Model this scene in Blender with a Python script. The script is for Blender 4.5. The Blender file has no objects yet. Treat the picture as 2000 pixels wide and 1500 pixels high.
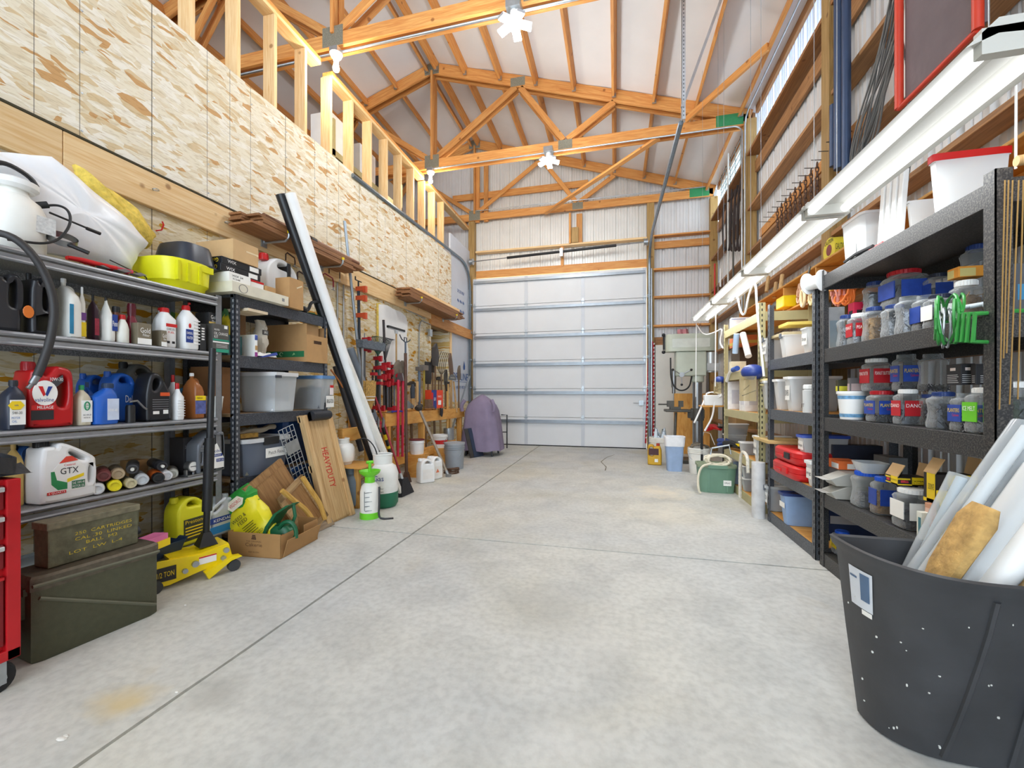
import bpy, bmesh, math, random
from mathutils import Vector as V, Matrix
random.seed(7)
S = bpy.context.scene
COL = S.collection
PI = math.pi
# ---------------------------------------------------------------- camera, world, exposure
TH = math.atan(202 / 815)
cam = bpy.data.cameras.new('camera')
cam.lens = 815 / 2000 * 36
cam.sensor_width = 36
cam.shift_y = 18 / 2000
cam.clip_start = .02
camo = bpy.data.objects.new('camera', cam)
camo.location = (0, 0, 1.124)
camo.rotation_euler = (PI / 2, 0, TH)
COL.objects.link(camo)
S.camera = camo
S.view_settings.view_transform = 'Standard'
S.view_settings.look = 'None'
S.view_settings.gamma = 1
S.view_settings.use_curve_mapping = False
S.view_settings.exposure = 0.74
w = bpy.data.worlds.new('world')
S.world = w
w.use_nodes = True
bgn = w.node_tree.nodes['Background']
bgn.inputs[0].default_value = (.74, .87, 1.0, 1)
bgn.inputs[1].default_value = 3.1
C_, S_ = math.cos(TH), math.sin(TH)


def P(px, py, X=None, Y=None, Z=None):
    """world point seen at photo pixel (px, py) on a plane X=, Y= or Z="""
    u = (px - 1000) / 815
    v = (768 - py) / 815
    dx, dy = u * C_ - S_, C_ + u * S_
    t = X / dx if X is not None else Y / dy if Y is not None else (Z - 1.124) / v
    return V((t * dx, t * dy, 1.124 + t * v))


# ---------------------------------------------------------------- lamps
def area(name, loc, sx, sy, power, col=(1, 1, 1), rot=(0, 0, 0)):
    l = bpy.data.lights.new(name, 'AREA')
    l.shape = 'RECTANGLE'
    l.size, l.size_y = sx, sy
    l.energy = power
    l.color = col
    o = bpy.data.objects.new(name, l)
    o.location = loc
    o.rotation_euler = rot
    COL.objects.link(o)


def point(name, loc, power, col=(1, 1, 1), r=.08):
    l = bpy.data.lights.new(name, 'POINT')
    l.energy = power
    l.color = col
    l.shadow_soft_size = r
    o = bpy.data.objects.new(name, l)
    o.location = loc
    COL.objects.link(o)


point("led_lamp_light", (-.95, 3.88, 4.52), 52, (.92, .97, 1), .16)
point('led_lamp_light', (-1.02, 6.45, 4.60), 46, (.92, .97, 1), .16)
point('bulb_light', (-2.95, 4.0, 4.62), 14, (1, .86, .66), .05)
point('bulb_light', (-3.0, 6.6, 4.66), 14, (1, .86, .66), .05)
LX, LZ = 1.13, 2.13
LSEG = [(1.5, 2.66), (2.68, 3.84), (3.86, 5.02), (5.04, 6.15)]
for a, b in LSEG:
    area('tube_light', (LX, (a + b) / 2, LZ - .03), .2, b - a, 5, (.95, .98, 1))


# ---------------------------------------------------------------- materials
def lin(c):
    return tuple((x / 255 / 12.92 if x <= 10 else ((x / 255 + .055) / 1.055) ** 2.4) for x in c)


MATS = {}


def newmat(key):
    m = bpy.data.materials.new(key)
    m.use_nodes = True
    nt = m.node_tree
    return m, nt, nt.nodes['Principled BSDF']


def N(nt, t, **kw):
    n = nt.nodes.new(t)
    for k, v in kw.items():
        setattr(n, k, v)
    return n


def mat(rgb, rough=.55, metal=0., var=.08, scale=9., bump=0., bscale=60., spec=.5):
    key = ('m', rgb, rough, metal, var, scale, bump, bscale)
    if key in MATS:
        return MATS[key]
    m, nt, b = newmat('paint')
    L = nt.links.new
    c = lin(rgb)
    b.inputs['Roughness'].default_value = rough
    b.inputs['Metallic'].default_value = metal
    b.inputs['Specular IOR Level'].default_value = spec
    b.inputs['Base Color'].default_value = (*c, 1)
    if var:
        tc = N(nt, 'ShaderNodeTexCoord')
        no = N(nt, 'ShaderNodeTexNoise')
        no.inputs['Scale'].default_value = scale
        no.inputs['Detail'].default_value = 5
        L(tc.outputs['Object'], no.inputs['Vector'])
        r = N(nt, 'ShaderNodeValToRGB')
        r.color_ramp.elements[0].position = .3
        r.color_ramp.elements[1].position = .7
        r.color_ramp.elements[0].color = (*[x * (1 - var) for x in c], 1)
        r.color_ramp.elements[1].color = (*[min(1, x * (1 + var)) for x in c], 1)
        L(no.outputs['Fac'], r.inputs['Fac'])
        L(r.outputs['Color'], b.inputs['Base Color'])
    if bump:
        tc = N(nt, 'ShaderNodeTexCoord')
        no = N(nt, 'ShaderNodeTexNoise')
        no.inputs['Scale'].default_value = bscale
        no.inputs['Detail'].default_value = 4
        L(tc.outputs['Object'], no.inputs['Vector'])
        bp = N(nt, 'ShaderNodeBump')
        bp.inputs['Strength'].default_value = bump
        bp.inputs['Distance'].default_value = .01
        L(no.outputs['Fac'], bp.inputs['Height'])
        L(bp.outputs['Normal'], b.inputs['Normal'])
    MATS[key] = m
    return m


def clear(rgb, alpha=.35, rough=.25):
    """translucent plastic: part see-through, part milky"""
    key = ('c', rgb, alpha, rough)
    if key in MATS:
        return MATS[key]
    m, nt, b = newmat('clear_plastic')
    L = nt.links.new
    b.inputs['Base Color'].default_value = (*lin(rgb), 1)
    b.inputs['Roughness'].default_value = rough
    t = N(nt, 'ShaderNodeBsdfTransparent')
    t.inputs[0].default_value = (*[.5 + .5 * x for x in lin(rgb)], 1)
    fr = N(nt, 'ShaderNodeLayerWeight')
    fr.inputs['Blend'].default_value = .2
    ad = N(nt, 'ShaderNodeMath', operation='ADD', use_clamp=True)
    ad.inputs[1].default_value = alpha
    L(fr.outputs['Facing'], ad.inputs[0])
    mu = N(nt, 'ShaderNodeMath', operation='MULTIPLY')
    mu.inputs[1].default_value = .9
    L(ad.outputs[0], mu.inputs[0])
    mx = N(nt, 'ShaderNodeMixShader')
    L(mu.outputs[0], mx.inputs[0])
    L(t.outputs[0], mx.inputs[1])
    L(b.outputs[0], mx.inputs[2])
    L(mx.outputs[0], nt.nodes['Material Output'].inputs['Surface'])
    MATS[key] = m
    return m


def emit(rgb, strength):
    key = ('e', rgb, strength)
    if key in MATS:
        return MATS[key]
    m, nt, b = newmat('lamp_glow')
    b.inputs['Emission Color'].default_value = (*lin(rgb), 1)
    b.inputs['Emission Strength'].default_value = strength
    MATS[key] = m
    return m


def wood(a, b_, rough=.6, sc=(1.2, 22, 22), knots=True):
    """grain along the object's local X"""
    key = ('w', a, b_, rough, sc)
    if key in MATS:
        return MATS[key]
    m, nt, b = newmat('wood')
    L = nt.links.new
    tc = N(nt, 'ShaderNodeTexCoord')
    oi = N(nt, 'ShaderNodeObjectInfo')
    ad = N(nt, 'ShaderNodeVectorMath', operation='MULTIPLY_ADD')
    ad.inputs[1].default_value = (1, 1, 1)
    sc_ = N(nt, 'ShaderNodeVectorMath', operation='SCALE')
    sc_.inputs['Scale'].default_value = 20
    L(oi.outputs['Random'], sc_.inputs[0])
    L(tc.outputs['Object'], ad.inputs[0])
    L(sc_.outputs[0], ad.inputs[2])
    mp = N(nt, 'ShaderNodeMapping')
    mp.inputs['Scale'].default_value = sc
    L(ad.outputs[0], mp.inputs['Vector'])
    no = N(nt, 'ShaderNodeTexNoise')
    no.inputs['Scale'].default_value = 2.2
    no.inputs['Detail'].default_value = 6
    no.inputs['Distortion'].default_value = 1.2
    L(mp.outputs[0], no.inputs['Vector'])
    r = N(nt, 'ShaderNodeValToRGB')
    r.color_ramp.elements[0].position = .32
    r.color_ramp.elements[1].position = .68
    r.color_ramp.elements[0].color = (*lin(a), 1)
    r.color_ramp.elements[1].color = (*lin(b_), 1)
    L(no.outputs['Fac'], r.inputs['Fac'])
    vo = N(nt, 'ShaderNodeTexVoronoi')
    vo.inputs['Scale'].default_value = 4.2
    L(ad.outputs[0], vo.inputs['Vector'])
    kr = N(nt, 'ShaderNodeValToRGB')
    kr.color_ramp.elements[0].position = .06
    kr.color_ramp.elements[1].position = .11
    kr.color_ramp.elements[0].color = (.38, .25, .15, 1)
    kr.color_ramp.elements[1].color = (1, 1, 1, 1)
    L(vo.outputs['Distance'], kr.inputs['Fac'])
    mx = N(nt, 'ShaderNodeMix', data_type='RGBA', blend_type='MULTIPLY')
    mx.inputs['Factor'].default_value = .8 if knots else 0
    L(r.outputs['Color'], mx.inputs['A'])
    L(kr.outputs['Color'], mx.inputs['B'])
    hv = N(nt, 'ShaderNodeHueSaturation')
    mr = N(nt, 'ShaderNodeMapRange')
    mr.inputs['To Min'].default_value = .84
    mr.inputs['To Max'].default_value = 1.12
    L(oi.outputs['Random'], mr.inputs['Value'])
    L(mr.outputs[0], hv.inputs['Value'])
    L(mx.outputs['Result'], hv.inputs['Color'])
    L(hv.outputs[0], b.inputs['Base Color'])
    b.inputs['Roughness'].default_value = rough
    bp = N(nt, 'ShaderNodeBump')
    bp.inputs['Strength'].default_value = .15
    bp.inputs['Distance'].default_value = .005
    L(no.outputs['Fac'], bp.inputs['Height'])
    L(bp.outputs['Normal'], b.inputs['Normal'])
    MATS[key] = m
    return m


def osb(bright):
    m, nt, b = newmat('strand_board')
    L = nt.links.new
    tc = N(nt, 'ShaderNodeTexCoord')
    out = None
    for i, (ang, s, thr) in enumerate(((.5, 1, 0), (-.3, .8, .6), (.9, .7, .72), (-1.0, .9, .84))):
        wp = N(nt, 'ShaderNodeTexNoise')
        wp.inputs['Scale'].default_value = 7
        L(tc.outputs['Object'], wp.inputs['Vector'])
        va = N(nt, 'ShaderNodeVectorMath', operation='MULTIPLY_ADD')
        va.inputs[1].default_value = (.05, .05, .05)
        L(wp.outputs['Color'], va.inputs[0])
        L(tc.outputs['Object'], va.inputs[2])
        mp = N(nt, 'ShaderNodeMapping')
        mp.inputs['Rotation'].default_value = (ang, 0, 0)
        mp.inputs['Scale'].default_value = (1, 10 * s, 34 * s)
        mp.inputs['Location'].default_value = (i * 3.1, i * 1.7, i)
        L(va.outputs[0], mp.inputs['Vector'])
        vo = N(nt, 'ShaderNodeTexVoronoi')
        vo.inputs['Scale'].default_value = 1
        L(mp.outputs[0], vo.inputs['Vector'])
        sp = N(nt, 'ShaderNodeSeparateColor')
        L(vo.outputs['Color'], sp.inputs[0])
        r = N(nt, 'ShaderNodeValToRGB')
        r.color_ramp.interpolation = 'CONSTANT'
        els = r.color_ramp.elements
        els[0].color = (*lin((236, 226, 202)), 1)
        els[1].position = .3
        els[1].color = (*lin((226, 211, 180)), 1)
        for p, c in ((.52, (243, 236, 220)), (.74, (218, 194, 152)), (.84, (236, 226, 204)), (.94, (204, 158, 102))):
            e = els.new(p)
            e.color = (*lin(c), 1)
        L(sp.outputs[0], r.inputs['Fac'])
        if out is None:
            out = r.outputs['Color']
        else:
            gt = N(nt, 'ShaderNodeMath', operation='GREATER_THAN')
            gt.inputs[1].default_value = thr
            L(sp.outputs[1], gt.inputs[0])
            mx = N(nt, 'ShaderNodeMix', data_type='RGBA')
            L(gt.outputs[0], mx.inputs['Factor'])
            L(out, mx.inputs['A'])
            L(r.outputs['Color'], mx.inputs['B'])
            out = mx.outputs['Result']
    mp = N(nt, 'ShaderNodeMapping')
    mp.inputs['Scale'].default_value = (1, 14, 80)
    mp.inputs['Rotation'].default_value = (.45, 0, 0)
    L(tc.outputs['Object'], mp.inputs['Vector'])
    ng = N(nt, 'ShaderNodeTexNoise')
    ng.inputs['Scale'].default_value = 1.4
    ng.inputs['Detail'].default_value = 6
    L(mp.outputs[0], ng.inputs['Vector'])
    gr = N(nt, 'ShaderNodeValToRGB')
    gr.color_ramp.elements[0].position = .3
    gr.color_ramp.elements[1].position = .5
    gr.color_ramp.elements[0].color = (.72, .66, .56, 1)
    gr.color_ramp.elements[1].color = (1, 1, 1, 1)
    L(ng.outputs['Fac'], gr.inputs['Fac'])
    mx = N(nt, 'ShaderNodeMix', data_type='RGBA', blend_type='MULTIPLY')
    mx.inputs['Factor'].default_value = .75
    L(out, mx.inputs['A'])
    L(gr.outputs['Color'], mx.inputs['B'])
    hv = N(nt, 'ShaderNodeHueSaturation')
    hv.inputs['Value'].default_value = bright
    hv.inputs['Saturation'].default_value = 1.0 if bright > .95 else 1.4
    L(mx.outputs['Result'], hv.inputs['Color'])
    L(hv.outputs[0], b.inputs['Base Color'])
    b.inputs['Roughness'].default_value = .7
    return m


def concrete():
    m, nt, b = newmat('concrete')
    L = nt.links.new
    tc = N(nt, 'ShaderNodeTexCoord')

    def noise(scale, det=6, dist=0.):
        n = N(nt, 'ShaderNodeTexNoise')
        n.inputs['Scale'].default_value = scale
        n.inputs['Detail'].default_value = det
        n.inputs['Distortion'].default_value = dist
        L(tc.outputs['Object'], n.inputs['Vector'])
        return n.outputs['Fac']

    def ramp(f, p0, c0, p1, c1):
        r = N(nt, 'ShaderNodeValToRGB')
        r.color_ramp.elements[0].position = p0
        r.color_ramp.elements[1].position = p1
        r.color_ramp.elements[0].color = (*lin(c0), 1)
        r.color_ramp.elements[1].color = (*lin(c1), 1)
        L(f, r.inputs['Fac'])
        return r.outputs['Color']

    def mix(a, bb, f, bt='MIX'):
        x = N(nt, 'ShaderNodeMix', data_type='RGBA', blend_type=bt)
        if isinstance(f, float):
            x.inputs['Factor'].default_value = f
        else:
            L(f, x.inputs['Factor'])
        L(a, x.inputs['A'])
        L(bb, x.inputs['B'])
        return x.outputs['Result']
    c = ramp(noise(.7, 8, .4), .3, (196, 199, 199), .7, (212, 210, 200))
    c = mix(c, ramp(noise(3.2, 9, .8), .3, (222, 223, 224), .6, (255, 255, 255)), .6, 'MULTIPLY')
    c = mix(c, ramp(noise(30, 8), .3, (222, 222, 222), .6, (255, 255, 255)), .6, 'MULTIPLY')
    # tan dust and rusty stains
    c = mix(c, ramp(noise(.5, 5, 1.5), .5, (255, 255, 255), .75, (246, 238, 216)), .6, 'MULTIPLY')
    c = mix(c, ramp(noise(1.3, 4, .6), .68, (255, 255, 255), .8, (232, 208, 160)), .5, 'MULTIPLY')
    # oil and dust marks that lie on this floor
    for cx, cy, r, col, f in ((-1.75, 1.14, .13, (206, 184, 132), .75), (-1.45, 1.25, .12, (160, 158, 150), .5), (-.5, 1.05, .10, (214, 208, 194), .5), (-.15, 1.35, .14, (220, 219, 214), .3), (-.08, 1.9, .16, (220, 219, 214), .3), (.45, 4.2, .4, (228, 222, 206), .4), (-.3, 2.2, .3, (172, 172, 168), .4), (.5, 5.0, .35, (232, 220, 196), .6)):
        mp = N(nt, 'ShaderNodeVectorMath', operation='DISTANCE')
        ad = N(nt, 'ShaderNodeVectorMath', operation='MULTIPLY_ADD')
        ad.inputs[1].default_value = (r * 1.6,) * 3
        nn = N(nt, 'ShaderNodeTexNoise')
        nn.inputs['Scale'].default_value = 6
        nn.inputs['Detail'].default_value = 6
        L(tc.outputs['Object'], nn.inputs['Vector'])
        L(nn.outputs['Color'], ad.inputs[0])
        L(tc.outputs['Object'], ad.inputs[2])
        L(ad.outputs[0], mp.inputs[0])
        mp.inputs[1].default_value = (cx + r * .8, cy + r * .8, r * .8)
        mr = N(nt, 'ShaderNodeMapRange')
        mr.inputs['From Min'].default_value = r * .25
        mr.inputs['From Max'].default_value = r * 1.1
        mr.inputs['To Min'].default_value = f
        mr.inputs['To Max'].default_value = 0
        L(mp.outputs['Value'], mr.inputs['Value'])
        rgb = N(nt, 'ShaderNodeRGB')
        rgb.outputs[0].default_value = (*lin(col), 1)
        c = mix(c, rgb.outputs[0], mr.outputs[0])
    L(c, b.inputs['Base Color'])
    b.inputs['Roughness'].default_value = .62
    b.inputs['Specular IOR Level'].default_value = .35
    bp = N(nt, 'ShaderNodeBump')
    bp.inputs['Strength'].default_value = .12
    bp.inputs['Distance'].default_value = .004
    L(noise(70, 5), bp.inputs['Height'])
    L(bp.outputs['Normal'], b.inputs['Normal'])
    return m


def speck(rgb, rgb2, scale=160, rough=.4, metal=.3, thr=.6):
    """hammered / granite look powder coat"""
    key = ('s', rgb, rgb2, scale)
    if key in MATS:
        return MATS[key]
    m, nt, b = newmat('powder_coat')
    L = nt.links.new
    tc = N(nt, 'ShaderNodeTexCoord')
    n = N(nt, 'ShaderNodeTexNoise')
    n.inputs['Scale'].default_value = scale
    n.inputs['Detail'].default_value = 3
    L(tc.outputs['Object'], n.inputs['Vector'])
    r = N(nt, 'ShaderNodeValToRGB')
    r.color_ramp.elements[0].position = .45
    r.color_ramp.elements[1].position = thr + .06
    r.color_ramp.elements[0].color = (*lin(rgb), 1)
    r.color_ramp.elements[1].color = (*lin(rgb2), 1)
    L(n.outputs['Fac'], r.inputs['Fac'])
    L(r.outputs['Color'], b.inputs['Base Color'])
    b.inputs['Roughness'].default_value = rough
    b.inputs['Metallic'].default_value = metal
    bp = N(nt, 'ShaderNodeBump')
    bp.inputs['Strength'].default_value = .25
    bp.inputs['Distance'].default_value = .002
    L(n.outputs['Fac'], bp.inputs['Height'])
    L(bp.outputs['Normal'], b.inputs['Normal'])
    MATS[key] = m
    return m


# ---------------------------------------------------------------- mesh builder
class MB:
    def __init__(s):
        s.v = []
        s.f = []

    def raw(s, vs, fs, M=None):
        o = len(s.v)
        s.v += [tuple(M @ V(v)) if M else tuple(v) for v in vs]
        s.f += [tuple(i + o for i in f) for f in fs]
        return s

    def box(s, x0, x1, y0, y1, z0, z1, M=None):
        return s.raw([(x0, y0, z0), (x1, y0, z0), (x1, y1, z0), (x0, y1, z0), (x0, y0, z1), (x1, y0, z1), (x1, y1, z1), (x0, y1, z1)],
                     [(3, 2, 1, 0), (4, 5, 6, 7), (0, 1, 5, 4), (1, 2, 6, 5), (2, 3, 7, 6), (3, 0, 4, 7)], M)

    def cyl(s, p0, p1, r0, r1=None, n=12, caps=True):
        r1 = r0 if r1 is None else r1
        p0, p1 = V(p0), V(p1)
        d = (p1 - p0).normalized()
        a = d.orthogonal().normalized()
        b = d.cross(a)
        vs = []
        for p, r in ((p0, r0), (p1, r1)):
            for i in range(n):
                t = 2 * PI * i / n
                vs.append(p + a * (r * math.cos(t)) + b * (r * math.sin(t)))
        fs = [(i, (i + 1) % n, n + (i + 1) % n, n + i) for i in range(n)]
        if caps:
            fs += [tuple(range(n - 1, -1, -1)), tuple(range(n, 2 * n))]
        return s.raw(vs, fs)

    def tube(s, pts, r, n=7, closed=False):
        pts = [V(p) for p in pts]
        m = len(pts)
        rs = r if isinstance(r, (list, tuple)) else [r] * m
        vs, fs = [], []
        a = None
        for i, p in enumerate(pts):
            if closed:
                d = pts[(i + 1) % m] - pts[i - 1]
            else:
                d = pts[min(i + 1, m - 1)] - pts[max(i - 1, 0)]
            if d.length < 1e-9:
                d = V((0, 0, 1))
            d.normalize()
            if a is None:
                a = d.orthogonal().normalized()
            else:
                a = (a - d * a.dot(d))
                a = a.normalized() if a.length > 1e-6 else d.orthogonal().normalized()
            b = d.cross(a)
            for k in range(n):
                t = 2 * PI * k / n
                vs.append(p + a * (rs[i] * math.cos(t)) + b * (rs[i] * math.sin(t)))
        for i in range(m if closed else m - 1):
            j = (i + 1) % m
            fs += [(i * n + k, i * n + (k + 1) % n, j * n + (k + 1) % n, j * n + k) for k in range(n)]
        if not closed:
            fs += [tuple(range(n - 1, -1, -1)), tuple(range((m - 1) * n, m * n))]
        return s.raw(vs, fs)

    def rings(s, rs, cap0=True, cap1=True, M=None):
        n = len(rs[0])
        vs = [p for r in rs for p in r]
        fs = []
        for i in range(len(rs) - 1):
            fs += [(i * n + k, i * n + (k + 1) % n, (i + 1) * n + (k + 1) % n, (i + 1) * n + k) for k in range(n)]
        if cap0:
            fs.append(tuple(range(n - 1, -1, -1)))
        if cap1:
            fs.append(tuple(range((len(rs) - 1) * n, len(rs) * n)))
        return s.raw(vs, fs, M)

    def sup(s, secs, n=24, cap0=True, cap1=True, M=None):
        """stack of super-ellipse sections (z, half x, half y, exponent, cx, cy)"""
        rs = []
        for q in secs:
            z, hx, hy = q[:3]
            e = q[3] if len(q) > 3 else 2
            cx = q[4] if len(q) > 4 else 0
            cy = q[5] if len(q) > 5 else 0
            ring = []
            for i in range(n):
                t = 2 * PI * (i + .5) / n
                c, d = math.cos(t), math.sin(t)
                k = (abs(c) ** e + abs(d) ** e) ** (-1 / e)
                ring.append((cx + hx * k * c, cy + hy * k * d, z))
            rs.append(ring)
        return s.rings(rs, cap0, cap1, M)

    def prism(s, poly, y0, y1, M=None):
        """polygon in XZ pulled along Y"""
        n = len(poly)
        vs = [(x, y0, z) for x, z in poly] + [(x, y1, z) for x, z in poly]
        fs = [tuple(range(n)), tuple(range(2 * n - 1, n - 1, -1))] + [(i, i + n, (i + 1) % n + n, (i + 1) % n) for i in range(n)]
        return s.raw(vs, fs, M)

    def ball(s, c, rx, ry=None, rz=None, n=12, m=8):
        ry = rx if ry is None else ry
        rz = rx if rz is None else rz
        rs = []
        for j in range(1, m):
            t = PI * j / m
            rs.append([(c[0] + rx * math.sin(t) * math.cos(2 * PI * i / n), c[1] + ry * math.sin(t) * math.sin(2 * PI * i / n), c[2] - rz * math.cos(t)) for i in range(n)])
        return s.rings(rs)

    def quad(s, a, b, c, d):
        return s.raw([a, b, c, d], [(0, 1, 2, 3)])

    def mesh(s, name, smooth=38):
        me = bpy.data.meshes.new(name)
        me.from_pydata(s.v, [], s.f)
        bm = bmesh.new()
        bm.from_mesh(me)
        bmesh.ops.recalc_face_normals(bm, faces=bm.faces)
        bm.to_mesh(me)
        bm.free()
        if smooth:
            me.shade_smooth()
            me.set_sharp_from_angle(angle=math.radians(smooth))
        return me


def link(name, me, m, parent=None, label=None, smooth=None):
    o = bpy.data.objects.new(name, me)
    COL.objects.link(o)
    if m is not None:
        me.materials.clear()
        me.materials.append(m)
    if parent is not None:
        o.parent = parent
    if label:
        o['label'] = label
    return o


def put(mb, name, m, parent=None, label=None, smooth=38, bevel=0, stuff=False):
    o = link(name, mb.mesh(name, smooth), m, parent, label)
    if bevel:
        bv = o.modifiers.new('bevel', 'BEVEL')
        bv.width = bevel
        bv.segments = 2
        bv.limit_method = 'ANGLE'
        bv.angle_limit = .6
    if stuff:
        o['kind'] = 'stuff'
    return o


def thing(name, label, cat, loc=(0, 0, 0), rz=0, group=None, rot=None):
    o = bpy.data.objects.new(name, None)
    o.empty_display_size = .05
    COL.objects.link(o)
    o.location = loc
    o.rotation_euler = rot if rot else (0, 0, rz)
    o['label'] = label
    o['category'] = cat
    if group:
        o['group'] = group
    return o


def tag(o, label, cat, group=None, kind=None):
    o['label'] = label
    o['category'] = cat
    if group:
        o['group'] = group
    if kind:
        o['kind'] = kind
    return o


def struct(o):
    o['kind'] = 'structure'
    return o


def copy_thing(r, loc, rz=None, label=None):
    c = r.copy()
    COL.objects.link(c)
    c.location = loc
    if rz is not None:
        c.rotation_euler[2] = rz
    if label:
        c['label'] = label
    for k in list(r.children):
        d = k.copy()
        COL.objects.link(d)
        d.parent = c
        for q in list(k.children):
            e = q.copy()
            COL.objects.link(e)
            e.parent = d
    return c


def frame(p0, p1, up=(0, 0, 1)):
    p0, p1 = V(p0), V(p1)
    x = (p1 - p0).normalized()
    up = V(up)
    y = up.cross(x)
    if y.length < 1e-4:
        y = V((0, 1, 0)).cross(x)
    y.normalize()
    z = x.cross(y)
    return Matrix(((x.x, y.x, z.x, p0.x), (x.y, y.y, z.y, p0.y), (x.z, y.z, z.z, p0.z), (0, 0, 0, 1))), (p1 - p0).length


def beam(name, p0, p1, wd, ht, m, parent=None, up=(0, 0, 1), label=None, bevel=.004, base=None):
    """a board from p0 to p1 (centre line), wd across, ht along up; its own object with the grain along local X"""
    M, l = frame(p0, p1, up)
    o = put(MB().box(0, l, -wd / 2, wd / 2, -ht / 2, ht / 2), name, m, parent, label, 0, bevel)
    if base is not None:
        M = Matrix.Translation(-V(base)) @ M
    o.matrix_local = M
    return o


def chaikin(p, it=2, closed=True):
    for _ in range(it):
        q = []
        n = len(p)
        for i in range(n if closed else n - 1):
            a, b = V(p[i]), V(p[(i + 1) % n])
            q += [a * .75 + b * .25, a * .25 + b * .75]
        p = q if closed else [V(p[0])] + q + [V(p[-1])]
    return p


def plate(outline, holes, depth, bev):
    """flat shape in XZ with holes, pulled along Y, rounded edges; returns (verts, faces)"""
    cu = bpy.data.curves.new('shape', 'CURVE')
    cu.dimensions = '2D'
    cu.fill_mode = 'BOTH'
    cu.extrude = max(depth / 2 - bev, .0001)
    cu.bevel_depth = bev
    cu.bevel_resolution = 2
    cu.offset = -bev
    for pl in [outline] + list(holes):
        sp = cu.splines.new('POLY')
        sp.points.add(len(pl) - 1)
        for i, q in enumerate(pl):
            sp.points[i].co = (q[0], q[1], 0, 1)
        sp.use_cyclic_u = True
    ob = bpy.data.objects.new('shape', cu)
    me = bpy.data.meshes.new_from_object(ob)
    vs = [(v.co.x, v.co.z, v.co.y) for v in me.vertices]
    fs = [tuple(p.vertices) for p in me.polygons]
    bpy.data.objects.remove(ob)
    bpy.data.curves.remove(cu)
    bpy.data.meshes.remove(me)
    return vs, fs


FONTC = {}


def text(parent, s, x, z, y, wd, ht, m, M=None, name='lettering'):
    """lettering facing local -Y, fitted to wd x ht, centred on (x, z)"""
    if s not in FONTC:
        cu = bpy.data.curves.new('t', 'FONT')
        cu.body = s
        cu.resolution_u = 2
        cu.extrude = .0
        ob = bpy.data.objects.new('t', cu)
        me = bpy.data.meshes.new_from_object(ob)
        vs = [v.co.copy() for v in me.vertices]
        fs = [tuple(p.vertices) for p in me.polygons]
        bpy.data.objects.remove(ob)
        bpy.data.curves.remove(cu)
        bpy.data.meshes.remove(me)
        FONTC[s] = (vs, fs)
    vs, fs = FONTC[s]
    x0 = min(v.x for v in vs)
    x1 = max(v.x for v in vs)
    y0 = min(v.y for v in vs)
    y1 = max(v.y for v in vs)
    kx, ky = wd / (x1 - x0), ht / (y1 - y0)
    mb = MB().raw([(x + (v.x - (x0 + x1) / 2) * kx, y, z + (v.y - (y0 + y1) / 2) * ky) for v in vs], fs)
    me = bpy.data.meshes.new(name)
    me.from_pydata(mb.v, [], mb.f)
    o = link(name, me, m, parent)
    if M is not None:
        o.matrix_local = M
    return o


def arc(c, r, a0, a1, n, ax='xz'):
    out = []
    for i in range(n + 1):
        t = a0 + (a1 - a0) * i / n
        p = (r * math.cos(t), r * math.sin(t))
        out.append((c[0] + p[0], c[1], c[2] + p[1]) if ax == 'xz' else (c[0], c[1] + p[0], c[2] + p[1]) if ax == 'yz' else (c[0] + p[0], c[1] + p[1], c[2]))
    return out


# common materials
FIR = wood((202, 128, 60), (228, 168, 96))
GIRT = wood((140, 98, 60), (180, 132, 84))
PINE = wood((228, 184, 124), (244, 214, 164))
TREAT = wood((150, 116, 62), (182, 148, 92))
DARKW = wood((126, 84, 48), (168, 116, 66))
PLY = wood((206, 142, 62), (226, 172, 92), sc=(2, 9, 9))
OLDW = wood((158, 124, 84), (200, 168, 120))
ZINC = mat((176, 182, 186), .38, .85, .1, 20)
STEEL = mat((150, 152, 154), .35, .9)
BLACK = mat((26, 27, 29), .45, 0, .15)
RUBBER = mat((22, 22, 24), .7, 0, .15)
WHITE = mat((240, 240, 238), .45, 0, .03)
MILK = mat((236, 234, 226), .4, 0, .04)
CARD = mat((190, 148, 98), .8, 0, .05, 14)
CARDL = mat((208, 172, 124), .8, 0, .05, 14)
RED = mat((196, 24, 26), .4, 0, .08)
YEL = mat((246, 214, 20), .4, 0, .06)
BLUE = mat((34, 92, 178), .4, 0, .08)
GREEN = mat((44, 130, 66), .45, 0, .08)
PAPER = mat((244, 243, 238), .7, 0, .02)
INK = mat((28, 28, 30), .6, 0, 0)
INKW = mat((246, 246, 244), .6, 0, 0)
INKR = mat((206, 30, 30), .6, 0, 0)
INKB = mat((28, 60, 140), .6, 0, 0)
INKY = mat((240, 206, 30), .6, 0, 0)
# ================================================================ the building
RIDGE, RZ, PITCH = -3.05, 6.80, .327


def roofz(x):
    return RZ - PITCH * abs(x - RIDGE)


# ---------------- floor: slabs with sawn joints between them
CON = concrete()
fl = struct(put(MB().box(-8, 2.05, -4.5, 9.1, -.12, -.02), 'floor', mat((206, 194, 166), .9)))
FLX = [-8, -1.575, 2.05]
FLY = [-4.5, -.1, 3.05, 6.22, 9.1]
rnd = random.Random(3)


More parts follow.
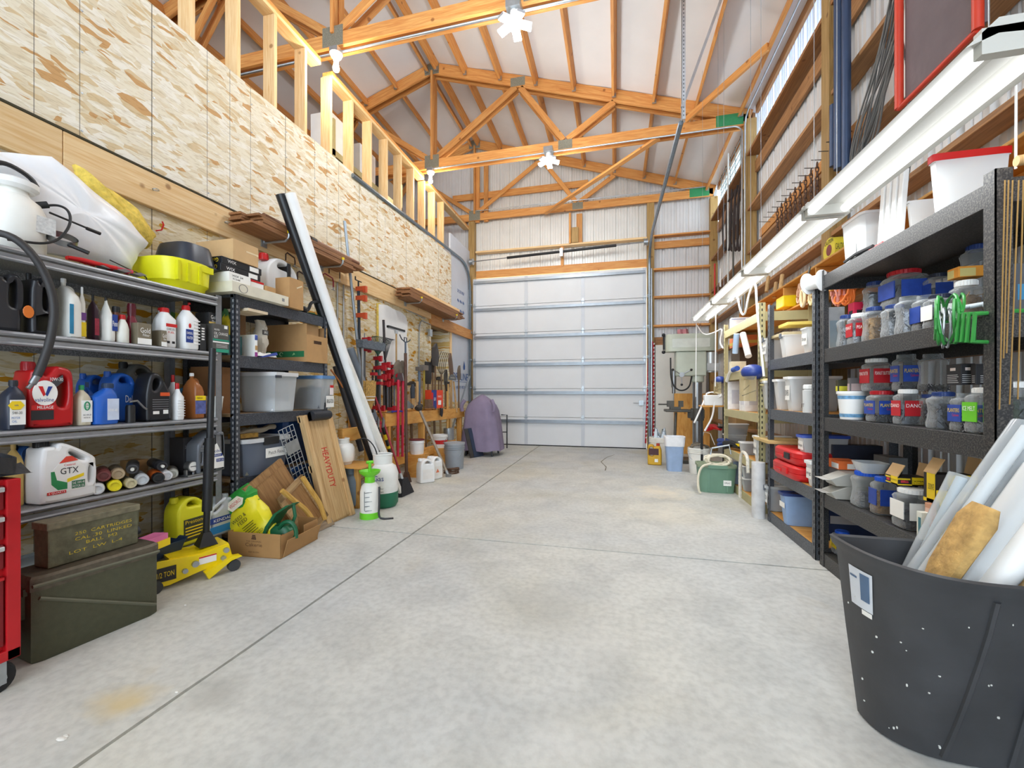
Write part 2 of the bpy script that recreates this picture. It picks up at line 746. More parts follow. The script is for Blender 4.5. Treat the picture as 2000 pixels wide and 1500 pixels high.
def slab(x0, x1, y0, y1):
    g = .006
    nx, ny = max(2, int((x1 - x0) / .12)), max(2, int((y1 - y0) / .12))
    ring = [(x0 + g + (x1 - x0 - 2 * g) * i / nx, y0 + g + rnd.uniform(0, .004)) for i in range(nx)]
    ring += [(x1 - g - rnd.uniform(0, .004), y0 + g + (y1 - y0 - 2 * g) * i / ny) for i in range(ny)]
    ring += [(x1 - g - (x1 - x0 - 2 * g) * i / nx, y1 - g - rnd.uniform(0, .004)) for i in range(nx)]
    ring += [(x0 + g + rnd.uniform(0, .004), y1 - g - (y1 - y0 - 2 * g) * i / ny) for i in range(ny)]
    put(MB().rings([[(x, y, -.02) for x, y in ring], [(x, y, 0) for x, y in ring]]), 'slab', CON, fl, None, 0)


for i in range(2):
    for j in range(4):
        slab(FLX[i], FLX[i + 1], FLY[j], FLY[j + 1])
cr = [P(*q, Z=.0006) for q in ((1182, 919), (1184, 912), (1178, 906), (1174, 902), (1181, 896), (1186, 893), (1200, 888))]
mb = MB()
for a, b in zip(cr, cr[1:]):
    d = (b - a).normalized()
    n = V((-d.y, d.x, 0)) * .009
    mb.quad(a - n, b - n * .6, b + n * .6, a + n)
put(mb, 'crack', mat((112, 104, 88), .95), fl, 'jagged dark crack in the far slab')
CHIP = mat((224, 222, 214), .9)
mb = MB()
for px, py, r in ((120, 1443, .02), (128, 1438, .012), (362, 1182, .008), (345, 1352, .008), (1120, 948, .02), (820, 985, .012)):
    p = P(px, py, Z=.001)
    mb.sup([(0, r, r * .5, 2), (.003, r * .6, r * .3, 2)], 7, M=Matrix.Translation(p))
o = put(mb, 'paint_chips', CHIP, fl)
o['kind'] = 'stuff'

# ---------------- ceiling: white faced insulation under the roof deck, purlins hung between the trusses
INSUL = mat((226, 224, 224), .75, 0, .03, 2.5, .12, 3)
mb = MB()
for sx in (-1, 1):
    xe = RIDGE + sx * 5.15
    xs = [RIDGE + (xe - RIDGE) * i / 20 for i in range(21)]
    vs, fs = [], []
    ys = [-4.5 + 13.6 * j / 40 for j in range(41)]
    for x in xs:
        for y in ys:
            vs.append((x, y, roofz(x) + .012 * math.sin(x * 10.3) * math.sin(y * 1.9 + x)))
    for i in range(20):
        for j in range(40):
            k = i * 41 + j
            fs.append((k, k + 1, k + 42, k + 41))
    mb.raw(vs, fs)
    mb.raw([(RIDGE, -4.5, RZ + .06), (RIDGE, 9.1, RZ + .06), (xe, 9.1, roofz(xe) + .06), (xe, -4.5, roofz(xe) + .06)], [(0, 1, 2, 3)])
ceil = struct(put(mb, 'ceiling', INSUL))
TR = [1.44, 4.02, 6.6, 8.85]
PUX = [-2.44, -1.83, -1.235, -.63, -.02, .565, 1.15, 1.74, RIDGE + .09, RIDGE - .09, -3.72, -4.3, -4.9, -5.5, -6.1, -6.7]
HANG = ZINC
for x in PUX:
    for y0, y1 in ((-4.4, 1.44), (1.58, 4.02), (4.17, 6.6), (6.75, 8.85)):
        sl = -PITCH if x > RIDGE else PITCH
        z = roofz(x) - .078
        o = beam('purlin', (x, y0, z), (x, y1, z), .04, .14, FIR, ceil, up=(-sl * .9, 0, 1))
        if y1 > 3:
            for y in (y0 + .02, y1 - .04):
                put(MB().box(x - .028, x + .028, y, y + .02, z - .082, z - .02), 'joist_hanger', HANG, ceil)

# ---------------- trusses


def truss(y, dbl, label):
    t = thing('roof_truss', label, 'roof truss', (RIDGE, y, 4.97), group=None)
    base = (RIDGE, y, 4.97)
    for k, yy in enumerate((y + .02, y + .135) if dbl else (y,)):
        b = lambda nm, p, q, wd=.038, ht=.14: beam(nm, p, q, wd, ht, FIR, t, base=base)
        b('bottom_chord', (-8, yy, 5.05), (1.85, yy, 5.05), ht=.155)
        for s in (-1, 1):
            b('top_chord', (RIDGE, yy, RZ - .105), (RIDGE + s * 4.93, yy, RZ - .105 - PITCH * 4.93), ht=.185)
        b('king_post', (RIDGE, yy + .002, 5.12), (RIDGE, yy + .002, RZ - .16), ht=.09)
        for s in (1, -1):
            f = lambda x: RIDGE + s * (x - RIDGE)
            b('web', (f(-2.98), yy, 5.15), (f(-1.58), yy, roofz(-1.58) - .2), ht=.088)
            b('web', (f(-.80), yy, 5.14), (f(-1.5), yy, roofz(-1.5) - .2), ht=.088)
            b('web', (f(-.74), yy, 5.14), (f(-.02), yy, roofz(-.02) - .2), ht=.088)
        if k == 0:
            PL = mat((150, 148, 132), .5, .6, .3, 120)
            GR = mat((58, 148, 96), .5, .2, .15, 90)
            q = lambda x0, x1, z0, z1, m, lb: put(MB().box(x0 - RIDGE, x1 - RIDGE, yy - .022 - y, yy - .019 - y, z0 - 4.97, z1 - 4.97), 'nail_plate', m, t, lb)
            q(RIDGE - .13, RIDGE + .13, 4.98, 5.2, PL, None)
            q(RIDGE - .13, RIDGE + .13, RZ - .22, RZ - .04, PL, None)
            q(-.88, -.66, 4.985, 5.13, PL, None)
            q(-1.66, -1.42, roofz(-1.54) - .19, roofz(-1.54) - .05, PL, None)
            q(1.42, 1.78, 4.985, 5.15, GR, 'green painted heel plate')
    return t


truss(4.02, True, 'doubled fir roof truss nearest the camera, its lower chord crossing the top of the view')
truss(6.6, True, 'doubled fir roof truss in mid hall with the full fan of webs')
truss(8.85, False, 'single fir roof truss against the far metal wall')
# steel straps of the lateral bracing
t = thing('brace_board', 'long fir brace board slanting from the far truss to the middle truss', 'brace', (-1.475, 8.7, 4.94))
beam('board', (-1.45, 8.78, 4.945), (.62, 6.6, 4.945), .09, .038, FIR, t, base=(-1.475, 8.7, 4.94))
t = thing('brace_board', 'short fir brace board running from the middle truss out to the right eave', 'brace', (1.0, 6.6, 5.0))
beam('board', (1.0, 6.5, 5.10), (1.70, 5.35, 5.10), .038, .09, FIR, t, base=(1.0, 6.6, 5.0))

# ---------------- metal siding
SIDE = mat((222, 221, 220), .4, .1, .04, 4)
SIDEW = mat((226, 224, 218), .4, .1, .04, 4)


def prof(u0, u1):
    pts = []
    u = u0
    p = .229
    pat = [(0, 0), (.014, .03), (.05, .03), (.064, 0), (.105, 0), (.11, .011), (.124, .011), (.129, 0), (.166, 0), (.171, .011), (.185, .011), (.19, 0)]
    k = math.floor(u0 / p)
    while k * p < u1:
        for a, b in pat:
            if u0 <= k * p + a <= u1:
                pts.append((k * p + a, b))
        k += 1
    pts = [(u0, 0)] + pts + [(u1, 0)]
    return pts


def siding(name, u0, u1, z0, ztop, fixed, axis, m, parent=None, out=1):
    vs, fs = [], []
    pts = prof(u0, u1)
    for u, d in pts:
        zt = ztop(u) if callable(ztop) else ztop
        for z in (z0, zt):
            vs.append((fixed + out * d, u, z) if axis == 'y' else (u, fixed + out * d, z))
    for i in range(len(pts) - 1):
        fs.append((2 * i, 2 * i + 2, 2 * i + 3, 2 * i + 1))
    return put(MB().raw(vs, fs), name, m, parent, None, 0)


YB = 9.0
wb = struct(siding('wall_back', .6, 1.95, 0, roofz, YB, 'x', SIDE))
siding('siding_panel', -3.08, .6, 3.66, roofz, YB, 'x', SIDEW, wb)
siding('siding_panel', -8, -3.08, 0, roofz, YB, 'x', SIDE, wb)
for x0, x1, z0, z1, y0, y1, m in ((-3.6, -.56, 5.48, 5.62, 8.9, 8.94, FIR), (-8, -3.2, 4.22, 4.30, 8.87, 8.98, FIR), (-3.03, .62, 4.25, 4.29, 8.84, 8.98, PINE), (-3.03, .62, 3.69, 3.83, 8.88, 8.93, FIR),
                                  (-3.05, .62, 3.83, 3.87, 8.93, 8.98, FIR), (.74, 1.8, 4.28, 4.31, 8.84, 8.98, FIR), (.74, 1.8, 4.06, 4.2, 8.93, 8.97, FIR), (.74, 1.8, 3.60, 3.64, 8.84, 8.98, FIR),
                                  (.74, 1.8, 3.04, 3.08, 8.84, 8.98, FIR), (.74, 1.8, 2.46, 2.50, 8.84, 8.98, FIR), (.74, 1.8, 2.08, 2.26, 8.92, 8.97, DARKW)):
    beam('girt', (x0, (y0 + y1) / 2, (z0 + z1) / 2), (x1, (y0 + y1) / 2, (z0 + z1) / 2), y1 - y0, z1 - z0, m, wb)
for x0, x1, zt, m in ((-3.2, -3.06, 4.97, TREAT), (.62, .76, 4.97, TREAT), (1.80, 1.94, 4.97, TREAT)):
    beam('post', ((x0 + x1) / 2, 8.91, 0), ((x0 + x1) / 2, 8.91, zt), x1 - x0, .13, m, wb, up=(0, 1, 0))
beam('cripple', (-.93, 8.86, 4.28), (-.93, 8.86, 4.92), .04, .1, FIR, wb, up=(0, 1, 0))
beam('cripple', (-.74, 8.92, 4.28), (-.74, 8.92, 4.92), .12, .05, FIR, wb, up=(0, 1, 0))
beam('cripple', (-.83, 8.86, 4.3), (-.83, 8.86, 4.62), .15, .04, TREAT, wb, up=(0, 1, 0))
beam('cripple', (-1.1, 8.9, 3.83), (-1.1, 8.9, 4.26), .06, .06, FIR, wb, up=(0, 1, 0))
for x in (-3.0, -2.8):
    beam('stud', (x, 8.9, 4.95), (x, 8.9, 6.3), .1, .05, FIR, wb, up=(0, 1, 0))

wr = struct(siding('wall_right', -4.5, 9.0, 0, 4.52, 1.965, 'y', SIDE))
SKY = clear((214, 228, 250), .55, .5)
siding('translucent_panel', -4.5, 6.7, 4.52, 5.2, 1.965, 'y', SKY, wr)
siding('translucent_panel', 6.7, 9.0, 4.52, 5.2, 1.965, 'y', clear((232, 240, 240), .12, .3), wr)
for y in (-.7, 1.72, 4.17, 6.54):
    beam('post', (1.865, y + .07, 0), (1.865, y + .07, 5.02), .14, .14, TREAT, wr, up=(0, 1, 0))
for a, b in ((-3, -.7), (-.56, 1.72), (1.86, 4.17), (4.31, 6.54), (6.68, 8.83)):
    for z in (.6, 1.35, 1.9, 2.5, 3.1, 3.72):
        beam('girt', (1.885, a, z), (1.885, b, z), .15, .038, GIRT, wr)
    beam('girt', (1.885, a, 4.5), (1.885, b, 4.5), .16, .04, DARKW, wr)
    beam('girt', (1.93, a, 4.32), (1.93, b, 4.32), .038, .16, GIRT, wr)
    beam('eave_girt', (1.94, a, 5.14), (1.94, b, 5.14), .04, .14, GIRT, wr)

# ---------------- left partition: strand board sheets with a ledger board, open studs above
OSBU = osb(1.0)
OSBL = osb(.9)  # lower sheets: shade put into the colour, darker and more saturated than the upper


def lined(m):
    nt = m.node_tree
    L = nt.links.new
    b = nt.nodes['Principled BSDF']
    src = b.inputs['Base Color'].links[0].from_socket
    tc = N(nt, 'ShaderNodeTexCoord')
    sp = N(nt, 'ShaderNodeSeparateXYZ')
    L(tc.outputs['Object'], sp.inputs[0])
    tot = None
    for per, off in ((.4064, 1.8216), (.6096, 1.6166)):
        a = N(nt, 'ShaderNodeMath', operation='SUBTRACT')
        a.inputs[1].default_value = off - per * 40
        L(sp.outputs[1], a.inputs[0])
        f = N(nt, 'ShaderNodeMath', operation='MODULO')
        f.inputs[1].default_value = per
        L(a.outputs[0], f.inputs[0])
        lt = N(nt, 'ShaderNodeMath', operation='LESS_THAN')
        lt.inputs[1].default_value = .0042
        L(f.outputs[0], lt.inputs[0])
        if tot is None:
            tot = lt.outputs[0]
        else:
            mx = N(nt, 'ShaderNodeMath', operation='MAXIMUM')
            L(tot, mx.inputs[0])
            L(lt.outputs[0], mx.inputs[1])
            tot = mx.outputs[0]
    mul = N(nt, 'ShaderNodeMath', operation='MULTIPLY')
    mul.inputs[1].default_value = .75
    L(tot, mul.inputs[0])
    x = N(nt, 'ShaderNodeMix', data_type='RGBA')
    L(mul.outputs[0], x.inputs['Factor'])
    L(src, x.inputs['A'])
    x.inputs['B'].default_value = (*lin((70, 66, 60)), 1)
    L(x.outputs['Result'], b.inputs['Base Color'])
    return m


lined(OSBU)
lined(OSBL)
wl = struct(put(MB().box(-3.25, -3.18, -4.5, 7.70, 2.3, 3.83), 'wall_left', mat((150, 120, 80), .8)))
put(MB().box(-3.25, -3.18, -4.5, 6.79, 0, 2.3), 'backing', mat((150, 120, 80), .8), wl)
y = 2.227 - 1.2192 * 5
while y < 7.7:
    a, b = y + .0015, min(y + 1.2192 - .0015, 7.72)
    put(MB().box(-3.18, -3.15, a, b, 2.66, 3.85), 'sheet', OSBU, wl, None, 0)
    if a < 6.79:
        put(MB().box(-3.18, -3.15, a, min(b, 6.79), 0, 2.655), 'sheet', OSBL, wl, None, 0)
    y += 1.2192
SCREW = ZINC
mb = MB()
for y in (1.82, 2.227, 2.633, 3.04, 3.446, 3.85):
    for z in (2.72, 2.95, 3.2, 3.45, 3.7):
        mb.sup([(0, .007, .007), (.004, .005, .005)], 6, M=Matrix.Translation((-3.15, y + .015, z)) @ Matrix.Rotation(PI / 2, 4, 'Y'))
put(mb, 'screws', SCREW, wl, stuff=True)
for a, b in ((-2, 1.72), (1.724, 5.5), (5.504, 7.0)):
    beam('ledger', (-3.128, a, 2.53), (-3.128, b, 2.53), .04, .235, PINE, wl)
beam('ledger_cap', (-3.126, -2, 2.655), (-3.126, 7.0, 2.655), .046, .016, mat((62, 56, 36), .8), wl)  # dark strip painting in the shadow gap along the ledger's top edge
for k in range(-4, 15):
    y = 2.55 + .4064 * (k - 0)
    if y > 7.6:
        continue
    beam('stud', (-3.25, y, 3.6), (-3.25, y, 4.78), .038, .13, PINE, wl, up=(1, 0, 0))
for a, b in ((-1, 4.0), (4.19, 6.58), (6.77, 8.84)):
    beam('top_plate', (-3.25, a, 4.80), (-3.25, b, 4.80), .135, .038, PINE, wl)
    beam('top_plate', (-3.25, a, 4.84), (-3.25, b, 4.84), .135, .038, FIR, wl)
# eye bolts in the ledger
for px, py in ((300, 371), (440, 435)):
    p = P(px, py, X=-3.105)
    put(MB().tube(arc((p.x + .02, p.y, p.z), .018, 0, 2 * PI, 12, 'xy')[:-1], .003, 6, True).cyl((p.x - .01, p.y, p.z), (p.x + .004, p.y, p.z), .004), 'eye_bolt', ZINC, wl)
# the niche at the far end of the partition
put(MB().box(-3.62, -3.6, 6.6, 7.7, 0, 2.4), 'niche_back', OSBL, wl, None, 0)
put(MB().box(-3.6, -3.16, 7.62, 7.66, 0, 2.34), 'niche_side', OSBL, wl, None, 0)
put(MB().box(-3.2, -3.17, 7.72, 8.98, .95, 4.3), 'house_wrap', mat((206, 210, 218), .5, 0, .05, 3, .3, 5), wl, 'white house wrap')
put(MB().box(-3.2, -3.165, 7.72, 8.98, 0, .95), 'low_sheet', OSBL, wl, None, 0)
beam('niche_beam', (-3.13, 6.7, 2.42), (-3.13, 8.84, 2.42), .05, .2, FIR, wl)
beam('niche_stud', (-3.16, 7.69, 0), (-3.16, 7.69, 2.34), .04, .06, PINE, wl, up=(1, 0, 0))
WRAPM = Matrix.Translation((-3.164, 8.28, 0)) @ Matrix.Rotation(PI / 2, 4, 'Z')
LOGO = mat((40, 84, 150), .6, 0, 0)
text(wl, 'DRYLINE', .0, 1.47, 0, .86, .15, LOGO, WRAPM)
text(wl, '(888) 853-7', .05, 1.24, 0, .62, .08, LOGO, WRAPM)
put(MB().sup([(0, .05, .06), (.004, .045, .055)], 12, M=WRAPM @ Matrix.Translation((.2, 0, 1.68)) @ Matrix.Rotation(PI / 2, 4, 'X')).raw([(WRAPM @ V(q)) for q in ((.15, -.003, 1.7), (.25, -.003, 1.7), (.2, -.003, 1.82))], [(0, 1, 2)]), 'drop_logo', LOGO, wl)
put(MB().box(-3.166, -3.164, 7.86, 8.7, 1.36, 1.368), 'rule', LOGO, wl)
for z in (3.05, 3.25, 2.85):
    text(wl, 'DRYLINE WRAP' if z == 3.25 else '~ ~ ~', .0, z, 0, .4, .07, LOGO, WRAPM)
# loft floor and far outer wall behind the studs
put(MB().box(-8, -3.25, -4.5, 8.98, 2.5, 2.6), 'loft_floor', mat((150, 120, 80), .8), wl)
struct(put(MB().box(-8.1, -8, -4.5, 9.1, 0, 5.3), 'wall_far_left', SIDE))

# ---------------- garage door
DX0, DX1, DY = -3.07, .60, 8.81
DW = mat((224, 225, 226), .5, 0, .02, 3)
DW2 = mat((200, 203, 208), .45, .1, .03, 3)
gd = struct(put(MB().box(DX0, DX1, DY + .05, DY + .06, 0, 3.66), 'door_1', DW))
PH = 3.66 / 6
for k in range(6):
    z0, z1 = k * PH + .003, (k + 1) * PH - .003
    pn = put(MB().box(DX0, DX1, DY, DY + .05, z0, z1), 'door_panel', DW, gd, None, 0, .006)
    for x in (DX0 + .03, -1.87, -.66, DX1 - .03):
        put(MB().box(x - .035, x + .035, DY - .006, DY, z0, z1), 'stile', DW2, pn, None, 0)
    zs = z1 - .10
    put(MB().box(DX0 + .02, DX1 - .02, DY - .05, DY, zs - .012, zs - .004).box(DX0 + .02, DX1 - .02, DY - .052, DY - .045, zs - .014, zs + .012).box(DX0 + .02, DX1 - .02, DY - .012, DY, zs, zs + .05), 'strut', mat((150, 156, 162), .4, .7), pn)
    if k < 5:
        for x in (DX0 + .03, -1.87, -.66, DX1 - .03):
            h = MB().prism([(x - .03, z1), (x, z1 + .075), (x + .03, z1), (x, z1 - .075)], DY - .014, DY - .006)
            h.cyl((x - .04, DY - .016, z1), (x + .04, DY - .016, z1), .009)
            put(h, 'hinge', ZINC, pn, None, 0)
put(MB().box(DX1 - .14, DX1 - .05, DY - .05, DY, .88, .98).cyl((DX1 - .25, DY - .03, .93), (DX1 - .02, DY - .03, .93), .008), 'latch', ZINC, gd)
put(MB().box(DX0, DX1, DY - .01, DY + .05, 0, .02), 'bottom_seal', RUBBER, gd)
for s, x in ((-1, -3.13), (1, .66)):
    t = thing('door_track', 'galvanised door track on the ' + ('left' if s < 0 else 'right') + ' of the garage door, curving back under the roof', 'door track', (x, DY - .02, 0))
    zt = 3.42 if s < 0 else 3.62
    pth = [(x, DY - .06, .05), (x, DY - .06, zt)]
    e = V((x, 4.5, 3.80)) if s < 0 else V((x, 4.62, 3.93))
    k = V((x, 8.15, 3.93)) if s < 0 else V((x, 8.0, 4.10))
    for i in range(1, 9):
        u = i / 9
        a, b, c = V((x, DY - .06, zt)), V((x, DY - .06, k.z)), k
        pth.append(a * (1 - u) ** 2 + b * 2 * u * (1 - u) + c * u * u)
    pth += [k, e]
    base = V((x, DY - .02, 0))
    TRK = mat((128, 140, 150), .4, .75, .12, 20)
    q = MB().tube([V(p) - base for p in pth], .026, 6)
    put(q, 'rail', TRK, t)
    put(MB().box(-.012 * s, .05 * s, -.03, .08, .05, zt), 'jamb_angle', ZINC, t)
    for z in (.64, 1.25, 1.86, 2.47, 3.08):
        put(MB().cyl((-.05 * s, -.05, z), (.03 * s, -.05, z), .012).box(-.03, .03, -.03, .03, z - .03, z + .03), 'roller', ZINC, t)
    if s > 0:
        ANG = mat((190, 194, 198), .45, .6, .1)
        a = V((x, 4.55, 3.92)) - base
        b = V((x, 4.55, 5.52)) - base
        put(MB().box(a.x - .004, a.x + .034, a.y, a.y + .004, a.z, b.z).box(a.x - .004, a.x, a.y, a.y + .036, a.z, b.z), 'hanger_angle', ANG, t)
        c = V(P(1408, 0, Z=5.3)) - base
        put(MB().tube([a + V((0, 0, .12)), c], .018, 4), 'hanger_angle', ANG, t)
        mb = MB()
        for i in range(40):
            z = a.z + .03 + i * .04
            mb.box(a.x + .01, a.x + .02, a.y - .001, a.y, z, z + .018)
        put(mb, 'slots', mat((90, 94, 98), .6), t, stuff=True)
    else:
        put(MB().box(-.06, .0, -.02, .06, 3.46, 3.52), 'bracket', ZINC, t)
t = thing('torsion_spring_assembly', 'black torsion springs on a thin shaft above the garage door', 'door spring', (-1.1, 8.72, 4.04))
put(MB().cyl((-2.05, 0, -.02), (1.72, 0, .1), .011, n=8), 'shaft', STEEL, t)


def coil(x0, x1, z0, z1):
    mb = MB()
    n = int(abs(x1 - x0) / .02)
    mb.cyl((x0, 0, z0), (x1, 0, z1), .024, n=10)
    for i in range(n):
        u = i / n
        p = V((x0 + (x1 - x0) * u, 0, z0 + (z1 - z0) * u))
        mb.cyl(p, p + V((.011, 0, 0)), .029, n=10)
    return mb


put(coil(-1.17, -.04, .008, .045), 'spring', BLACK, t)
put(coil(.04, 1.12, .047, .08), 'spring', BLACK, t)
put(MB().box(-.03, .03, -.01, .1, -.05, .12), 'centre_bracket', ZINC, t)
for x, z in ((-1.98, -.02), (1.69, .1)):
    put(MB().cyl((x - .03, 0, z), (x + .03, 0, z), .06).cyl((x - .04, 0, z), (x - .03, 0, z), .075).cyl((x + .03, 0, z), (x + .04, 0, z), .075), 'cable_drum', ZINC, t)

# ---------------- conduits
t = thing('conduit', 'bare metal conduit along the mid truss and down the right post', 'conduit', (1.74, 6.5, 3.0))
b = V((1.74, 6.5, 3.0))
pts = [V((-3.0, 6.56, 4.94)), V((1.62, 6.56, 4.94))] + [V((1.62 + .12 * math.sin(i * PI / 12), 6.56 - .04 * i / 6, 4.82 + .12 * math.cos(i * PI / 12))) for i in range(1, 7)] + [V((1.74, 6.52, 2.2))]
put(MB().tube([p - b for p in pts], .012, 8), 'pipe', ZINC, t)
t = thing('conduit', 'bare metal conduit running under the right eave then down beside the same post', 'conduit', (1.78, 6.5, 3.0))
b = V((1.78, 6.5, 3.0))
pts = [V((1.80, 3.9, 5.08)), V((1.78, 6.35, 5.05)), V((1.775, 6.46, 5.0)), V((1.77, 6.49, 4.9)), V((1.77, 6.5, 2.2))]
put(MB().tube([p - b for p in pts], .011, 8), 'pipe', ZINC, t)
t = thing('conduit', 'dark-shadowed conduit strapped under the nearest truss', 'conduit', (-1, 4.08, 4.95))
put(MB().tube([(-4.5, 0, 0), (1.5, 0, .0)], .014, 8), 'pipe', ZINC, t)
t = thing('conduit', 'thin conduit along the far truss below the rafters', 'conduit', (-1, 8.8, 5.15))
put(MB().tube([(-2.0, 0, .02), (2.7, 0, .0)], .010, 8), 'pipe', ZINC, t)

# ---------------- lamps
GLOW = emit((255, 252, 246), 26)
for i, (p, lb) in enumerate((((-.95, 3.92, 4.75), 'LED lamp with five tilted bright panels on the nearest truss'), ((-1.02, 6.5, 4.83), 'LED lamp with five tilted bright panels on the middle truss'))):
    t = thing('ceiling_lamp', lb, 'lamp', p)
    put(MB().box(-.07, .07, -.07, .07, .06, .14), 'junction_box', ZINC, t)
    put(MB().cyl((0, 0, .06), (0, 0, -.02), .04, .05), 'socket', WHITE, t)
    put(MB().cyl((0, 0, -.02), (0, 0, -.1), .045, .05), 'hub', mat((170, 174, 180), .4, .6), t)
    for k in range(5):
        a = PI / 2 + k * 2 * PI / 5
        M = Matrix.Translation((.115 * math.cos(a), .115 * math.sin(a), -.07)) @ Matrix.Rotation(a, 4, 'Z') @ Matrix.Rotation(.22, 4, 'Y')
        h = put(MB().box(-.08, .055, -.04, .04, -.004, .02, M), 'wing', mat((200, 204, 208), .4, .5), t)
        put(MB().box(-.045, .05, -.036, .036, -.012, -.004, M), 'diffuser', GLOW, h)
for i, (p, lb) in enumerate((((-2.99, 4.0, 4.86), 'round porcelain lampholder with glowing bulb under the nearest truss, left'), ((-3.05, 6.55, 4.88), 'round porcelain lampholder with glowing bulb under the middle truss, left'))):
    t = thing('bulb_lamp', lb, 'lamp', p)
    put(MB().box(-.05, .05, -.05, .05, 0, .06), 'junction_box', ZINC, t)
    put(MB().cyl((0, 0, 0), (0, 0, -.03), .07, .055, 16).cyl((0, 0, -.03), (0, 0, -.07), .03, .03), 'lampholder', WHITE, t)
    put(MB().sup([(-.19, .012, .012), (-.18, .03, .03), (-.15, .036, .036), (-.11, .026, .026), (-.07, .018, .018)], 14), 'bulb', emit((255, 226, 180), 40), t)
TUBE = emit((250, 252, 255), 1.0)
HOUS = mat((198, 197, 190), .4, 0, .03)
for i, (a, b) in enumerate(LSEG):
    t = thing('tube_light_fixture', ('nearest', 'second', 'third', 'farthest')[i] + ' of the four hanging twin tube lights over the right shelves', 'lamp', (LX, a, LZ))
    l = b - a
    put(MB().rings([[(-.14, y, 0), (-.06, y, .03), (0, y, .025), (.06, y, .03), (.14, y, 0), (.06, y, .075), (-.06, y, .075)] for y in (0, l)]), 'housing', HOUS, t, None, 0)
    for x in (-.078, .078):
        put(MB().cyl((x, .03, .0), (x, l - .03, .0), .021, n=12), 'tube', TUBE, t)
    for y in (0, l - .03):
        put(MB().box(-.1, .1, y, y + .03, -.025, .05), 'end_cap', HOUS, t)
    for y in (.12, l - .12):
        put(MB().cyl((0, y, .07), (0, y, roofz(LX) - LZ), .002, n=4), 'chain', ZINC, t)
# ================================================================ builders for the goods on the shelves (front = local -Y, base at z 0)


def LT(name, label, cat, x0, x1, ytop, z, dep, back=.03, X=-2.65, group=None, turn=0):
    Xf = X - back
    Y1 = P(x1, 750, X=Xf).y
    Y0 = min(P(x0, 750, X=Xf - dep * .75).y, Y1 - .025)
    h = P((x0 + x1) / 2, ytop, X=Xf).z - z
    t = thing(name, label, cat, (Xf - dep / 2, (Y0 + Y1) / 2, z), PI / 2 + turn, group)
    return t, Y1 - Y0, dep, h


def RT(name, label, cat, x0, x1, ytop, z, dep, back=.03, X=1.31, group=None, turn=0):
    Xf = X + back
    Y1 = P(x0, 750, X=Xf).y
    Y0 = min(P(x1, 750, X=Xf + dep * .75).y, Y1 - .025)
    h = P((x0 + x1) / 2, ytop, Y=None, X=Xf + dep * .2).z - z
    t = thing(name, label, cat, (Xf + dep / 2, (Y0 + Y1) / 2, z), -PI / 2 + turn, group)
    return t, Y1 - Y0, dep, h


def sticker(T, x0, x1, z0, z1, y, m, name='label_sticker', lb=None):
    return put(MB().box(x0, x1, y - .0012, y + .0005, z0, z1), name, m, T, lb, 0)


def cyl_cap(T, x, y, z, r, h, m, name='cap', n=18, lb=None):
    mb = MB().sup([(z, r, r), (z + h * .85, r, r), (z + h, r * .9, r * .9)], n)
    if r > .012:
        for i in range(n):
            a = 2 * PI * i / n
            mb.cyl((x * 0 + r * math.cos(a), r * math.sin(a), z + h * .08), (r * math.cos(a), r * math.sin(a), z + h * .8), r * .05, n=4)
    mb.v = [(a + x, b + y, c) for a, b, c in mb.v]
    return put(mb, name, m, T, lb)


def carton(T, w, d, h, m, name='carton', lb=None):
    o = put(MB().box(-w / 2, w / 2, -d / 2, d / 2, 0, h), name, m, T, lb, 0, .002)
    return o


def tape(T, w, d, h, m=None):
    return put(MB().box(-w / 2 - .0008, w / 2 + .0008, -.025, .025, h - .06, h + .0008), 'tape', m or mat((206, 180, 136), .35), T, None, 0)


def open_carton(T, w, d, h, m, flaps=((0, 1, .6),), th=.004):
    """open box with walls; flaps = (side 0..3, length factor, outward angle)"""
    mb = MB().box(-w / 2, w / 2, -d / 2, d / 2, 0, th)
    for x in (-1, 1):
        mb.box(x * w / 2 - th / 2, x * w / 2 + th / 2, -d / 2, d / 2, 0, h)
        mb.box(-w / 2, w / 2, x * d / 2 - th / 2, x * d / 2 + th / 2, 0, h)
    put(mb, 'carton', m, T, None, 0)
    for sd, lf, an in flaps:
        l = lf * (d if sd in (0, 2) else w) / 2
        ww = w if sd in (0, 2) else d
        M = Matrix.Rotation((0, PI / 2, PI, -PI / 2)[sd], 4, 'Z') @ Matrix.Translation((0, -(d if sd in (0, 2) else w) / 2, h)) @ Matrix.Rotation(-an, 4, 'X')
        put(MB().box(-ww / 2 + .003, ww / 2 - .003, -th / 2, th / 2, 0, l, M), 'flap', m, T, None, 0)


def gallon(T, w, d, h, m, capm, capx=-.18):
    put(MB().sup([(0, .45 * w, .45 * d, 5), (.02 * h, .5 * w, .5 * d, 5), (.58 * h, .5 * w, .5 * d, 4.5), (.70 * h, .46 * w, .46 * d, 3, capx * w * .2), (.82 * h, .26 * w, .28 * d, 2.3, capx * w * .8), (.88 * h, .15 * w, .15 * w, 2, capx * w), (.93 * h, .15 * w, .15 * w, 2, capx * w)], 24), 'body', m, T)
    s = -1 if capx > 0 else 1
    put(MB().tube(chaikin([(s * .47 * w, 0, .5 * h), (s * .52 * w, 0, .74 * h), (s * .36 * w, 0, .87 * h), (capx * w, 0, .86 * h)], 2, False), .055 * w + .004, 8), 'handle', m, T)
    cyl_cap(T, capx * w, 0, .93 * h, .17 * w, .07 * h, capm)


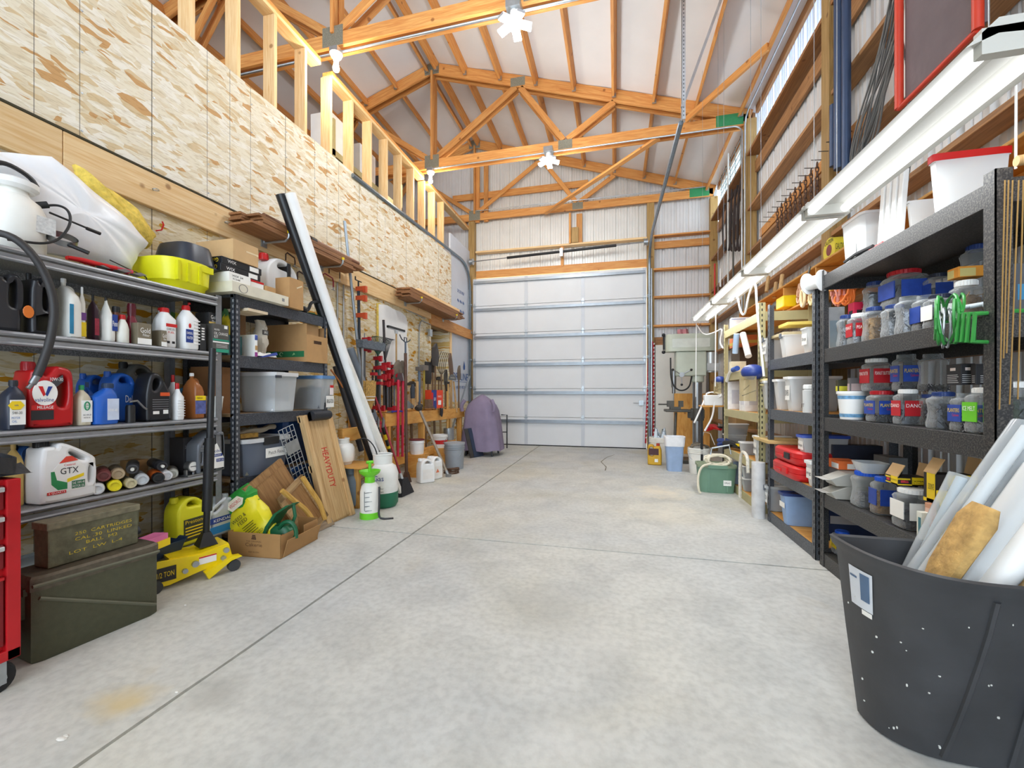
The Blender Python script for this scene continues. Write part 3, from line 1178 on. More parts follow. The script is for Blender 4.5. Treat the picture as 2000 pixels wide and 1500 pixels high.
JUGS = {
    'side': ([(.03, 0), (.97, 0), (1, .05), (1, .80), (.93, .93), (.70, .97), (.58, .97), (.46, .84), (.34, .80), (.30, .90), (.06, .90), (.05, .80), (0, .70), (0, .05)],
             [[(.60, .36), (.72, .30), (.84, .34), (.86, .72), (.76, .84), (.66, .80), (.62, .62)]], .18),
    'slant': ([(.03, 0), (.97, 0), (1, .05), (1, .62), (.97, .70), (.72, .84), (.42, .98), (.30, .98), (.27, .90), (.26, .93), (.04, .93), (.03, .80), (0, .66), (0, .05)],
              [[(.46, .80), (.54, .84), (.78, .72), (.80, .65), (.70, .66)], [(.84, .25), (.90, .25), (.91, .54), (.85, .54)]], .15),
    'arch': ([(.03, 0), (.97, 0), (1, .05), (1, .56), (.86, .70), (.66, .88), (.50, 1.0), (.22, 1.0), (.12, .88), (.02, .62), (0, .5), (0, .05)],
             [[(.26, .66), (.36, .62), (.56, .78), (.50, .88), (.30, .88)]], .9),
    'tall': ([(.03, 0), (.97, 0), (1, .05), (1, .86), (.92, .98), (.60, .98), (.52, .86), (.44, .86), (.42, .92), (.10, .92), (.08, .84), (0, .72), (0, .05)],
             [[(.58, .48), (.66, .42), (.80, .42), (.86, .50), (.86, .80), (.78, .88), (.66, .86), (.59, .74)]], .26),
    'top': ([(.03, 0), (.97, 0), (1, .05), (1, .72), (.92, .86), (.62, 1.0), (.30, 1.0), (.10, .88), (.02, .76), (0, .6), (0, .05)],
            [[(.30, .84), (.38, .80), (.66, .80), (.78, .78), (.66, .90), (.40, .92)]], .12),
}


def oil_jug(T, w, d, h, style, m, capm=None, flip=False, capr=.12):
    ol, hs, cx = JUGS[style]
    f = (lambda p: ((1 - p[0] if flip else p[0]) * w - w / 2, p[1] * h * .96))
    O = [(q.x, q.y) for q in chaikin([(*f(p), 0) for p in ol], 2)]
    H = [[(q.x, q.y) for q in chaikin([(*f(p), 0) for p in hh], 2)] for hh in hs]
    vs, fs = plate(O, H, d, min(.016, d * .22))
    o = put(MB().raw(vs, fs), 'body', m, T, None, 50)
    if capm:
        cx = (1 - cx if flip else cx) * w - w / 2
        zt = max(p[1] for p in O if abs(p[0] - cx) < w * .08) if any(abs(p[0] - cx) < w * .08 for p in O) else h * .85
        cyl_cap(T, cx, 0, zt - .004, w * capr, max(h * 1.0 - zt, .018), capm)
    return o


def quart(T, w, d, h, m, capm, nx=.0):
    put(MB().sup([(0, .46 * w, .46 * d, 4), (.02 * h, .5 * w, .5 * d, 5), (.66 * h, .5 * w, .5 * d, 5), (.76 * h, .38 * w, .42 * d, 3, nx * w * .6), (.86 * h, .2 * w, .2 * w, 2, nx * w), (.9 * h, .19 * w, .19 * w, 2, nx * w)], 24), 'body', m, T)
    cyl_cap(T, nx * w, 0, .88 * h, .22 * w, .12 * h, capm)


def round_bottle(T, r, h, m, capm, neck=.35, sh=.68, caph=.13):
    put(MB().sup([(0, r * .94, r * .94), (.015 * h, r, r), (sh * h, r, r), (sh * h + (1 - caph - sh) * h * .55, r * .75, r * .75), ((1 - caph) * h - .01 * h, r * neck, r * neck), ((1 - caph) * h, r * neck, r * neck)], 20), 'body', m, T)
    cyl_cap(T, 0, 0, (1 - caph) * h, r * neck * 1.15, caph * h, capm)


def sq_jar(T, w, d, h, m, lidm, fill=None, fillh=.75, lab=None, waist=.86):
    """square clear jar with a pinched waist and a big round lid"""
    put(MB().sup([(0, .44 * w, .44 * d, 5), (.03 * h, .49 * w, .49 * d, 5), (.16 * h, .5 * w, .5 * d, 5), (.22 * h, .47 * w, .47 * d, 5), (.45 * h, .5 * waist * w, .5 * waist * d, 5), (.66 * h, .46 * w, .46 * d, 5), (.76 * h, .5 * w, .5 * d, 5), (.82 * h, .47 * w, .47 * d, 3.4), (.86 * h, .38 * w, .38 * d, 2.2), (.89 * h, .38 * w, .38 * d, 2)], 28, True, False), 'jar', m, T)
    if lidm:
        rl = .41 * min(w, d)
        cyl_cap(T, 0, 0, .875 * h, rl, .125 * h, lidm, 'lid', 24)
    else:
        put(MB().sup([(.88 * h, .36 * w, .36 * d), (.91 * h, .39 * w, .39 * d), (.98 * h, .38 * w, .38 * d), (.98 * h, .34 * w, .34 * d), (.9 * h, .34 * w, .34 * d)], 24, False, False), 'neck_ring', m, T)
    if fill:
        contents(T, w * .455 * waist * 1.05, d * .455 * waist * 1.05, h * fillh, fill)
    if lab:
        (x0, x1, z0, z1), lm = lab
        sticker(T, x0 * w, x1 * w, z0 * h, z1 * h, -.5 * d * (.93 if waist < .95 else 1) - .002, lm)


_fr = random.Random(11)


def contents(T, hx, hy, h, m, n=70, l=.035):
    """loose screws or nails heaped inside a jar"""
    mb = MB()
    mb.sup([(.006, hx * .9, hy * .9, 5), (h * .9, hx * .97, hy * .97, 5), (h, hx * .6, hy * .6, 3)], 16)
    for i in range(n):
        a = _fr.uniform(0, 2 * PI)
        z = _fr.uniform(.01, h)
        if i % 2:
            p = V((hx * _fr.choice((-1, 1)) * .98, _fr.uniform(-hy, hy) * .9, z))
        else:
            p = V((_fr.uniform(-hx, hx) * .9, hy * _fr.choice((-1, 1, -1)) * .98, z))
        d = V((_fr.uniform(-1, 1), _fr.uniform(-1, 1), _fr.uniform(-1, 1))).normalized() * l * .5
        if abs(p.x) > hx * .95:
            d.x *= .15
        else:
            d.y *= .15
        mb.cyl(p - d, p + d, .0022, n=4)
    put(mb, 'contents', m, T, stuff=True)


NAILS = mat((96, 98, 104), .4, .7, .35, 90, .4, 90)
NAILD = mat((58, 58, 64), .45, .6, .35, 90, .4, 90)
NAILB = mat((158, 122, 78), .4, .6, .35, 90, .4, 90)
NAILL = mat((150, 152, 156), .35, .7, .3, 90, .4, 90)
CLR = clear((222, 226, 228), .07, .12)
CLR2 = clear((226, 230, 232), .42, .3)
CLR3 = clear((236, 238, 238), .62, .4)


def tote(T, w, d, h, m, lidm, fill=None, rim=True, lat=None, lidh=.03):
    put(MB().sup([(0, .43 * w, .42 * d, 8), (.02, .44 * w, .43 * d, 8), (h * .94, .49 * w, .485 * d, 9), (h * .94, .505 * w, .505 * d, 9), (h, .505 * w, .505 * d, 9)], 32, True, False), 'tub', m, T)
    if lidm:
        put(MB().sup([(h * .955, .515 * w, .52 * d, 9), (h * .955 + lidh, .515 * w, .52 * d, 9), (h * .955 + lidh, .48 * w, .48 * d, 9), (h * .955 + lidh * .6, .47 * w, .47 * d, 9)], 32), 'lid', lidm, T)
    if lat:
        put(MB().box(-.16 * w, .16 * w, -.53 * d, -.5 * d, h * .86, h * .97 + lidh), 'latch', lat, T, None, 0, .003)
    if fill:
        fm, fh = fill
        lump(T, .41 * w, .4 * d, h * fh, fm)


def lump(T, hx, hy, h, m, name='contents'):
    n = 12
    vs, fs = [], []
    for i in range(n + 1):
        for j in range(n + 1):
            x, y = -hx + 2 * hx * i / n, -hy + 2 * hy * j / n
            z = h * (.78 + .3 * math.sin(i * 1.7 + j) * math.cos(j * 1.3 + i * .6)) if 0 < i < n and 0 < j < n else .01
            vs.append((x, y, z))
    for i in range(n):
        for j in range(n):
            k = i * (n + 1) + j
            fs.append((k, k + 1, k + n + 2, k + n + 1))
    put(MB().raw(vs, fs), name, m, T)


def bucket(T, r, h, m, lidm=None, handle=True, rings=2, lidname='lid'):
    s = [(0, r * .86, r * .86), (.01, r * .88, r * .88), (h * .78, r * .97, r * .97)]
    for k in range(rings):
        z = h * (.8 + .07 * k)
        s += [(z, r * 1.04, r * 1.04), (z + h * .03, r * 1.04, r * 1.04), (z + h * .03, r * .98, r * .98)]
    s += [(h, r * 1.0, r * 1.0), (h, r * .95, r * .95), (.03, r * .83, r * .83)]
    put(MB().sup(s, 28, True, True), 'pail', m, T)
    if lidm:
        put(MB().sup([(h * .98, r * 1.05, r * 1.05), (h * 1.05, r * 1.05, r * 1.05), (h * 1.05, r * .97, r * .97), (h * 1.02, r * .95, r * .95)], 28), lidname, lidm, T)
    if handle:
        put(MB().tube([(r * 1.05 * math.cos(a), -r * 1.02 * math.sin(a) * .6 - .02, h * .82 - r * .9 * math.sin(a)) for a in [PI * i / 14 for i in range(15)]], .0035, 6), 'bail_handle', ZINC, T)


def coilrope(c, r, tr, turns, jit, n=28, squash=1.0, seed=1, tilt=None):
    rr = random.Random(seed)
    pts = []
    for k in range(turns):
        ph = rr.uniform(0, 6)
        a1, a2 = rr.uniform(-jit, jit), rr.uniform(-jit, jit)
        for i in range(n):
            t = 2 * PI * i / n
            q = r * (1 + .12 * math.sin(2 * t + ph)) + rr.uniform(-jit, jit) * .2
            pts.append(V((c[0] + q * math.cos(t), c[1] + a1 + a2 * math.sin(t + ph), c[2] + squash * q * math.sin(t))))
    return MB().tube(pts, tr, 6)
# ================================================================ LEFT: two shelf units
GS = speck((118, 118, 118), (168, 168, 168), 170, .4, .2)
LIP = mat((150, 152, 156), .42, .6, .08, 30)
BS = speck((54, 58, 66), (96, 100, 108), 220, .4, .2)
t = thing('steel_shelving', 'wide grey speckled steel shelf unit with silver lipped shelves, holding motor oil', 'shelf', (-2.88, 1.5, 0))
b = V((-2.88, 1.5, 0))
YA, YE = .55, 2.29
for z in (1.785, 1.405, .955, .585, .14):
    s = put(MB().box(-3.12 - b.x, -2.66 - b.x, YA - b.y, YE - b.y, z - .014, z), 'shelf_board', GS, t, None, 0)
    put(MB().tube([(-2.655 - b.x, YA - b.y, z - .012), (-2.655 - b.x, YE - b.y, z - .012)], .013, 8).box(-2.662 - b.x, -2.652 - b.x, YA - b.y, YE - b.y, z - .062, z - .03).tube([(-2.655 - b.x, YA - b.y, z - .055), (-2.655 - b.x, YE - b.y, z - .055)], .009, 8), 'lip', LIP, s)
    put(MB().box(-3.12 - b.x, -3.1 - b.x, YA - b.y, YE - b.y, z - .06, z - .014), 'rear_rail', GS, s)
for x in (-2.66, -3.12):
    for y in (YA, YE):
        put(MB().box(x - b.x - .003, x - b.x, y - b.y, y - b.y + .045, 0, 1.80).box(x - b.x - .04 if x > -3 else x - b.x, x - b.x if x > -3 else x - b.x + .04, y - b.y + .042, y - b.y + .045, 0, 1.80), 'post', mat((136, 138, 142), .4, .5, .08, 40), t, None, 0)

t = thing('steel_shelving', 'black bolted steel shelf unit with clear totes, left side', 'shelf', (-2.88, 2.9, 0))
b = V((-2.88, 2.9, 0))
YA, YE = 2.43, 3.42
for z in (1.835, 1.40, .972, .50, .10):
    s = put(MB().box(-3.12 - b.x, -2.665 - b.x, YA - b.y, YE - b.y, z - .02, z), 'shelf_board', mat((150, 122, 88), .8) if z < 1.8 else BS, t, None, 0)
    for x in (-2.66, -3.12):
        put(MB().box(x - b.x - .012, x - b.x, YA - b.y + .01, YE - b.y - .01, z - .088, z + .001), 'shelf_beam', BS, s, None, 0, .002)
for x, sg in ((-2.652, -1), (-3.13, 1)):
    for y, sy in ((YA, 1), (YE, -1)):
        mb = MB()
        mb.box(min(x, x + sg * .003) - b.x, max(x, x + sg * .003) - b.x, min(y, y + sy * .042) - b.y, max(y, y + sy * .042) - b.y, 0, 1.845)
        mb.box(min(x, x + sg * .042) - b.x, max(x, x + sg * .042) - b.x, min(y, y + sy * .003) - b.y, max(y, y + sy * .003) - b.y, 0, 1.845)
        o = put(mb, 'post', BS, t, None, 0)
        if x > -3:
            h = MB()
            for k in range(44):
                z = .06 + k * .04
                h.box(x - b.x + .0005, x - b.x + .001, min(y + sy * .012, y + sy * .024) - b.y, max(y + sy * .012, y + sy * .024) - b.y, z, z + .02)
                h.box(min(x + sg * .012, x + sg * .024) - b.x, max(x + sg * .012, x + sg * .024) - b.x, y - b.y - .001, y - b.y - .0003, z, z + .02)
            q = put(h, 'slots', mat((150, 152, 156), .5), o, stuff=True)

# ---------------- top of the grey unit
Z1 = 1.787
# white plastic wrapped insulation leaning on the wall
t = thing('insulation_bundle', 'loose white plastic sheet over a yellow insulation batt on the top left shelf', 'insulation', (-2.95, 1.5, Z1))
ol = [P(*q, X=-2.86) for q in ((-90, 268), (0, 296), (100, 306), (145, 338), (200, 384), (258, 434), (292, 474), (268, 500), (255, 528), (120, 498), (-90, 470))]
c = V((-2.95, 1.5, Z1))


def sheet_of(ol, th, amp, seed, pull=.0):
    """pillow-like crumpled slab from an outline standing in the YZ plane"""
    cy = sum(p.y for p in ol) / len(ol)
    cz = sum(p.z for p in ol) / len(ol)
    rr = random.Random(seed)
    n = 10
    mb = MB()
    ring = [(p.y, p.z) for p in ol]
    rg = []
    for i in range(len(ring)):
        a, b_ = ring[i], ring[(i + 1) % len(ring)]
        for k in range(5):
            rg.append((a[0] + (b_[0] - a[0]) * k / 5, a[1] + (b_[1] - a[1]) * k / 5))
    rs = []
    for j in range(n + 1):
        f = j / n
        rs.append([(ol[0].x + th * (1 - f ** 3) ** .6 + amp * f * math.sin(a * 23 + zz * 17 + f * 5) * math.sin(zz * 31 + a * 9) - pull * (zz - cz), cy + (a - cy) * max(f, .02), cz + (zz - cz) * max(f, .02)) for a, zz in rg])
    mb.rings(rs, True, False)
    back = [(ol[0].x - .04, a, zz) for a, zz in rg]
    mb.rings([rs[-1], back], False, True)
    mb.v = [tuple(V(v) - c) for v in mb.v]
    return mb


put(sheet_of(ol, .06, .014, 2, .03), 'plastic_sheet', mat((240, 241, 243), .35, 0, .03, 5, .4, 9), t, None, 60)
ol2 = [P(*q, X=-2.98) for q in ((150, 320), (172, 342), (215, 370), (262, 410), (305, 462), (286, 486), (240, 470), (180, 420))]
put(sheet_of(ol2, .07, .02, 5, .04), 'batt', mat((236, 206, 96), .95, 0, .2, 30, .8, 60), t, 'yellow fibre batt', 60)
# pump sprayer
T, w, d, h = LT('pump_sprayer', 'white pump sprayer with black handle on the top left shelf', 'sprayer', -30, 92, 330, Z1, .2, .04)
w = .22
put(MB().sup([(0, .1, .1), (.01, .108, .108), (.2, .11, .11), (.25, .09, .09), (.28, .055, .055), (.31, .05, .05)], 28), 'tank', MILK, T)
put(MB().sup([(.305, .07, .07), (.32, .085, .085), (.345, .085, .085), (.36, .05, .05)], 24), 'collar', WHITE, T)
put(MB().tube(chaikin([(-.06, 0, .36), (-.07, 0, .40), (-.02, 0, .425), (.06, 0, .40), (.085, 0, .36)], 2, False), .011, 8), 'handle', BLACK, T)
put(MB().tube(chaikin([(.07, -.03, .25), (.13, -.06, .29), (.17, -.08, .27), (.16, -.1, .18), (.08, -.12, .06), (-.08, -.13, .03)], 3, False), .006, 7), 'hose', BLACK, T)
put(MB().cyl((.06, -.03, .255), (.1, -.05, .275), .016).cyl((.10, -.06, .235), (.3, -.06, .21), .005).cyl((.25, -.06, .214), (.31, -.06, .208), .009), 'wand', BLACK, T)
sticker(T, .02, .1, .11, .19, -.104, mat((206, 206, 204), .6, 0, .2, 90))
# small tools lying along the front edge
t = thing('filter_strap_wrench', 'steel band filter wrench lying on the top left shelf edge', 'wrench', P(121, 477, X=-2.72))
put(MB().rings([[(.055 * math.cos(a), .055 * math.sin(a), z) for a in [2 * PI * i / 24 for i in range(24)]] for z in (.0, .03)], False, False).rings([[(.051 * math.cos(a), .051 * math.sin(a), z) for a in [2 * PI * i / 24 for i in range(24)]] for z in (.0, .03)], False, False), 'band', STEEL, t)
t.rotation_euler = (.15, .65, 0)
t.location.z += .012
put(MB().cyl((.05, 0, .015), (.1, .06, .01), .01), 'handle', BLACK, t)
for i, (x, y, m, lb, an) in enumerate(((165, 492, RED, 'red gripped pliers beside the strap wrench on the top left shelf', .9), (200, 505, RED, 'thick red handled tool nearest the black pad on the top left shelf', .8), (232, 518, mat((190, 60, 80), .5), 'pinkish red handled tool at the yellow pan', .8))):
    p = P(x, y, X=-2.68)
    p.z = Z1 + .02
    t = thing('hand_tool', lb, 'tool', p, an + .6)
    put(MB().tube([(-.07, 0, 0), (-.02, .012, .004), (.05, .02, 0)], .010, 7).tube([(-.07, -.01, 0), (-.02, -.02, .004), (.05, -.03, 0)], .010, 7), 'grip', m, t)
    put(MB().prism([(.05, -.006), (.09, -.012), (.12, 0), (.09, .008)], -.025, .02), 'jaw', STEEL, t)
T, w, d, h = LT('sanding_pad', 'black scrub pad standing on the top left shelf behind the red tools', 'pad', 190, 236, 492, Z1, .03, .1)
put(MB().box(-w / 2, w / 2, -.015, .015, 0, .05), 'pad', mat((44, 46, 50), .9, 0, .2, 60, .5), T, None, 0, .004)
p = P(262, 520, X=-2.70)
p.z = Z1 + .01
t = thing('wire_hook', 'thin black wire hook beside the yellow drain pan', 'hook', p, PI / 2)
put(MB().tube(chaikin([(-.12, .0, .06), (.0, 0, .03), (.06, 0, .02), (.07, 0, .0), (.03, 0, -.004)], 2, False), .003, 6), 'wire', BLACK, t)
# yellow drain pan and black pan upside down on it
T, w, d, h = LT('drain_pan', 'bright yellow oil drain pan on the top left shelf', 'pan', 255, 428, 497, Z1, .40, .0)
put(MB().sup([(0, .84 * w / 2, .84 * d / 2, 3.4), (.035, .88 * w / 2, .88 * d / 2, 3.4), (.05, .97 * w / 2, .97 * d / 2, 3.2), (.17, w / 2, d / 2, 3.2), (.19, w / 2 * .985, d / 2 * .985, 3.2), (.19, w / 2 * .9, d / 2 * .9, 3.2), (.08, w / 2 * .85, d / 2 * .85, 3.2)], 32), 'pan', mat((236, 232, 20), .35, 0, .04), T)
for x in (-.3, -.12, .1):
    put(MB().box(x * w - .008, x * w + .008, -d / 2 - .004, -d / 2 + .02, .05, .17), 'rib', mat((220, 216, 16), .4), T)
put(MB().box(.12 * w, .38 * w, -d / 2 * .97 - .006, -d / 2 * .9, .14, .18), 'spout', mat((228, 224, 18), .4), T)
T2, w2, d2, h2 = LT('drain_pan', 'black plastic pan turned upside down on the yellow pan', 'pan', 300, 437, 462, Z1 + .192, .34, .04)
put(MB().sup([(0, w2 / 2, d2 / 2, 4), (.012, w2 / 2, d2 / 2, 4), (.02, w2 / 2 * .93, d2 / 2 * .93, 4), (.12, w2 / 2 * .8, d2 / 2 * .8, 4), (.145, w2 / 2 * .74, d2 / 2 * .74, 4)], 32), 'pan', mat((44, 50, 62), .35, 0, .1), T2)

# ---------------- top of the black unit
Z0 = 1.838
T, w, d, h = LT('flat_carton', 'long flat cream carton overhanging the front of the black unit top', 'box', 432, 556, 556, Z0, .34, -.05)
w, h = .52, .075
T.location.y = 2.62
carton(T, w, d, h, mat((226, 220, 200), .7))
put(MB().tube([(-w / 2 + .09 + .035 * math.cos(a), -d / 2 - .001, .037 + .03 * math.sin(a)) for a in [2 * PI * i / 20 for i in range(20)]], .0018, 4, True), 'ring_print', mat((110, 110, 112), .6), T)
put(MB().box(w / 2 - .07, w / 2 - .045, -d / 2 - .001, -d / 2, .025, .05), 'barcode', mat((140, 140, 140), .6), T)
zz = Z0 + h + .001
T, w, d, h = LT('filter_carton', 'white filter carton under the black filter boxes on the black unit', 'box', 436, 482, 530, zz, .2, .0)
w, h = .18, .075
T.location.y = 2.47
carton(T, w, d, h, PAPER)
text(T, 'WIX 24', -.02, .05, -d / 2 - .001, .09, .014, INK)
text(T, '51348', -.03, .028, -d / 2 - .001, .06, .01, INK)
t = thing('filter_carton', 'white and red filter carton beside the white one on the black unit', 'box', (-2.76, 2.64, zz), PI / 2)
carton(t, .12, .18, .07, PAPER)
sticker(t, -.06, .06, .055, .07, -.0905, RED)
t = thing('small_carton', 'small plain brown carton in front on the long cream carton', 'box', (-2.73, 2.76, zz), PI / 2)
carton(t, .1, .14, .055, CARD)
for k, (y, lb) in enumerate(((2.52, 'lower of two black gold-lettered filter boxes on the black unit'), (2.53, 'upper of two black gold-lettered filter boxes on the black unit'))):
    t = thing('filter_box', lb, 'box', (-2.80, y, zz + .077 + k * .052), PI / 2, None)
    carton(t, .34, .22, .05, mat((30, 32, 36), .35))
    o = text(t, 'Gold Filter', -.17 - .0008, .025, .0, .16, .028, INKY)
    o.matrix_local = Matrix.Translation((-.1708, 0, .025)) @ Matrix.Rotation(-PI / 2, 4, 'Z') @ Matrix.Rotation(PI, 4, 'Y') @ Matrix.Translation((.17, 0, -.025))
    text(t, 'WIX', -.09, .027, -.111, .07, .022, INKW)
    sticker(t, .06, .14, .008, .042, -.1115, PAPER)
T, w, d, h = LT('carton', 'plain brown carton topmost on the filter boxes', 'box', 432, 520, 462, zz + .18, .22, -.01)
w, h, d = .22, .15, .34
T.location.y = 2.55
T.location.x = -2.85
carton(T, w, d, h, CARDL)
put(MB().box(-.0, w / 2 + .001, -d / 2 - .001, d / 2, h * .55, h * .55 + .012), 'seam_tape', mat((228, 206, 166), .3), T)
T, w, d, h = LT('carton', 'tall narrow brown carton beside the white jug on the black unit', 'box', 524, 566, 533, Z0, .14, -.03)
T.location.y = 2.99
carton(T, .16, .14, .25, CARD)
put(MB().prism([(.0, .18), (.06, .21), (.065, .2), (.005, .17)], -.071, -.0705), 'tape', mat((226, 210, 176), .3), T)
t = thing('coolant_jug', 'white jug with red cap and black strap at the back of the black unit top', 'jug', (-2.96, 3.13, Z0), PI / 2)
oil_jug(t, .36, .16, .50, 'top', WHITE, RED, capr=.1)
put(MB().box(.04, .08, -.086, .086, .2, .46), 'strap', BLACK, t, None, 0, .003)
t = thing('breast_drill', 'black hand crank tool lying at the far end of the black unit top', 'tool', (-2.72, 3.16, Z0), PI / 2)
put(MB().tube(chaikin([(-.1, -.03, .11), (-.03, -.03, .03), (.03, -.03, .02), (.06, -.03, .05), (.09, -.03, .12), (.2, -.03, .14)], 2, False), .014, 8), 'crank', BLACK, t)
put(MB().cyl((-.13, -.03, .14), (-.09, -.03, .1), .024).ball((0, -.03, .03), .03), 'chuck', BLACK, t)
t = thing('green_cloth', 'dark green cloth spread on the far end of the black unit top', 'cloth', (-2.82, 3.26, Z0), PI / 2)
lump(t, .13, .14, .03, mat((52, 92, 58), .9, 0, .2, 30, .5), 'cloth')

# ---------------- second shelf of the grey unit
Z2 = 1.407
DKO = mat((40, 40, 44), .35, 0, .1)
T, w, d, h = LT('oil_jug', 'dark grey oil jug cut by the left edge, second shelf', 'jug', -40, 44, 522, Z2, .12)
oil_jug(T, w, d, h, 'tall', DKO, BLACK)
T, w, d, h = LT('oil_jug', 'dark grey oil jug with orange spot, second from left on its shelf', 'jug', 36, 104, 530, Z2, .12)
oil_jug(T, w, d, h, 'tall', DKO, BLACK)
put(MB().sup([(0, .02, .03), (.002, .018, .028)], 14, M=Matrix.Translation((-.05, -.061, .1)) @ Matrix.Rotation(PI / 2, 4, 'X')), 'orange_emblem', mat((226, 120, 40), .5), T)
T, w, d, h = LT('gallon_jug', 'white gallon jug with blue side label by the dark jugs', 'jug', 104, 164, 540, Z2, .15)
gallon(T, w, d, h, MILK, WHITE)
sticker(T, -w * .46, -w * .2, .02, .17, -d / 2 - .001, mat((40, 130, 170), .5, 0, .2, 20))
T, w, d, h = LT('chemical_bottle', 'slim white bottle with yellow and purple label on the second shelf', 'bottle', 150, 178, 558, Z2, .09)
round_bottle(T, w * .5, h, MILK, WHITE)
sticker(T, -w * .42, w * .42, .015, .09, -w * .5, YEL)
sticker(T, -w * .42, w * .42, .1, .14, -w * .5, mat((110, 60, 140), .5))
T, w, d, h = LT('additive_bottle', 'dark bottle with red label between two white bottles, second shelf', 'bottle', 172, 196, 574, Z2, .07, .06)
quart(T, w, .06, h, mat((50, 26, 40), .4), BLACK)
sticker(T, -w * .4, w * .4, .03, .12, -.031, mat((150, 40, 60), .5, 0, .3, 50))
T, w, d, h = LT('power_steering_bottle', 'white bottle with blue label and tapered spout, second shelf', 'bottle', 190, 230, 578, Z2, .1)
put(MB().sup([(0, .46 * w, .045, 3), (.01, .5 * w, .05, 3), (.52 * h, .5 * w, .05, 3), (.6 * h, .44 * w, .04, 2), (.86 * h, .1 * w, .012, 2), (.93 * h, .07 * w, .008)], 22), 'body', MILK, T)
cyl_cap(T, 0, 0, .92 * h, .006, .08 * h, BLACK)
sticker(T, -w * .05, w * .46, .06, .15, -.0515, INKB)
text(T, 'Penn', w * .2, .1, -.0535, w * .44, .03, INKW)
for x0, x1, yt, m, cm, lb, r in ((224, 238, 598, mat((110, 60, 40), .3), BLACK, 'small brown bottle with black cap, second shelf', .026), (231, 251, 614, mat((238, 236, 226), .4), RED, 'little cream bottle with red cap in front, second shelf', .028), (250, 268, 592, mat((120, 20, 40), .25), mat((90, 14, 30), .3), 'dark red bottle with tall wine coloured cap, second shelf', .03)):
    T, w, d, h = LT('additive_bottle', lb, 'bottle', x0, x1, yt, Z2, .05, .05 if yt < 600 else .02)
    round_bottle(T, r, h, m, cm, .55 if yt < 600 else .4, .5, .3 if yt == 592 else .16)
KHAKI = mat((128, 118, 98), .45)
for x0, x1, yt, lb, zz, bk, hh in ((250, 296, 630, 'khaki gold-lettered filter box on the second shelf', Z2, .0, .14), (297, 326, 644, 'smaller khaki filter box beside the first, second shelf', Z2, .0, .1)):
    T, w, d, h = LT('filter_box', lb, 'box', x0, x1, yt, zz, .1, bk)
    carton(T, w, d, h, KHAKI)
    sticker(T, -w / 2, w / 2, 0, h * .28, -d / 2, PAPER)
    text(T, 'Gold', .03 * w, h * .66, -d / 2 - .0022, w * .72, h * .24, INKW)
    text(T, 'Filter', .1 * w, h * .44, -d / 2 - .0022, w * .5, h * .12, INKW)
T, w, d, h = LT('fuel_treatment_jug', 'white jug with red cap behind, partly hidden on the second shelf', 'jug', 298, 340, 600, Z2, .08, .15)
gallon(T, w, d, h, WHITE, RED, -.1)
T, w, d, h = LT('fuel_treatment_jug', 'white diesel additive jug with red cap, front of second shelf', 'jug', 304, 347, 600, Z2, .08, .02)
put(MB().sup([(0, .46 * w, .45 * d, 5), (.01, .5 * w, .5 * d, 5), (.72 * h, .5 * w, .5 * d, 5), (.84 * h, .3 * w, .35 * d, 2.4, -.08 * w), (.9 * h, .22 * w, .22 * w, 2, -.08 * w)], 24), 'body', WHITE, T)
cyl_cap(T, -.08 * w, 0, .89 * h, .26 * w, .11 * h, RED)
sticker(T, -w * .3, w * .46, .52 * h, .6 * h, -d / 2, INKR)
text(T, 'DIESEL', .05 * w, h * .46, -d / 2 - .001, w * .6, h * .055, INK)
text(T, 'FUEL', .05 * w, h * .38, -d / 2 - .001, w * .44, h * .05, INKR)
for x in (-.15, .2):
    put(MB().box(x * w - .008, x * w + .008, -d / 2 - .0015, -d / 2, .1 * h, .16 * h), 'print', INK, T)
T, w, d, h = LT('fuel_treatment_jug', 'white ribbed jug with red spout cap and blue label, second shelf', 'jug', 346, 391, 590, Z2, .09, .0)
mb = MB().sup([(0, .46 * w, .45 * d, 5), (.01, .5 * w, .5 * d, 5), (.66 * h, .5 * w, .5 * d, 5), (.8 * h, .26 * w, .3 * d, 2.4, -.1 * w), (.85 * h, .18 * w, .18 * w, 2, -.1 * w)], 24)
for k in range(8):
    mb.box(.06 * w, .47 * w, -d / 2 - .003, -d / 2 + .004, h * (.12 + .07 * k), h * (.12 + .07 * k) + .006)
put(mb, 'body', WHITE, T)
cyl_cap(T, -.1 * w, 0, .84 * h, .22 * w, .1 * h, RED)
put(MB().tube([(-.1 * w, 0, .93 * h), (.05 * w, 0, .96 * h), (.1 * w, 0, 1.0 * h)], .004, 6).ball((.12 * w, 0, 1.0 * h), .008), 'spout', RED, T)
sticker(T, -w * .46, 0.02 * w, .14 * h, .42 * h, -d / 2, INKB)
text(T, 'WATER', -.22 * w, .24 * h, -d / 2 - .002, w * .4, h * .06, INKW)
text(T, 'DIESEL', -.22 * w, .34 * h, -d / 2 - .002, w * .4, h * .05, INKW)
put(MB().sup([(0, .07 * w + .002, .05 * h), (.001, .07 * w, .045 * h)], 14, M=Matrix.Translation((-.2 * w, -d / 2 - .001, .5 * h)) @ Matrix.Rotation(PI / 2, 4, 'X')), 'red_oval', INKR, T)
T, w, d, h = LT('dark_carton', 'narrow black carton between the ribbed jug and oil change kit', 'box', 384, 400, 632, Z2, .08, .02)
w = .045
carton(T, w, d, h, mat((36, 40, 44), .4))
mb = MB()
for k in range(5):
    mb.box(-.01, .01, -d / 2 - .0008, -d / 2, h * (.4 + .1 * k), h * (.4 + .1 * k) + .01)
put(mb, 'print', INKW, T, stuff=True)
T, w, d, h = LT('oil_change_kit', 'grey oil change kit carton with green stripe, right end of second shelf', 'box', 397, 447, 632, Z2, .11, .0)
carton(T, w, d, h, mat((84, 82, 78), .45))
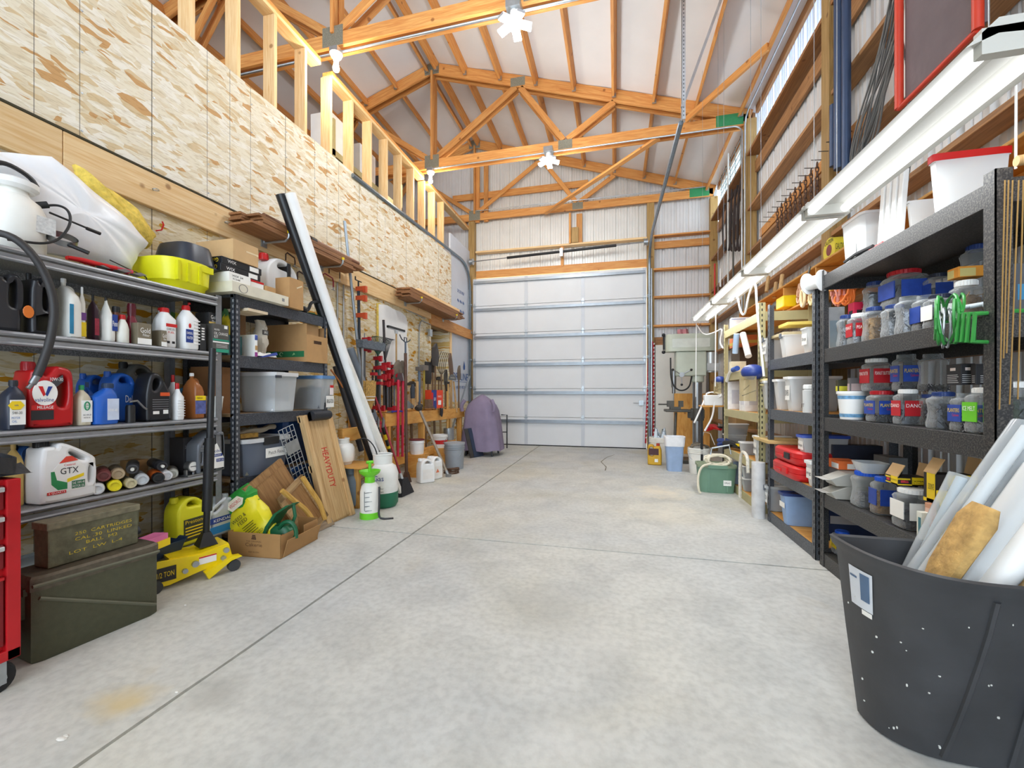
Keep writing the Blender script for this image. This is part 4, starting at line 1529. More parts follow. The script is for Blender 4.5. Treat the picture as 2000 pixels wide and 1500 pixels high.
text(T, 'OIL CHANGE', 0, h * .66, -d / 2 - .001, w * .86, h * .1, INKW)
text(T, 'KIT', -.3 * w, h * .54, -d / 2 - .001, w * .24, h * .09, INKW)
text(T, 'WIX PRO', -.26 * w, h * .79, -d / 2 - .001, w * .34, h * .07, INKW)
sticker(T, -w / 2, w / 2, h * .40, h * .46, -d / 2, mat((40, 150, 120), .5))
sticker(T, -w / 2, w / 2, h * .33, h * .38, -d / 2, PAPER)
sticker(T, -w / 2, w / 2, 0, h * .12, -d / 2, mat((40, 150, 120), .5))
sticker(T, w * .2, w * .4, h * .86, h * .97, -d / 2, PAPER)
for k in range(3):
    put(MB().box(-.3 * w, .4 * w, -d / 2 - .0008, -d / 2, h * (.17 + .05 * k), h * (.18 + .05 * k)), 'print', INKW, T)
zk = Z2 + h
t2 = thing('filter_box', 'small black gold-lettered filter box on the oil change kit', 'box', T.location + V((-.03, -.03, h)), PI / 2)
carton(t2, w * .62, .12, .075, mat((44, 44, 46), .45))
text(t2, 'Gold', 0, .045, -.061, w * .4, .026, INKW)
text(t2, 'Filter', 0, .018, -.061, w * .26, .014, INKW)
sticker(t2, -w * .31, w * .31, 0, .012, -.06, mat((214, 180, 90), .5))
for k, (dy, m) in enumerate(((.0, mat((70, 120, 60), .6)), (.025, mat((206, 190, 60), .6)), (.05, mat((40, 100, 60), .6)))):
    t = thing('brochure', 'glossy ' + ('green', 'yellow', 'dark green')[k] + ' bag leaning behind the oil change kit', 'bag', (-2.86, 2.2 + dy, Z2), PI / 2, rot=(0, -.25 + .0, PI / 2))
    t.rotation_euler = (-.3, .35, PI / 2)
    put(MB().box(-.09, .09, -.006, .006, .02, .27), 'bag', m, t, None, 0, .003)

# ---------------- third shelf
Z3 = .957
T, w, d, h = LT('oil_bottle', 'navy quart oil bottle with white 5W-30 label at the left edge', 'bottle', -4, 53, 742, Z3, .08, .0)
quart(T, w, d, h, mat((38, 44, 60), .4), mat((40, 44, 52), .5), .1)
sticker(T, -.36 * w, .42 * w, .1 * h, .6 * h, -d / 2, PAPER)
sticker(T, -.26 * w, .14 * w, .4 * h, .57 * h, -d / 2 - .001, mat((40, 120, 190), .5))
put(MB().prism([(.045 * math.cos(a) * .6 - .06 * w, .045 * math.sin(a) * .5 + .49 * h) for a in [2 * PI * i / 6 for i in range(6)]], -d / 2 - .004, -d / 2 - .002), 'hexagon_emblem', INKY, T)
text(T, 'NAPA', -.06 * w, .49 * h, -d / 2 - .0045, .2 * w, .03 * h, INKB)
text(T, '5W-30', .0, .34 * h, -d / 2 - .002, .5 * w, .055 * h, INK)
text(T, 'MOTOR', -.08 * w, .24 * h, -d / 2 - .002, .42 * w, .045 * h, mat((30, 110, 180), .6, 0, 0))
text(T, 'OIL', -.14 * w, .17 * h, -d / 2 - .002, .26 * w, .045 * h, mat((30, 110, 180), .6, 0, 0))
T, w, d, h = LT('oil_jug', 'large red oil jug with white round label and hose over it', 'jug', 28, 146, 705, Z3, .13, .03)
oil_jug(T, w, d, h, 'side', mat((186, 24, 28), .3, 0, .06), mat((160, 20, 30), .4), capr=.14)
LB = -d / 2 - .001
put(MB().sup([(0, .27 * w, .19 * h), (.0015, .265 * w, .185 * h)], 28, M=Matrix.Translation((-.16 * w, LB, .52 * h)) @ Matrix.Rotation(PI / 2, 4, 'X')), 'white_label', PAPER, T)
put(MB().prism([(-.31 * w, .62 * h), (-.22 * w, .62 * h), (-.16 * w, .5 * h), (-.2 * w, .47 * h)], LB - .003, LB - .0016), 'red_chevron', INKR, T)
put(MB().prism([(-.01 * w, .62 * h), (-.1 * w, .62 * h), (-.16 * w, .5 * h), (-.12 * w, .47 * h)], LB - .003, LB - .0016), 'blue_chevron', INKB, T)
text(T, 'valvoline', -.18 * w, .42 * h, LB - .002, .4 * w, .06 * h, INKB)
put(MB().prism([(-.05 * w, .68 * h), (.22 * w, .8 * h), (.24 * w, .7 * h), (.06 * w, .6 * h)], LB - .001, LB), 'grey_panel', mat((70, 70, 74), .5), T)
text(T, '10W-30', .08 * w, .73 * h, LB - .002, .28 * w, .05 * h, INKW)
sticker(T, -.45 * w, .05 * w, .27 * h, .34 * h, LB, INKR)
text(T, 'MILEAGE', -.16 * w, .305 * h, LB - .002, .34 * w, .045 * h, INKW)
sticker(T, -.45 * w, .02 * w, .12 * h, .26 * h, LB, mat((40, 40, 44), .5))
T, w, d, h = LT('oil_bottle', 'beige quart oil bottle with green Q label beside the red jug', 'bottle', 142, 181, 752, Z3, .08, .02)
quart(T, w, d, h, mat((206, 196, 170), .4), mat((40, 150, 90), .5))
sticker(T, -.46 * w, .46 * w, .08 * h, .62 * h, -d / 2, PAPER)
put(MB().tube([(.22 * w * math.cos(a), -d / 2 - .002, .48 * h + .1 * h * math.sin(a)) for a in [2 * PI * i / 20 for i in range(20)]], .003, 5, True), 'green_ring', mat((20, 140, 90), .5), T)
text(T, 'Quaker', 0, .5 * h, -d / 2 - .002, .34 * w, .05 * h, mat((20, 130, 80), .6, 0, 0))
text(T, 'State', 0, .44 * h, -d / 2 - .002, .26 * w, .05 * h, mat((20, 130, 80), .6, 0, 0))
text(T, 'SAE 10W-30', 0, .26 * h, -d / 2 - .002, .7 * w, .04 * h, INK)
text(T, 'MOTOR OIL', 0, .19 * h, -d / 2 - .002, .56 * w, .03 * h, INK)
BL = mat((36, 96, 190), .35, 0, .06)
T, w, d, h = LT('oil_jug', 'large blue oil jug behind the blue quart bottles', 'jug', 196, 268, 724, Z3, .12, .14)
oil_jug(T, w, d, h, 'top', BL, BL)
text(T, 'Delo', .22 * w, .45 * h, -d / 2 - .001, .4 * w, .14 * h, INKW)
T, w, d, h = LT('oil_jug', 'second large blue oil jug farthest back with blue caps', 'jug', 150, 214, 728, Z3, .1, .30)
oil_jug(T, w, d, h, 'top', BL, BL)
T, w, d, h = LT('oil_bottle', 'blue quart oil bottle with pale 10W-40 label, front', 'bottle', 172, 234, 748, Z3, .08, .0)
quart(T, w, d, h, BL, mat((40, 60, 90), .5), .2)
sticker(T, -.04 * w, .46 * w, .1 * h, .62 * h, -d / 2, mat((206, 216, 236), .5, 0, .1, 20))
text(T, '10W-40', .2 * w, .34 * h, -d / 2 - .002, .38 * w, .07 * h, INKW)
T, w, d, h = LT('oil_bottle', 'blue quart oil bottle behind the beige one', 'bottle', 158, 186, 746, Z3, .07, .13)
quart(T, w, d, h, BL, mat((50, 80, 120), .5))
T, w, d, h = LT('oil_jug', 'grey oil jug at the back with large grey handle, third shelf', 'jug', 226, 306, 706, Z3, .12, .3)
oil_jug(T, w, d, h, 'top', mat((88, 88, 84), .45), BLACK)
T, w, d, h = LT('oil_jug', 'black oil jug with orange stripe label and bent handle, third shelf', 'jug', 264, 336, 724, Z3, .12, .01)
oil_jug(T, w, d, h, 'arch', mat((30, 31, 35), .35), None)
sticker(T, .02 * w, .4 * w, .5 * h, .57 * h, -d / 2, mat((226, 90, 40), .5))
for k in range(5):
    put(MB().box(-.28 * w, .36 * w, -d / 2 - .0008, -d / 2, h * (.24 + .045 * k), h * (.252 + .045 * k)), 'print', mat((130, 130, 134), .6), T)
sticker(T, -.26 * w, -.02 * w, .14 * h, .2 * h, -d / 2, PAPER)
sticker(T, .14 * w, .34 * w, .14 * h, .22 * h, -d / 2, PAPER)
t = thing('can_spout', 'bent silver pouring spout lying against the black jug', 'spout', P(268, 800, X=-2.64), PI / 2)
put(MB().tube([(-.04, 0, .045), (.0, 0, .05), (.035, 0, .01), (.05, 0, .0)], .006, 6), 'pipe', STEEL, t)
T, w, d, h = LT('grease_tube', 'short black canister standing left of the black jug', 'canister', 250, 266, 775, Z3, .05, .0)
put(MB().sup([(0, .022, .022), (.09, .022, .022), (.1, .018, .018)], 16), 'can', BLACK, T)
for x0, x1, yt, bk, lb in ((327, 352, 732, .1, 'white ribbed bottle with red cap behind its twin, third shelf'), (334, 362, 748, .0, 'white ribbed bottle with red cap in front, third shelf')):
    T, w, d, h = LT('cleaner_bottle', lb, 'bottle', x0, x1, yt, Z3, .07, bk)
    mb = MB().sup([(0, .46 * w, .03, 4), (.01, .5 * w, .035, 4), (.62 * h, .5 * w, .035, 4), (.76 * h, .24 * w, .02, 2), (.84 * h, .2 * w, .014, 2)], 20)
    for k in range(7):
        mb.box(-.45 * w, .45 * w, -.038, -.03, h * (.1 + .07 * k), h * (.1 + .07 * k) + .003)
    put(mb, 'body', WHITE, T)
    cyl_cap(T, 0, 0, .83 * h, .22 * w, .17 * h, RED)
T, w, d, h = LT('washer_fluid_jug', 'amber gallon jug with yellow label near the shelf post', 'jug', 359, 402, 728, Z3, .13, .02)
gallon(T, w, d, h, clear((178, 110, 60), .75, .2), WHITE, -.12)
sticker(T, -.49 * w, .49 * w, .40 * h, .5 * h, -d / 2, YEL)
text(T, 'rain-x', -.1 * w, .455 * h, -d / 2 - .002, .5 * w, .05 * h, INK)
sticker(T, -.49 * w, .49 * w, .1 * h, .39 * h, -d / 2, mat((90, 100, 160), .5, 0, .4, 30))
T, w, d, h = LT('margarine_tub', 'white tub with pale print under the jack handle, third shelf', 'tub', 394, 447, 774, Z3, .14, .0)
r = w / 2
put(MB().sup([(0, r * .8, r * .8), (h * .9, r, r), (h * .9, r * 1.04, r * 1.04), (h, r * 1.04, r * 1.04)], 28), 'tub', mat((238, 238, 230), .5, 0, .05, 30), T)
t = thing('tape_roll', 'blue tape roll standing behind the white tub', 'tape', (-2.85, 2.22, Z3 + .0), PI / 2)
put(MB().tube([(.035 * math.cos(a), 0, .055 + .10 + .035 * math.sin(a)) for a in [2 * PI * i / 20 for i in range(20)]], .016, 8, True), 'roll', mat((60, 140, 190), .5), t)
put(MB().box(-.06, .06, -.05, .05, 0, .105), 'stand_block', CARD, t)
T, w, d, h = LT('carton', 'brown carton in the shadow behind the amber jug', 'box', 395, 445, 716, Z3, .2, .2)
carton(T, w + .1, d, h, mat((150, 104, 64), .8))
# black rubber hose hanging over the shelves
t = thing('transfer_hose', 'thick black hose arching over the left shelves with a silver tip', 'hose', P(95, 580, X=-2.56))
pts = [P(*q, X=xx) - t.location for q, xx in (((-30, 452), -2.68), ((20, 458), -2.60), ((62, 492), -2.57), ((94, 545), -2.56), ((108, 600), -2.56), ((100, 660), -2.56), ((85, 705), -2.56), ((72, 735), -2.56))]
pts = chaikin(pts, 2, False)
put(MB().tube(pts, .016, 10), 'hose', mat((48, 46, 46), .55), t)
put(MB().cyl(pts[-1], pts[-1] + V((0, -.016, -.035)), .014).cyl(pts[-1] + V((0, -.016, -.035)), pts[-1] + V((0, -.03, -.055)), .009), 'ferrule', STEEL, t)

# ---------------- fourth shelf
Z4 = .587
T, w, d, h = LT('oil_jug', 'white oil jug with green and red label on the fourth shelf', 'jug', 52, 190, 858, Z4, .13, .0)
oil_jug(T, w, d, h, 'slant', WHITE, BLACK, capr=.12)
B = -d / 2 - .0012
put(MB().prism([(-.34 * w, .26 * h), (-.34 * w, .48 * h), (-.2 * w, .62 * h), (.12 * w, .62 * h), (.28 * w, .52 * h), (.28 * w, .16 * h), (-.2 * w, .16 * h)], B, B + .001), 'front_label', PAPER, T)
put(MB().prism([(-.2 * w, .62 * h), (-.08 * w, .72 * h), (.02 * w, .72 * h), (.14 * w, .64 * h)], B - .001, B), 'red_flash', mat((222, 70, 50), .5), T)
put(MB().prism([(-.34 * w, .5 * h), (-.28 * w, .5 * h), (-.24 * w, .36 * h), (-.06 * w, .3 * h), (-.06 * w, .2 * h), (-.22 * w, .2 * h), (-.33 * w, .3 * h)], B - .001, B), 'green_sweep', mat((40, 140, 80), .5), T)
put(MB().prism([(-.06 * w, .36 * h), (.24 * w, .42 * h), (.24 * w, .37 * h), (-.06 * w, .3 * h)], B - .001, B), 'yellow_band', YEL, T)
text(T, 'Castrol', -.02 * w, .585 * h, B - .0015, .2 * w, .035 * h, INKR)
text(T, 'GTX', -.02 * w, .49 * h, B - .0015, .32 * w, .1 * h, INK)
sticker(T, 0.02 * w, .26 * w, .19 * h, .31 * h, B, mat((30, 110, 70), .5))
text(T, 'SAE 10W-40', .14 * w, .275 * h, B - .002, .22 * w, .04 * h, INKW)
text(T, 'MOTOR OIL', .14 * w, .22 * h, B - .002, .22 * w, .04 * h, INKW)
sticker(T, -.4 * w, -.08 * w, .14 * h, .185 * h, B, INKR)
text(T, '5 QUARTS', -.24 * w, .162 * h, B - .002, .28 * w, .03 * h, INKW)
T, w, d, h = LT('oil_bottle', 'straw coloured bottle behind the red tool chest', 'bottle', 8, 50, 862, Z4, .09, .1)
quart(T, w, d, h, mat((222, 188, 110), .5), mat((226, 196, 120), .5))
T, w, d, h = LT('oil_jug', 'blue jug at the back left of the fourth shelf', 'jug', 30, 66, 868, Z4, .1, .28)
oil_jug(T, w + .04, d, h, 'top', mat((34, 80, 140), .4), BLACK)
cans = [(-2.72, 1.66, .030, .0, (226, 228, 228), 'white-ended spray can lying at the front left of the pile', .10), (-2.72, 1.735, .031, .0, (246, 232, 40), 'spray can with bright yellow cap lying in the pile', .1), (-2.72, 1.80, .028, .0, (206, 196, 160), 'spray can with tan end lying in the pile', .1),
        (-2.74, 1.70, .031, .06, (120, 60, 60), 'maroon spray can lying on the second layer', .12), (-2.74, 1.765, .031, .058, (180, 160, 130), 'bronze-ended spray can lying on the second layer', .12), (-2.72, 1.87, .033, .005, (196, 200, 204), 'big silver spray can lying in the middle of the pile', .14),
        (-2.75, 1.855, .030, .072, (60, 60, 64), 'dark spray can with white nozzle on top of the pile', .12), (-2.71, 1.955, .031, .0, (226, 110, 40), 'orange spray can with black cap lying in the pile', .14), (-2.74, 2.02, .03, .0, (220, 222, 224), 'white spray can right of the orange one', .1), (-2.76, 2.0, .03, .062, (44, 46, 52), 'black spray can on top with cream nozzle, right', .12), (-2.76, 2.09, .03, .0, (190, 190, 180), 'silver-ended spray can farthest right of the pile', .12)]
for x, y, r, dz, c, lb, l in cans:
    t = thing('spray_can', lb, 'spray can', (x - .02, y, Z4 + r + dz), 0, None, (0, PI / 2, -.5 + _fr.uniform(-.16, .16)))
    l = .19
    body = mat((c[0] // 2 + 20, c[1] // 2 + 20, c[2] // 2 + 20), .4, .1) if c[0] > 150 and 'orange' not in lb else mat(c, .4, .1)
    put(MB().sup([(-l / 2 - .02, r * .95, r * .95), (-l / 2 - .02 + .005, r, r), (l / 2 - .04, r, r), (l / 2 - .03, r * .8, r * .8)], 20), 'can', body, t)
    capm = BLACK if 'black cap' in lb else mat(c, .4)
    put(MB().sup([(l / 2 - .045, r * .98, r * .98), (l / 2 + .004, r * .96, r * .96), (l / 2 + .01, r * .88, r * .88), (l / 2 + .01, r * .6, r * .6), (l / 2 + .002, r * .55, r * .55)], 20), 'cap', capm, t)
    if 'nozzle' in lb:
        put(MB().cyl((0, 0, l / 2), (0, 0, l / 2 + .025), .009), 'nozzle', MILK, t)
T, w, d, h = LT('oil_jug', 'grey five quart oil jug with white 5W-30 label by the post', 'jug', 366, 441, 836, Z4, .12, .0)
oil_jug(T, w, d, h, 'slant', mat((104, 108, 114), .35, .2), mat((70, 72, 76), .5), True)
B = -d / 2 - .0012
put(MB().prism([(-.16 * w, .08 * h), (-.16 * w, .46 * h), (.0 * w, .58 * h), (.16 * w, .64 * h), (.42 * w, .3 * h), (.42 * w, .08 * h)], B, B + .001), 'front_label', PAPER, T)
text(T, 'Mobil', .12 * w, .47 * h, B - .001, .34 * w, .07 * h, INKB)
sticker(T, -.16 * w, .36 * w, .34 * h, .40 * h, B, INKB)
text(T, 'Synthetic', .1 * w, .37 * h, B - .002, .4 * w, .045 * h, INKW)
sticker(T, .14 * w, .42 * w, .22 * h, .29 * h, B, INKB)
text(T, '5W-30', .28 * w, .255 * h, B - .002, .24 * w, .045 * h, INKW)
T, w, d, h = LT('dark_carton', 'black carton behind the pressure gauge, fourth shelf', 'box', 338, 376, 856, Z4, .12, .1)
carton(T, w, d, h, mat((40, 38, 40), .5))
text(T, '2402', -.1 * w, h * .75, -d / 2 - .001, w * .5, h * .08, mat((150, 150, 150), .6))
t = thing('fuel_filter_head', 'chrome pressure gauge lying face out on the fourth shelf', 'gauge', (-2.68, 2.14, Z4 + .06), PI / 2)
put(MB().cyl((0, .03, 0), (0, -.01, 0), .034, n=20).cyl((0, -.01, -.035), (0, -.01, -.065), .007).box(.02, .05, -.015, .01, .02, .09), 'case', STEEL, t)
put(MB().cyl((0, -.011, 0), (0, -.0125, 0), .029, n=20), 'dial', PAPER, t)
put(MB().box(-.02, .02, -.0135, -.0125, -.002, .002), 'needle', INK, t)
put(MB().box(-.05, .05, -.03, .04, -.06, -.05).box(-.04, -.03, .0, .02, -.05, -.02).box(.03, .04, .0, .02, -.05, -.02), 'bracket', STEEL, t)
T, w, d, h = LT('carton', 'flattened brown carton at the back of the fourth shelf', 'box', 240, 290, 900, Z4, .1, .25)
carton(T, w, d, h, CARD)

# ---------------- on the floor below the grey unit
OD = mat((78, 78, 58), .5, .15, .1, 40, .15, 200)
OD2 = mat((98, 96, 74), .55, .1, .3, 30, .2, 120)
RIM = mat((92, 84, 70), .5, .3, .25, 40)
t = thing('ammo_box', 'large olive drab steel ammunition can on the floor', 'ammo box', (-2.40, 1.43, 0), PI / 2 - .14)
w, d, h = .45, .20, .36
put(MB().sup([(0, w / 2 - .004, d / 2 - .004, 14), (.006, w / 2, d / 2, 16), (.3, w / 2, d / 2, 16)], 40), 'can', OD, t)
put(MB().sup([(.3, w / 2 + .005, d / 2 + .005, 14), (.35, w / 2 + .005, d / 2 + .005, 14), (h, w / 2 - .002, d / 2 - .004, 12)], 40), 'lid', RIM, t)
put(MB().tube([(-w / 2, -d / 2 - .003, .325), (w / 2, -d / 2 - .003, .315)], .008, 6).tube([(-w / 2 + .02, -d / 2 - .002, .27), (w / 2 - .015, -d / 2 - .002, .05)], .008, 6), 'pressed_rib', mat((96, 96, 78), .5, .2), t)
put(MB().box(-w / 2 - .018, -w / 2, -.04, .04, .18, .3).tube([(-w / 2 - .02, -.05, .2), (-w / 2 - .025, -.05, .1), (-w / 2 - .025, .05, .1), (-w / 2 - .02, .05, .2)], .005, 6).box(-w / 2 - .012, -w / 2, -.06, .06, .28, .31), 'latch', OD, t)
t = thing('ammo_box', 'small worn ammunition can with yellow stencils lying on the large one', 'ammo box', (-2.42, 1.44, .362), PI / 2 - .06)
w, d, h = .34, .10, .20
put(MB().box(-w / 2, w / 2, -d / 2, d / 2, 0, .17), 'can', OD2, t, None, 0, .006)
put(MB().box(-w / 2 - .006, w / 2 + .006, -d / 2 - .006, d / 2 + .006, .165, .198), 'lid', mat((120, 114, 92), .6, .1, .3, 40), t, None, 0, .005)
put(MB().box(w / 2, w / 2 + .014, -.03, .03, .08, .18), 'latch', OD2, t)
STEN = mat((206, 180, 50), .8, 0, .35, 120)
for s, x, z, ww in (('250  CARTRIDGES', .03, .125, .22), ('CAL .30  LINKED', .03, .1, .22), ('BALL  M2', .02, .076, .12), ('LOT  LW  L-4', .0, .045, .2)):
    text(t, s, x, z, -d / 2 - .0012, ww, .014, STEN)
t = thing('clear_tote', 'low clear tote with pale lid under the shelf behind the ammunition cans', 'tote', (-2.72, 1.45, .15), PI / 2)
tote(t, .42, .3, .14, CLR3, clear((190, 210, 220), .6, .3), (mat((150, 140, 110), .8, 0, .3, 30), .7))
t = thing('parts_tray', 'dark blue tray under the clear tote', 'tray', (-2.72, 1.9, .15), PI / 2)
tote(t, .3, .3, .08, mat((40, 60, 90), .5), None, None)
t = thing('grease_gun', 'grey plastic heat gun lying by the small ammunition can', 'tool', (-2.74, 1.80, .2), PI / 2)
put(MB().tube([(-.12, 0, .0), (-.02, 0, .10), (.06, 0, .12)], [.03, .035, .028], 10).tube([(.0, 0, .1), (.05, 0, .02), (.08, 0, -.05)], .02, 8), 'casing', mat((66, 70, 78), .5), t)
put(MB().box(-.15, .12, -.09, .12, -.1, -.05), 'case_tray', mat((54, 60, 74), .5), t)
t = thing('pink_packet', 'pink and yellow packet wedged behind the large ammunition can', 'packet', (-2.5, 1.76, .2), PI / 2 + .2)
put(MB().box(-.07, .07, -.04, .04, .1, .13), 'pack', mat((226, 120, 170), .6), t)
put(MB().box(.0, .08, -.045, .0, .06, .1), 'yellow_flap', YEL, t)
T, w, d, h = LT('antifreeze_jug', 'yellow antifreeze jug behind the jack handle on the floor', 'jug', 336, 394, 984, .142, .13, .02)
oil_jug(T, .19, d, .32, 'top', mat((232, 226, 40), .4), mat((220, 214, 30), .5))
sticker(T, -.06, .085, .03, .17, -d / 2, mat((60, 64, 50), .5, 0, .3, 50))
text(T, 'Prestone', .015, .15, -d / 2 - .002, .13, .024, INKY)
for k in range(4):
    put(MB().box(-.05, .07, -d / 2 - .002, -d / 2 - .001, .05 + .02 * k, .058 + .02 * k), 'print', INKY, T)
T, w, d, h = LT('oil_jug', 'silver oil jug with blue band beside the yellow antifreeze', 'jug', 396, 450, 984, .142, .13, .0)
oil_jug(T, .2, d, .27, 'slant', mat((196, 202, 206), .4, .2), mat((196, 202, 206), .5), True)
sticker(T, -.09, .095, .09, .13, -d / 2, INKB)
text(T, 'KENDALL', .01, .11, -d / 2 - .002, .15, .02, INKW)
sticker(T, -.09, .095, .02, .07, -d / 2, mat((40, 130, 190), .5))

# ---------------- red tool chest with tool belt
t = thing('tool_chest', 'red rolling tool chest cut by the left edge', 'tool chest', (-2.43, .78, 0), PI / 2)
RC = mat((186, 22, 30), .35, .1, .08, 6, .05)
RCD = mat((120, 14, 22), .4, .1)
w, d = .64, .44
put(MB().box(-w / 2, w / 2, -d / 2 + .02, d / 2, .12, .80).box(w / 2 - .04, w / 2, -d / 2, -d / 2 + .03, .12, .80).box(-w / 2, w / 2, -d / 2, -d / 2 + .03, .12, .16), 'cabinet', RC, t, None, 0, .004)
for k, (z0, z1) in enumerate(((.69, .78), (.58, .67), (.47, .56), (.18, .44))):
    o = put(MB().box(-w / 2 + .02, w / 2 - .045, -d / 2 + .004, -d / 2 + .02, z0, z1), 'drawer', RCD, t, None, 0, .003)
    if k < 3:
        put(MB().box(-w / 2 + .03, w / 2 - .05, -d / 2 - .014, -d / 2 + .004, z1 - .022, z1 - .004), 'pull', mat((220, 222, 224), .3, .8), o, None, 0, .003)
    else:
        put(MB().box(-w / 2 + .03, w / 2 - .05, -d / 2 - .01, -d / 2 + .004, z1 - .01, z1), 'shelf_edge', RC, o)
for x in (-w / 2 + .07, w / 2 - .05):
    for y in (-d / 2 + .05, d / 2 - .06):
        o = put(MB().cyl((x, y - .02, .05), (x, y + .02, .05), .05, n=20).tube([(x + .046 * math.cos(a), y, .05 + .046 * math.sin(a)) for a in [2 * PI * i / 20 for i in range(20)]], .014, 8, True), 'caster', RUBBER, t)
        put(MB().cyl((x, y - .026, .05), (x, y + .026, .05), .024, n=14).box(x - .02, x + .02, y - .03, y - .026, .03, .12).box(x - .02, x + .02, y + .026, y + .03, .03, .12), 'hub', ZINC, o)
t = thing('tool_belt', 'black leather tool belt heaped on the red tool chest', 'tool belt', (-2.32, .97, .803), PI / 2)
put(MB().rings([[(x, y, z - .03), (x + .004, y, z - .03), (x + .004, y, z + .03), (x, y, z + .03)] for x, y, z in chaikin([(-.2, -.05, .06), (-.1, -.14, .1), (.04, -.14, .06), (.13, -.10, .04), (.15, .02, .05), (.06, .1, .1), (-.1, .08, .12)], 2, False)]), 'belt', mat((40, 40, 44), .6, 0, .15, 20, .3), t)
lump(t, .17, .1, .07, mat((46, 46, 50), .65, 0, .2, 20, .4), 'pouch')
put(MB().ball((-.06, -.05, .09), .045, .04, .05), 'tan_pad', mat((206, 190, 156), .7), t)

# ---------------- floor jack
t = thing('floor_jack', 'yellow floor jack with tall black handle on the floor', 'jack', (-2.55, 1.99, 0), PI / 2 - .4)
JY = mat((244, 214, 10), .35, 0, .05)
side = [(-.24, .03), (-.23, .15), (-.15, .17), (.05, .15), (.20, .17), (.215, .10), (.24, .085), (.2, .06), (.05, .05), (-.1, .02)]
for y in (-.11, .09):
    put(MB().prism(side, y, y + .012), 'side_plate', JY, t, None, 0, .002)
put(MB().prism([(-.1, .155), (.05, .14), (.2, .165), (.2, .175), (.05, .155), (-.1, .17)], -.1, .09), 'top_plate', JY, t, None, 0)
put(MB().prism([(.06, .045), (.2, .1), (.25, .095), (.26, .085), (.2, .075), (.08, .0)], -.15, -.11), 'foot_plate', JY, t, None, 0)
mb = MB()
for x, z, r in ((.18, .14, .016), (.165, .095, .014), (.02, .105, .018), (-.03, .08, .014)):
    mb.cyl((x, -.13, z), (x, -.11, z), r, n=10)
put(mb, 'bolts', ZINC, t, stuff=True)
for x in (-.17, .22):
    for y in (-.125, .115):
        put(MB().cyl((x, y - .014, .035), (x, y + .014, .035), .035, n=18), 'wheel', mat((70, 72, 74), .5, .4), t)
sticker(t, .04, .13, .09, .135, -.1125, PAPER)
sticker(t, .04, .13, .128, .135, -.114, INKR)
sticker(t, -.2, -.07, .05, .13, -.1125, mat((40, 36, 34), .5))
text(t, '2 1/2 TON', -.13, .09, -.115, .1, .03, INKY)
put(MB().raw([(.06, -.05, .17), (.16, -.05, .17), (.16, .05, .17), (.06, .05, .17), (.09, -.02, .25), (.13, -.02, .25), (.13, .02, .25), (.09, .02, .25)], [(0, 1, 5, 4), (1, 2, 6, 5), (2, 3, 7, 6), (3, 0, 4, 7), (4, 5, 6, 7), (3, 2, 1, 0)]), 'handle_socket', BLACK, t, None, 0)
a = V((.11, 0, .24))
put(MB().cyl(a, a + V((.005, 0, .14)), .018).cyl(a + V((.005, 0, .14)), a + V((.02, 0, .60)), .028).cyl(a + V((.02, 0, .6)), a + V((.035, 0, 1.17)), .019), 'handle', BLACK, t)

# ---------------- carton with lawn goods
t = thing('open_carton', 'open brown bakery carton on the floor with lawn goods in it', 'box', (-2.42, 2.55, 0), .07)
CB = mat((172, 130, 80), .8, 0, .05, 14)
mb = MB()
w, d, h = .41, .40, .165
mb.box(-w / 2, w / 2, -d / 2, d / 2, 0, .004).box(-w / 2, w / 2, -d / 2, -d / 2 + .004, 0, h).box(-w / 2, w / 2, d / 2 - .004, d / 2, 0, h).box(-w / 2, -w / 2 + .004, -d / 2, d / 2, 0, h)
mb.box(w / 2 - .004, w / 2, -d / 2, d / 2, 0, h * .55).box(w / 2 - .004, w / 2, -d / 2, -d / 2 + .16, h * .55, h * .95).box(w / 2 - .004, w / 2, d / 2 - .16, d / 2, h * .55, h * .95)
put(mb, 'carton', CB, t, None, 0)
M = Matrix.Translation((w / 2, 0, .0)) @ Matrix.Rotation(.3, 4, 'Y')
put(MB().box(0, .004, -d / 2 + .02, d / 2 - .02, .004, .13, M), 'flap', CB, t, None, 0)
text(t, 'Cakerie', 0, .085, -d / 2 - .001, .13, .024, mat((90, 60, 40), .7, 0, 0))
text(t, 'THE ORIGINAL', 0, .108, -d / 2 - .001, .12, .01, mat((90, 60, 40), .7, 0, 0))
text(t, 'KEEP FROZEN', 0, .035, -d / 2 - .001, .08, .009, mat((90, 60, 40), .7, 0, 0))
mb = MB()
for k in range(3):
    mb.box(-.018 + .003 * k, .018 - .003 * k, -d / 2 - .001, -d / 2, .122 + .011 * k, .13 + .011 * k)
put(mb, 'cake_emblem', mat((70, 46, 32), .7, 0, 0), t, stuff=True)
t = thing('fertilizer_bag', 'yellow and green weed and feed bag leaning in the open carton', 'bag', (-2.40, 2.46, .04), 0, None, (-.1, -.68, .2))
n = 10


def bag(w, d, h, m, seed, nm='sack'):
    rr = random.Random(seed)
    rs = []
    for j in range(11):
        f = j / 10
        k = (math.sin(PI * min(max(f, .04), .96))) ** .35
        rs.append([((w / 2) * (1 - .06 * math.sin(f * 9)) * sg_x * (.96 if abs(sg_y) < .5 else 1) + .006 * math.sin(f * 13 + sg_x * 3), (d / 2) * k * sg_y + .008 * math.sin(f * 17 + sg_x * 5), h * f) for sg_x, sg_y in ((-1, -.25), (-.7, -.9), (-.2, -1), (.3, -.98), (.75, -.85), (1, -.25), (1, .25), (.7, .9), (0, 1), (-.7, .9), (-1, .25))])
    return MB().rings(rs)


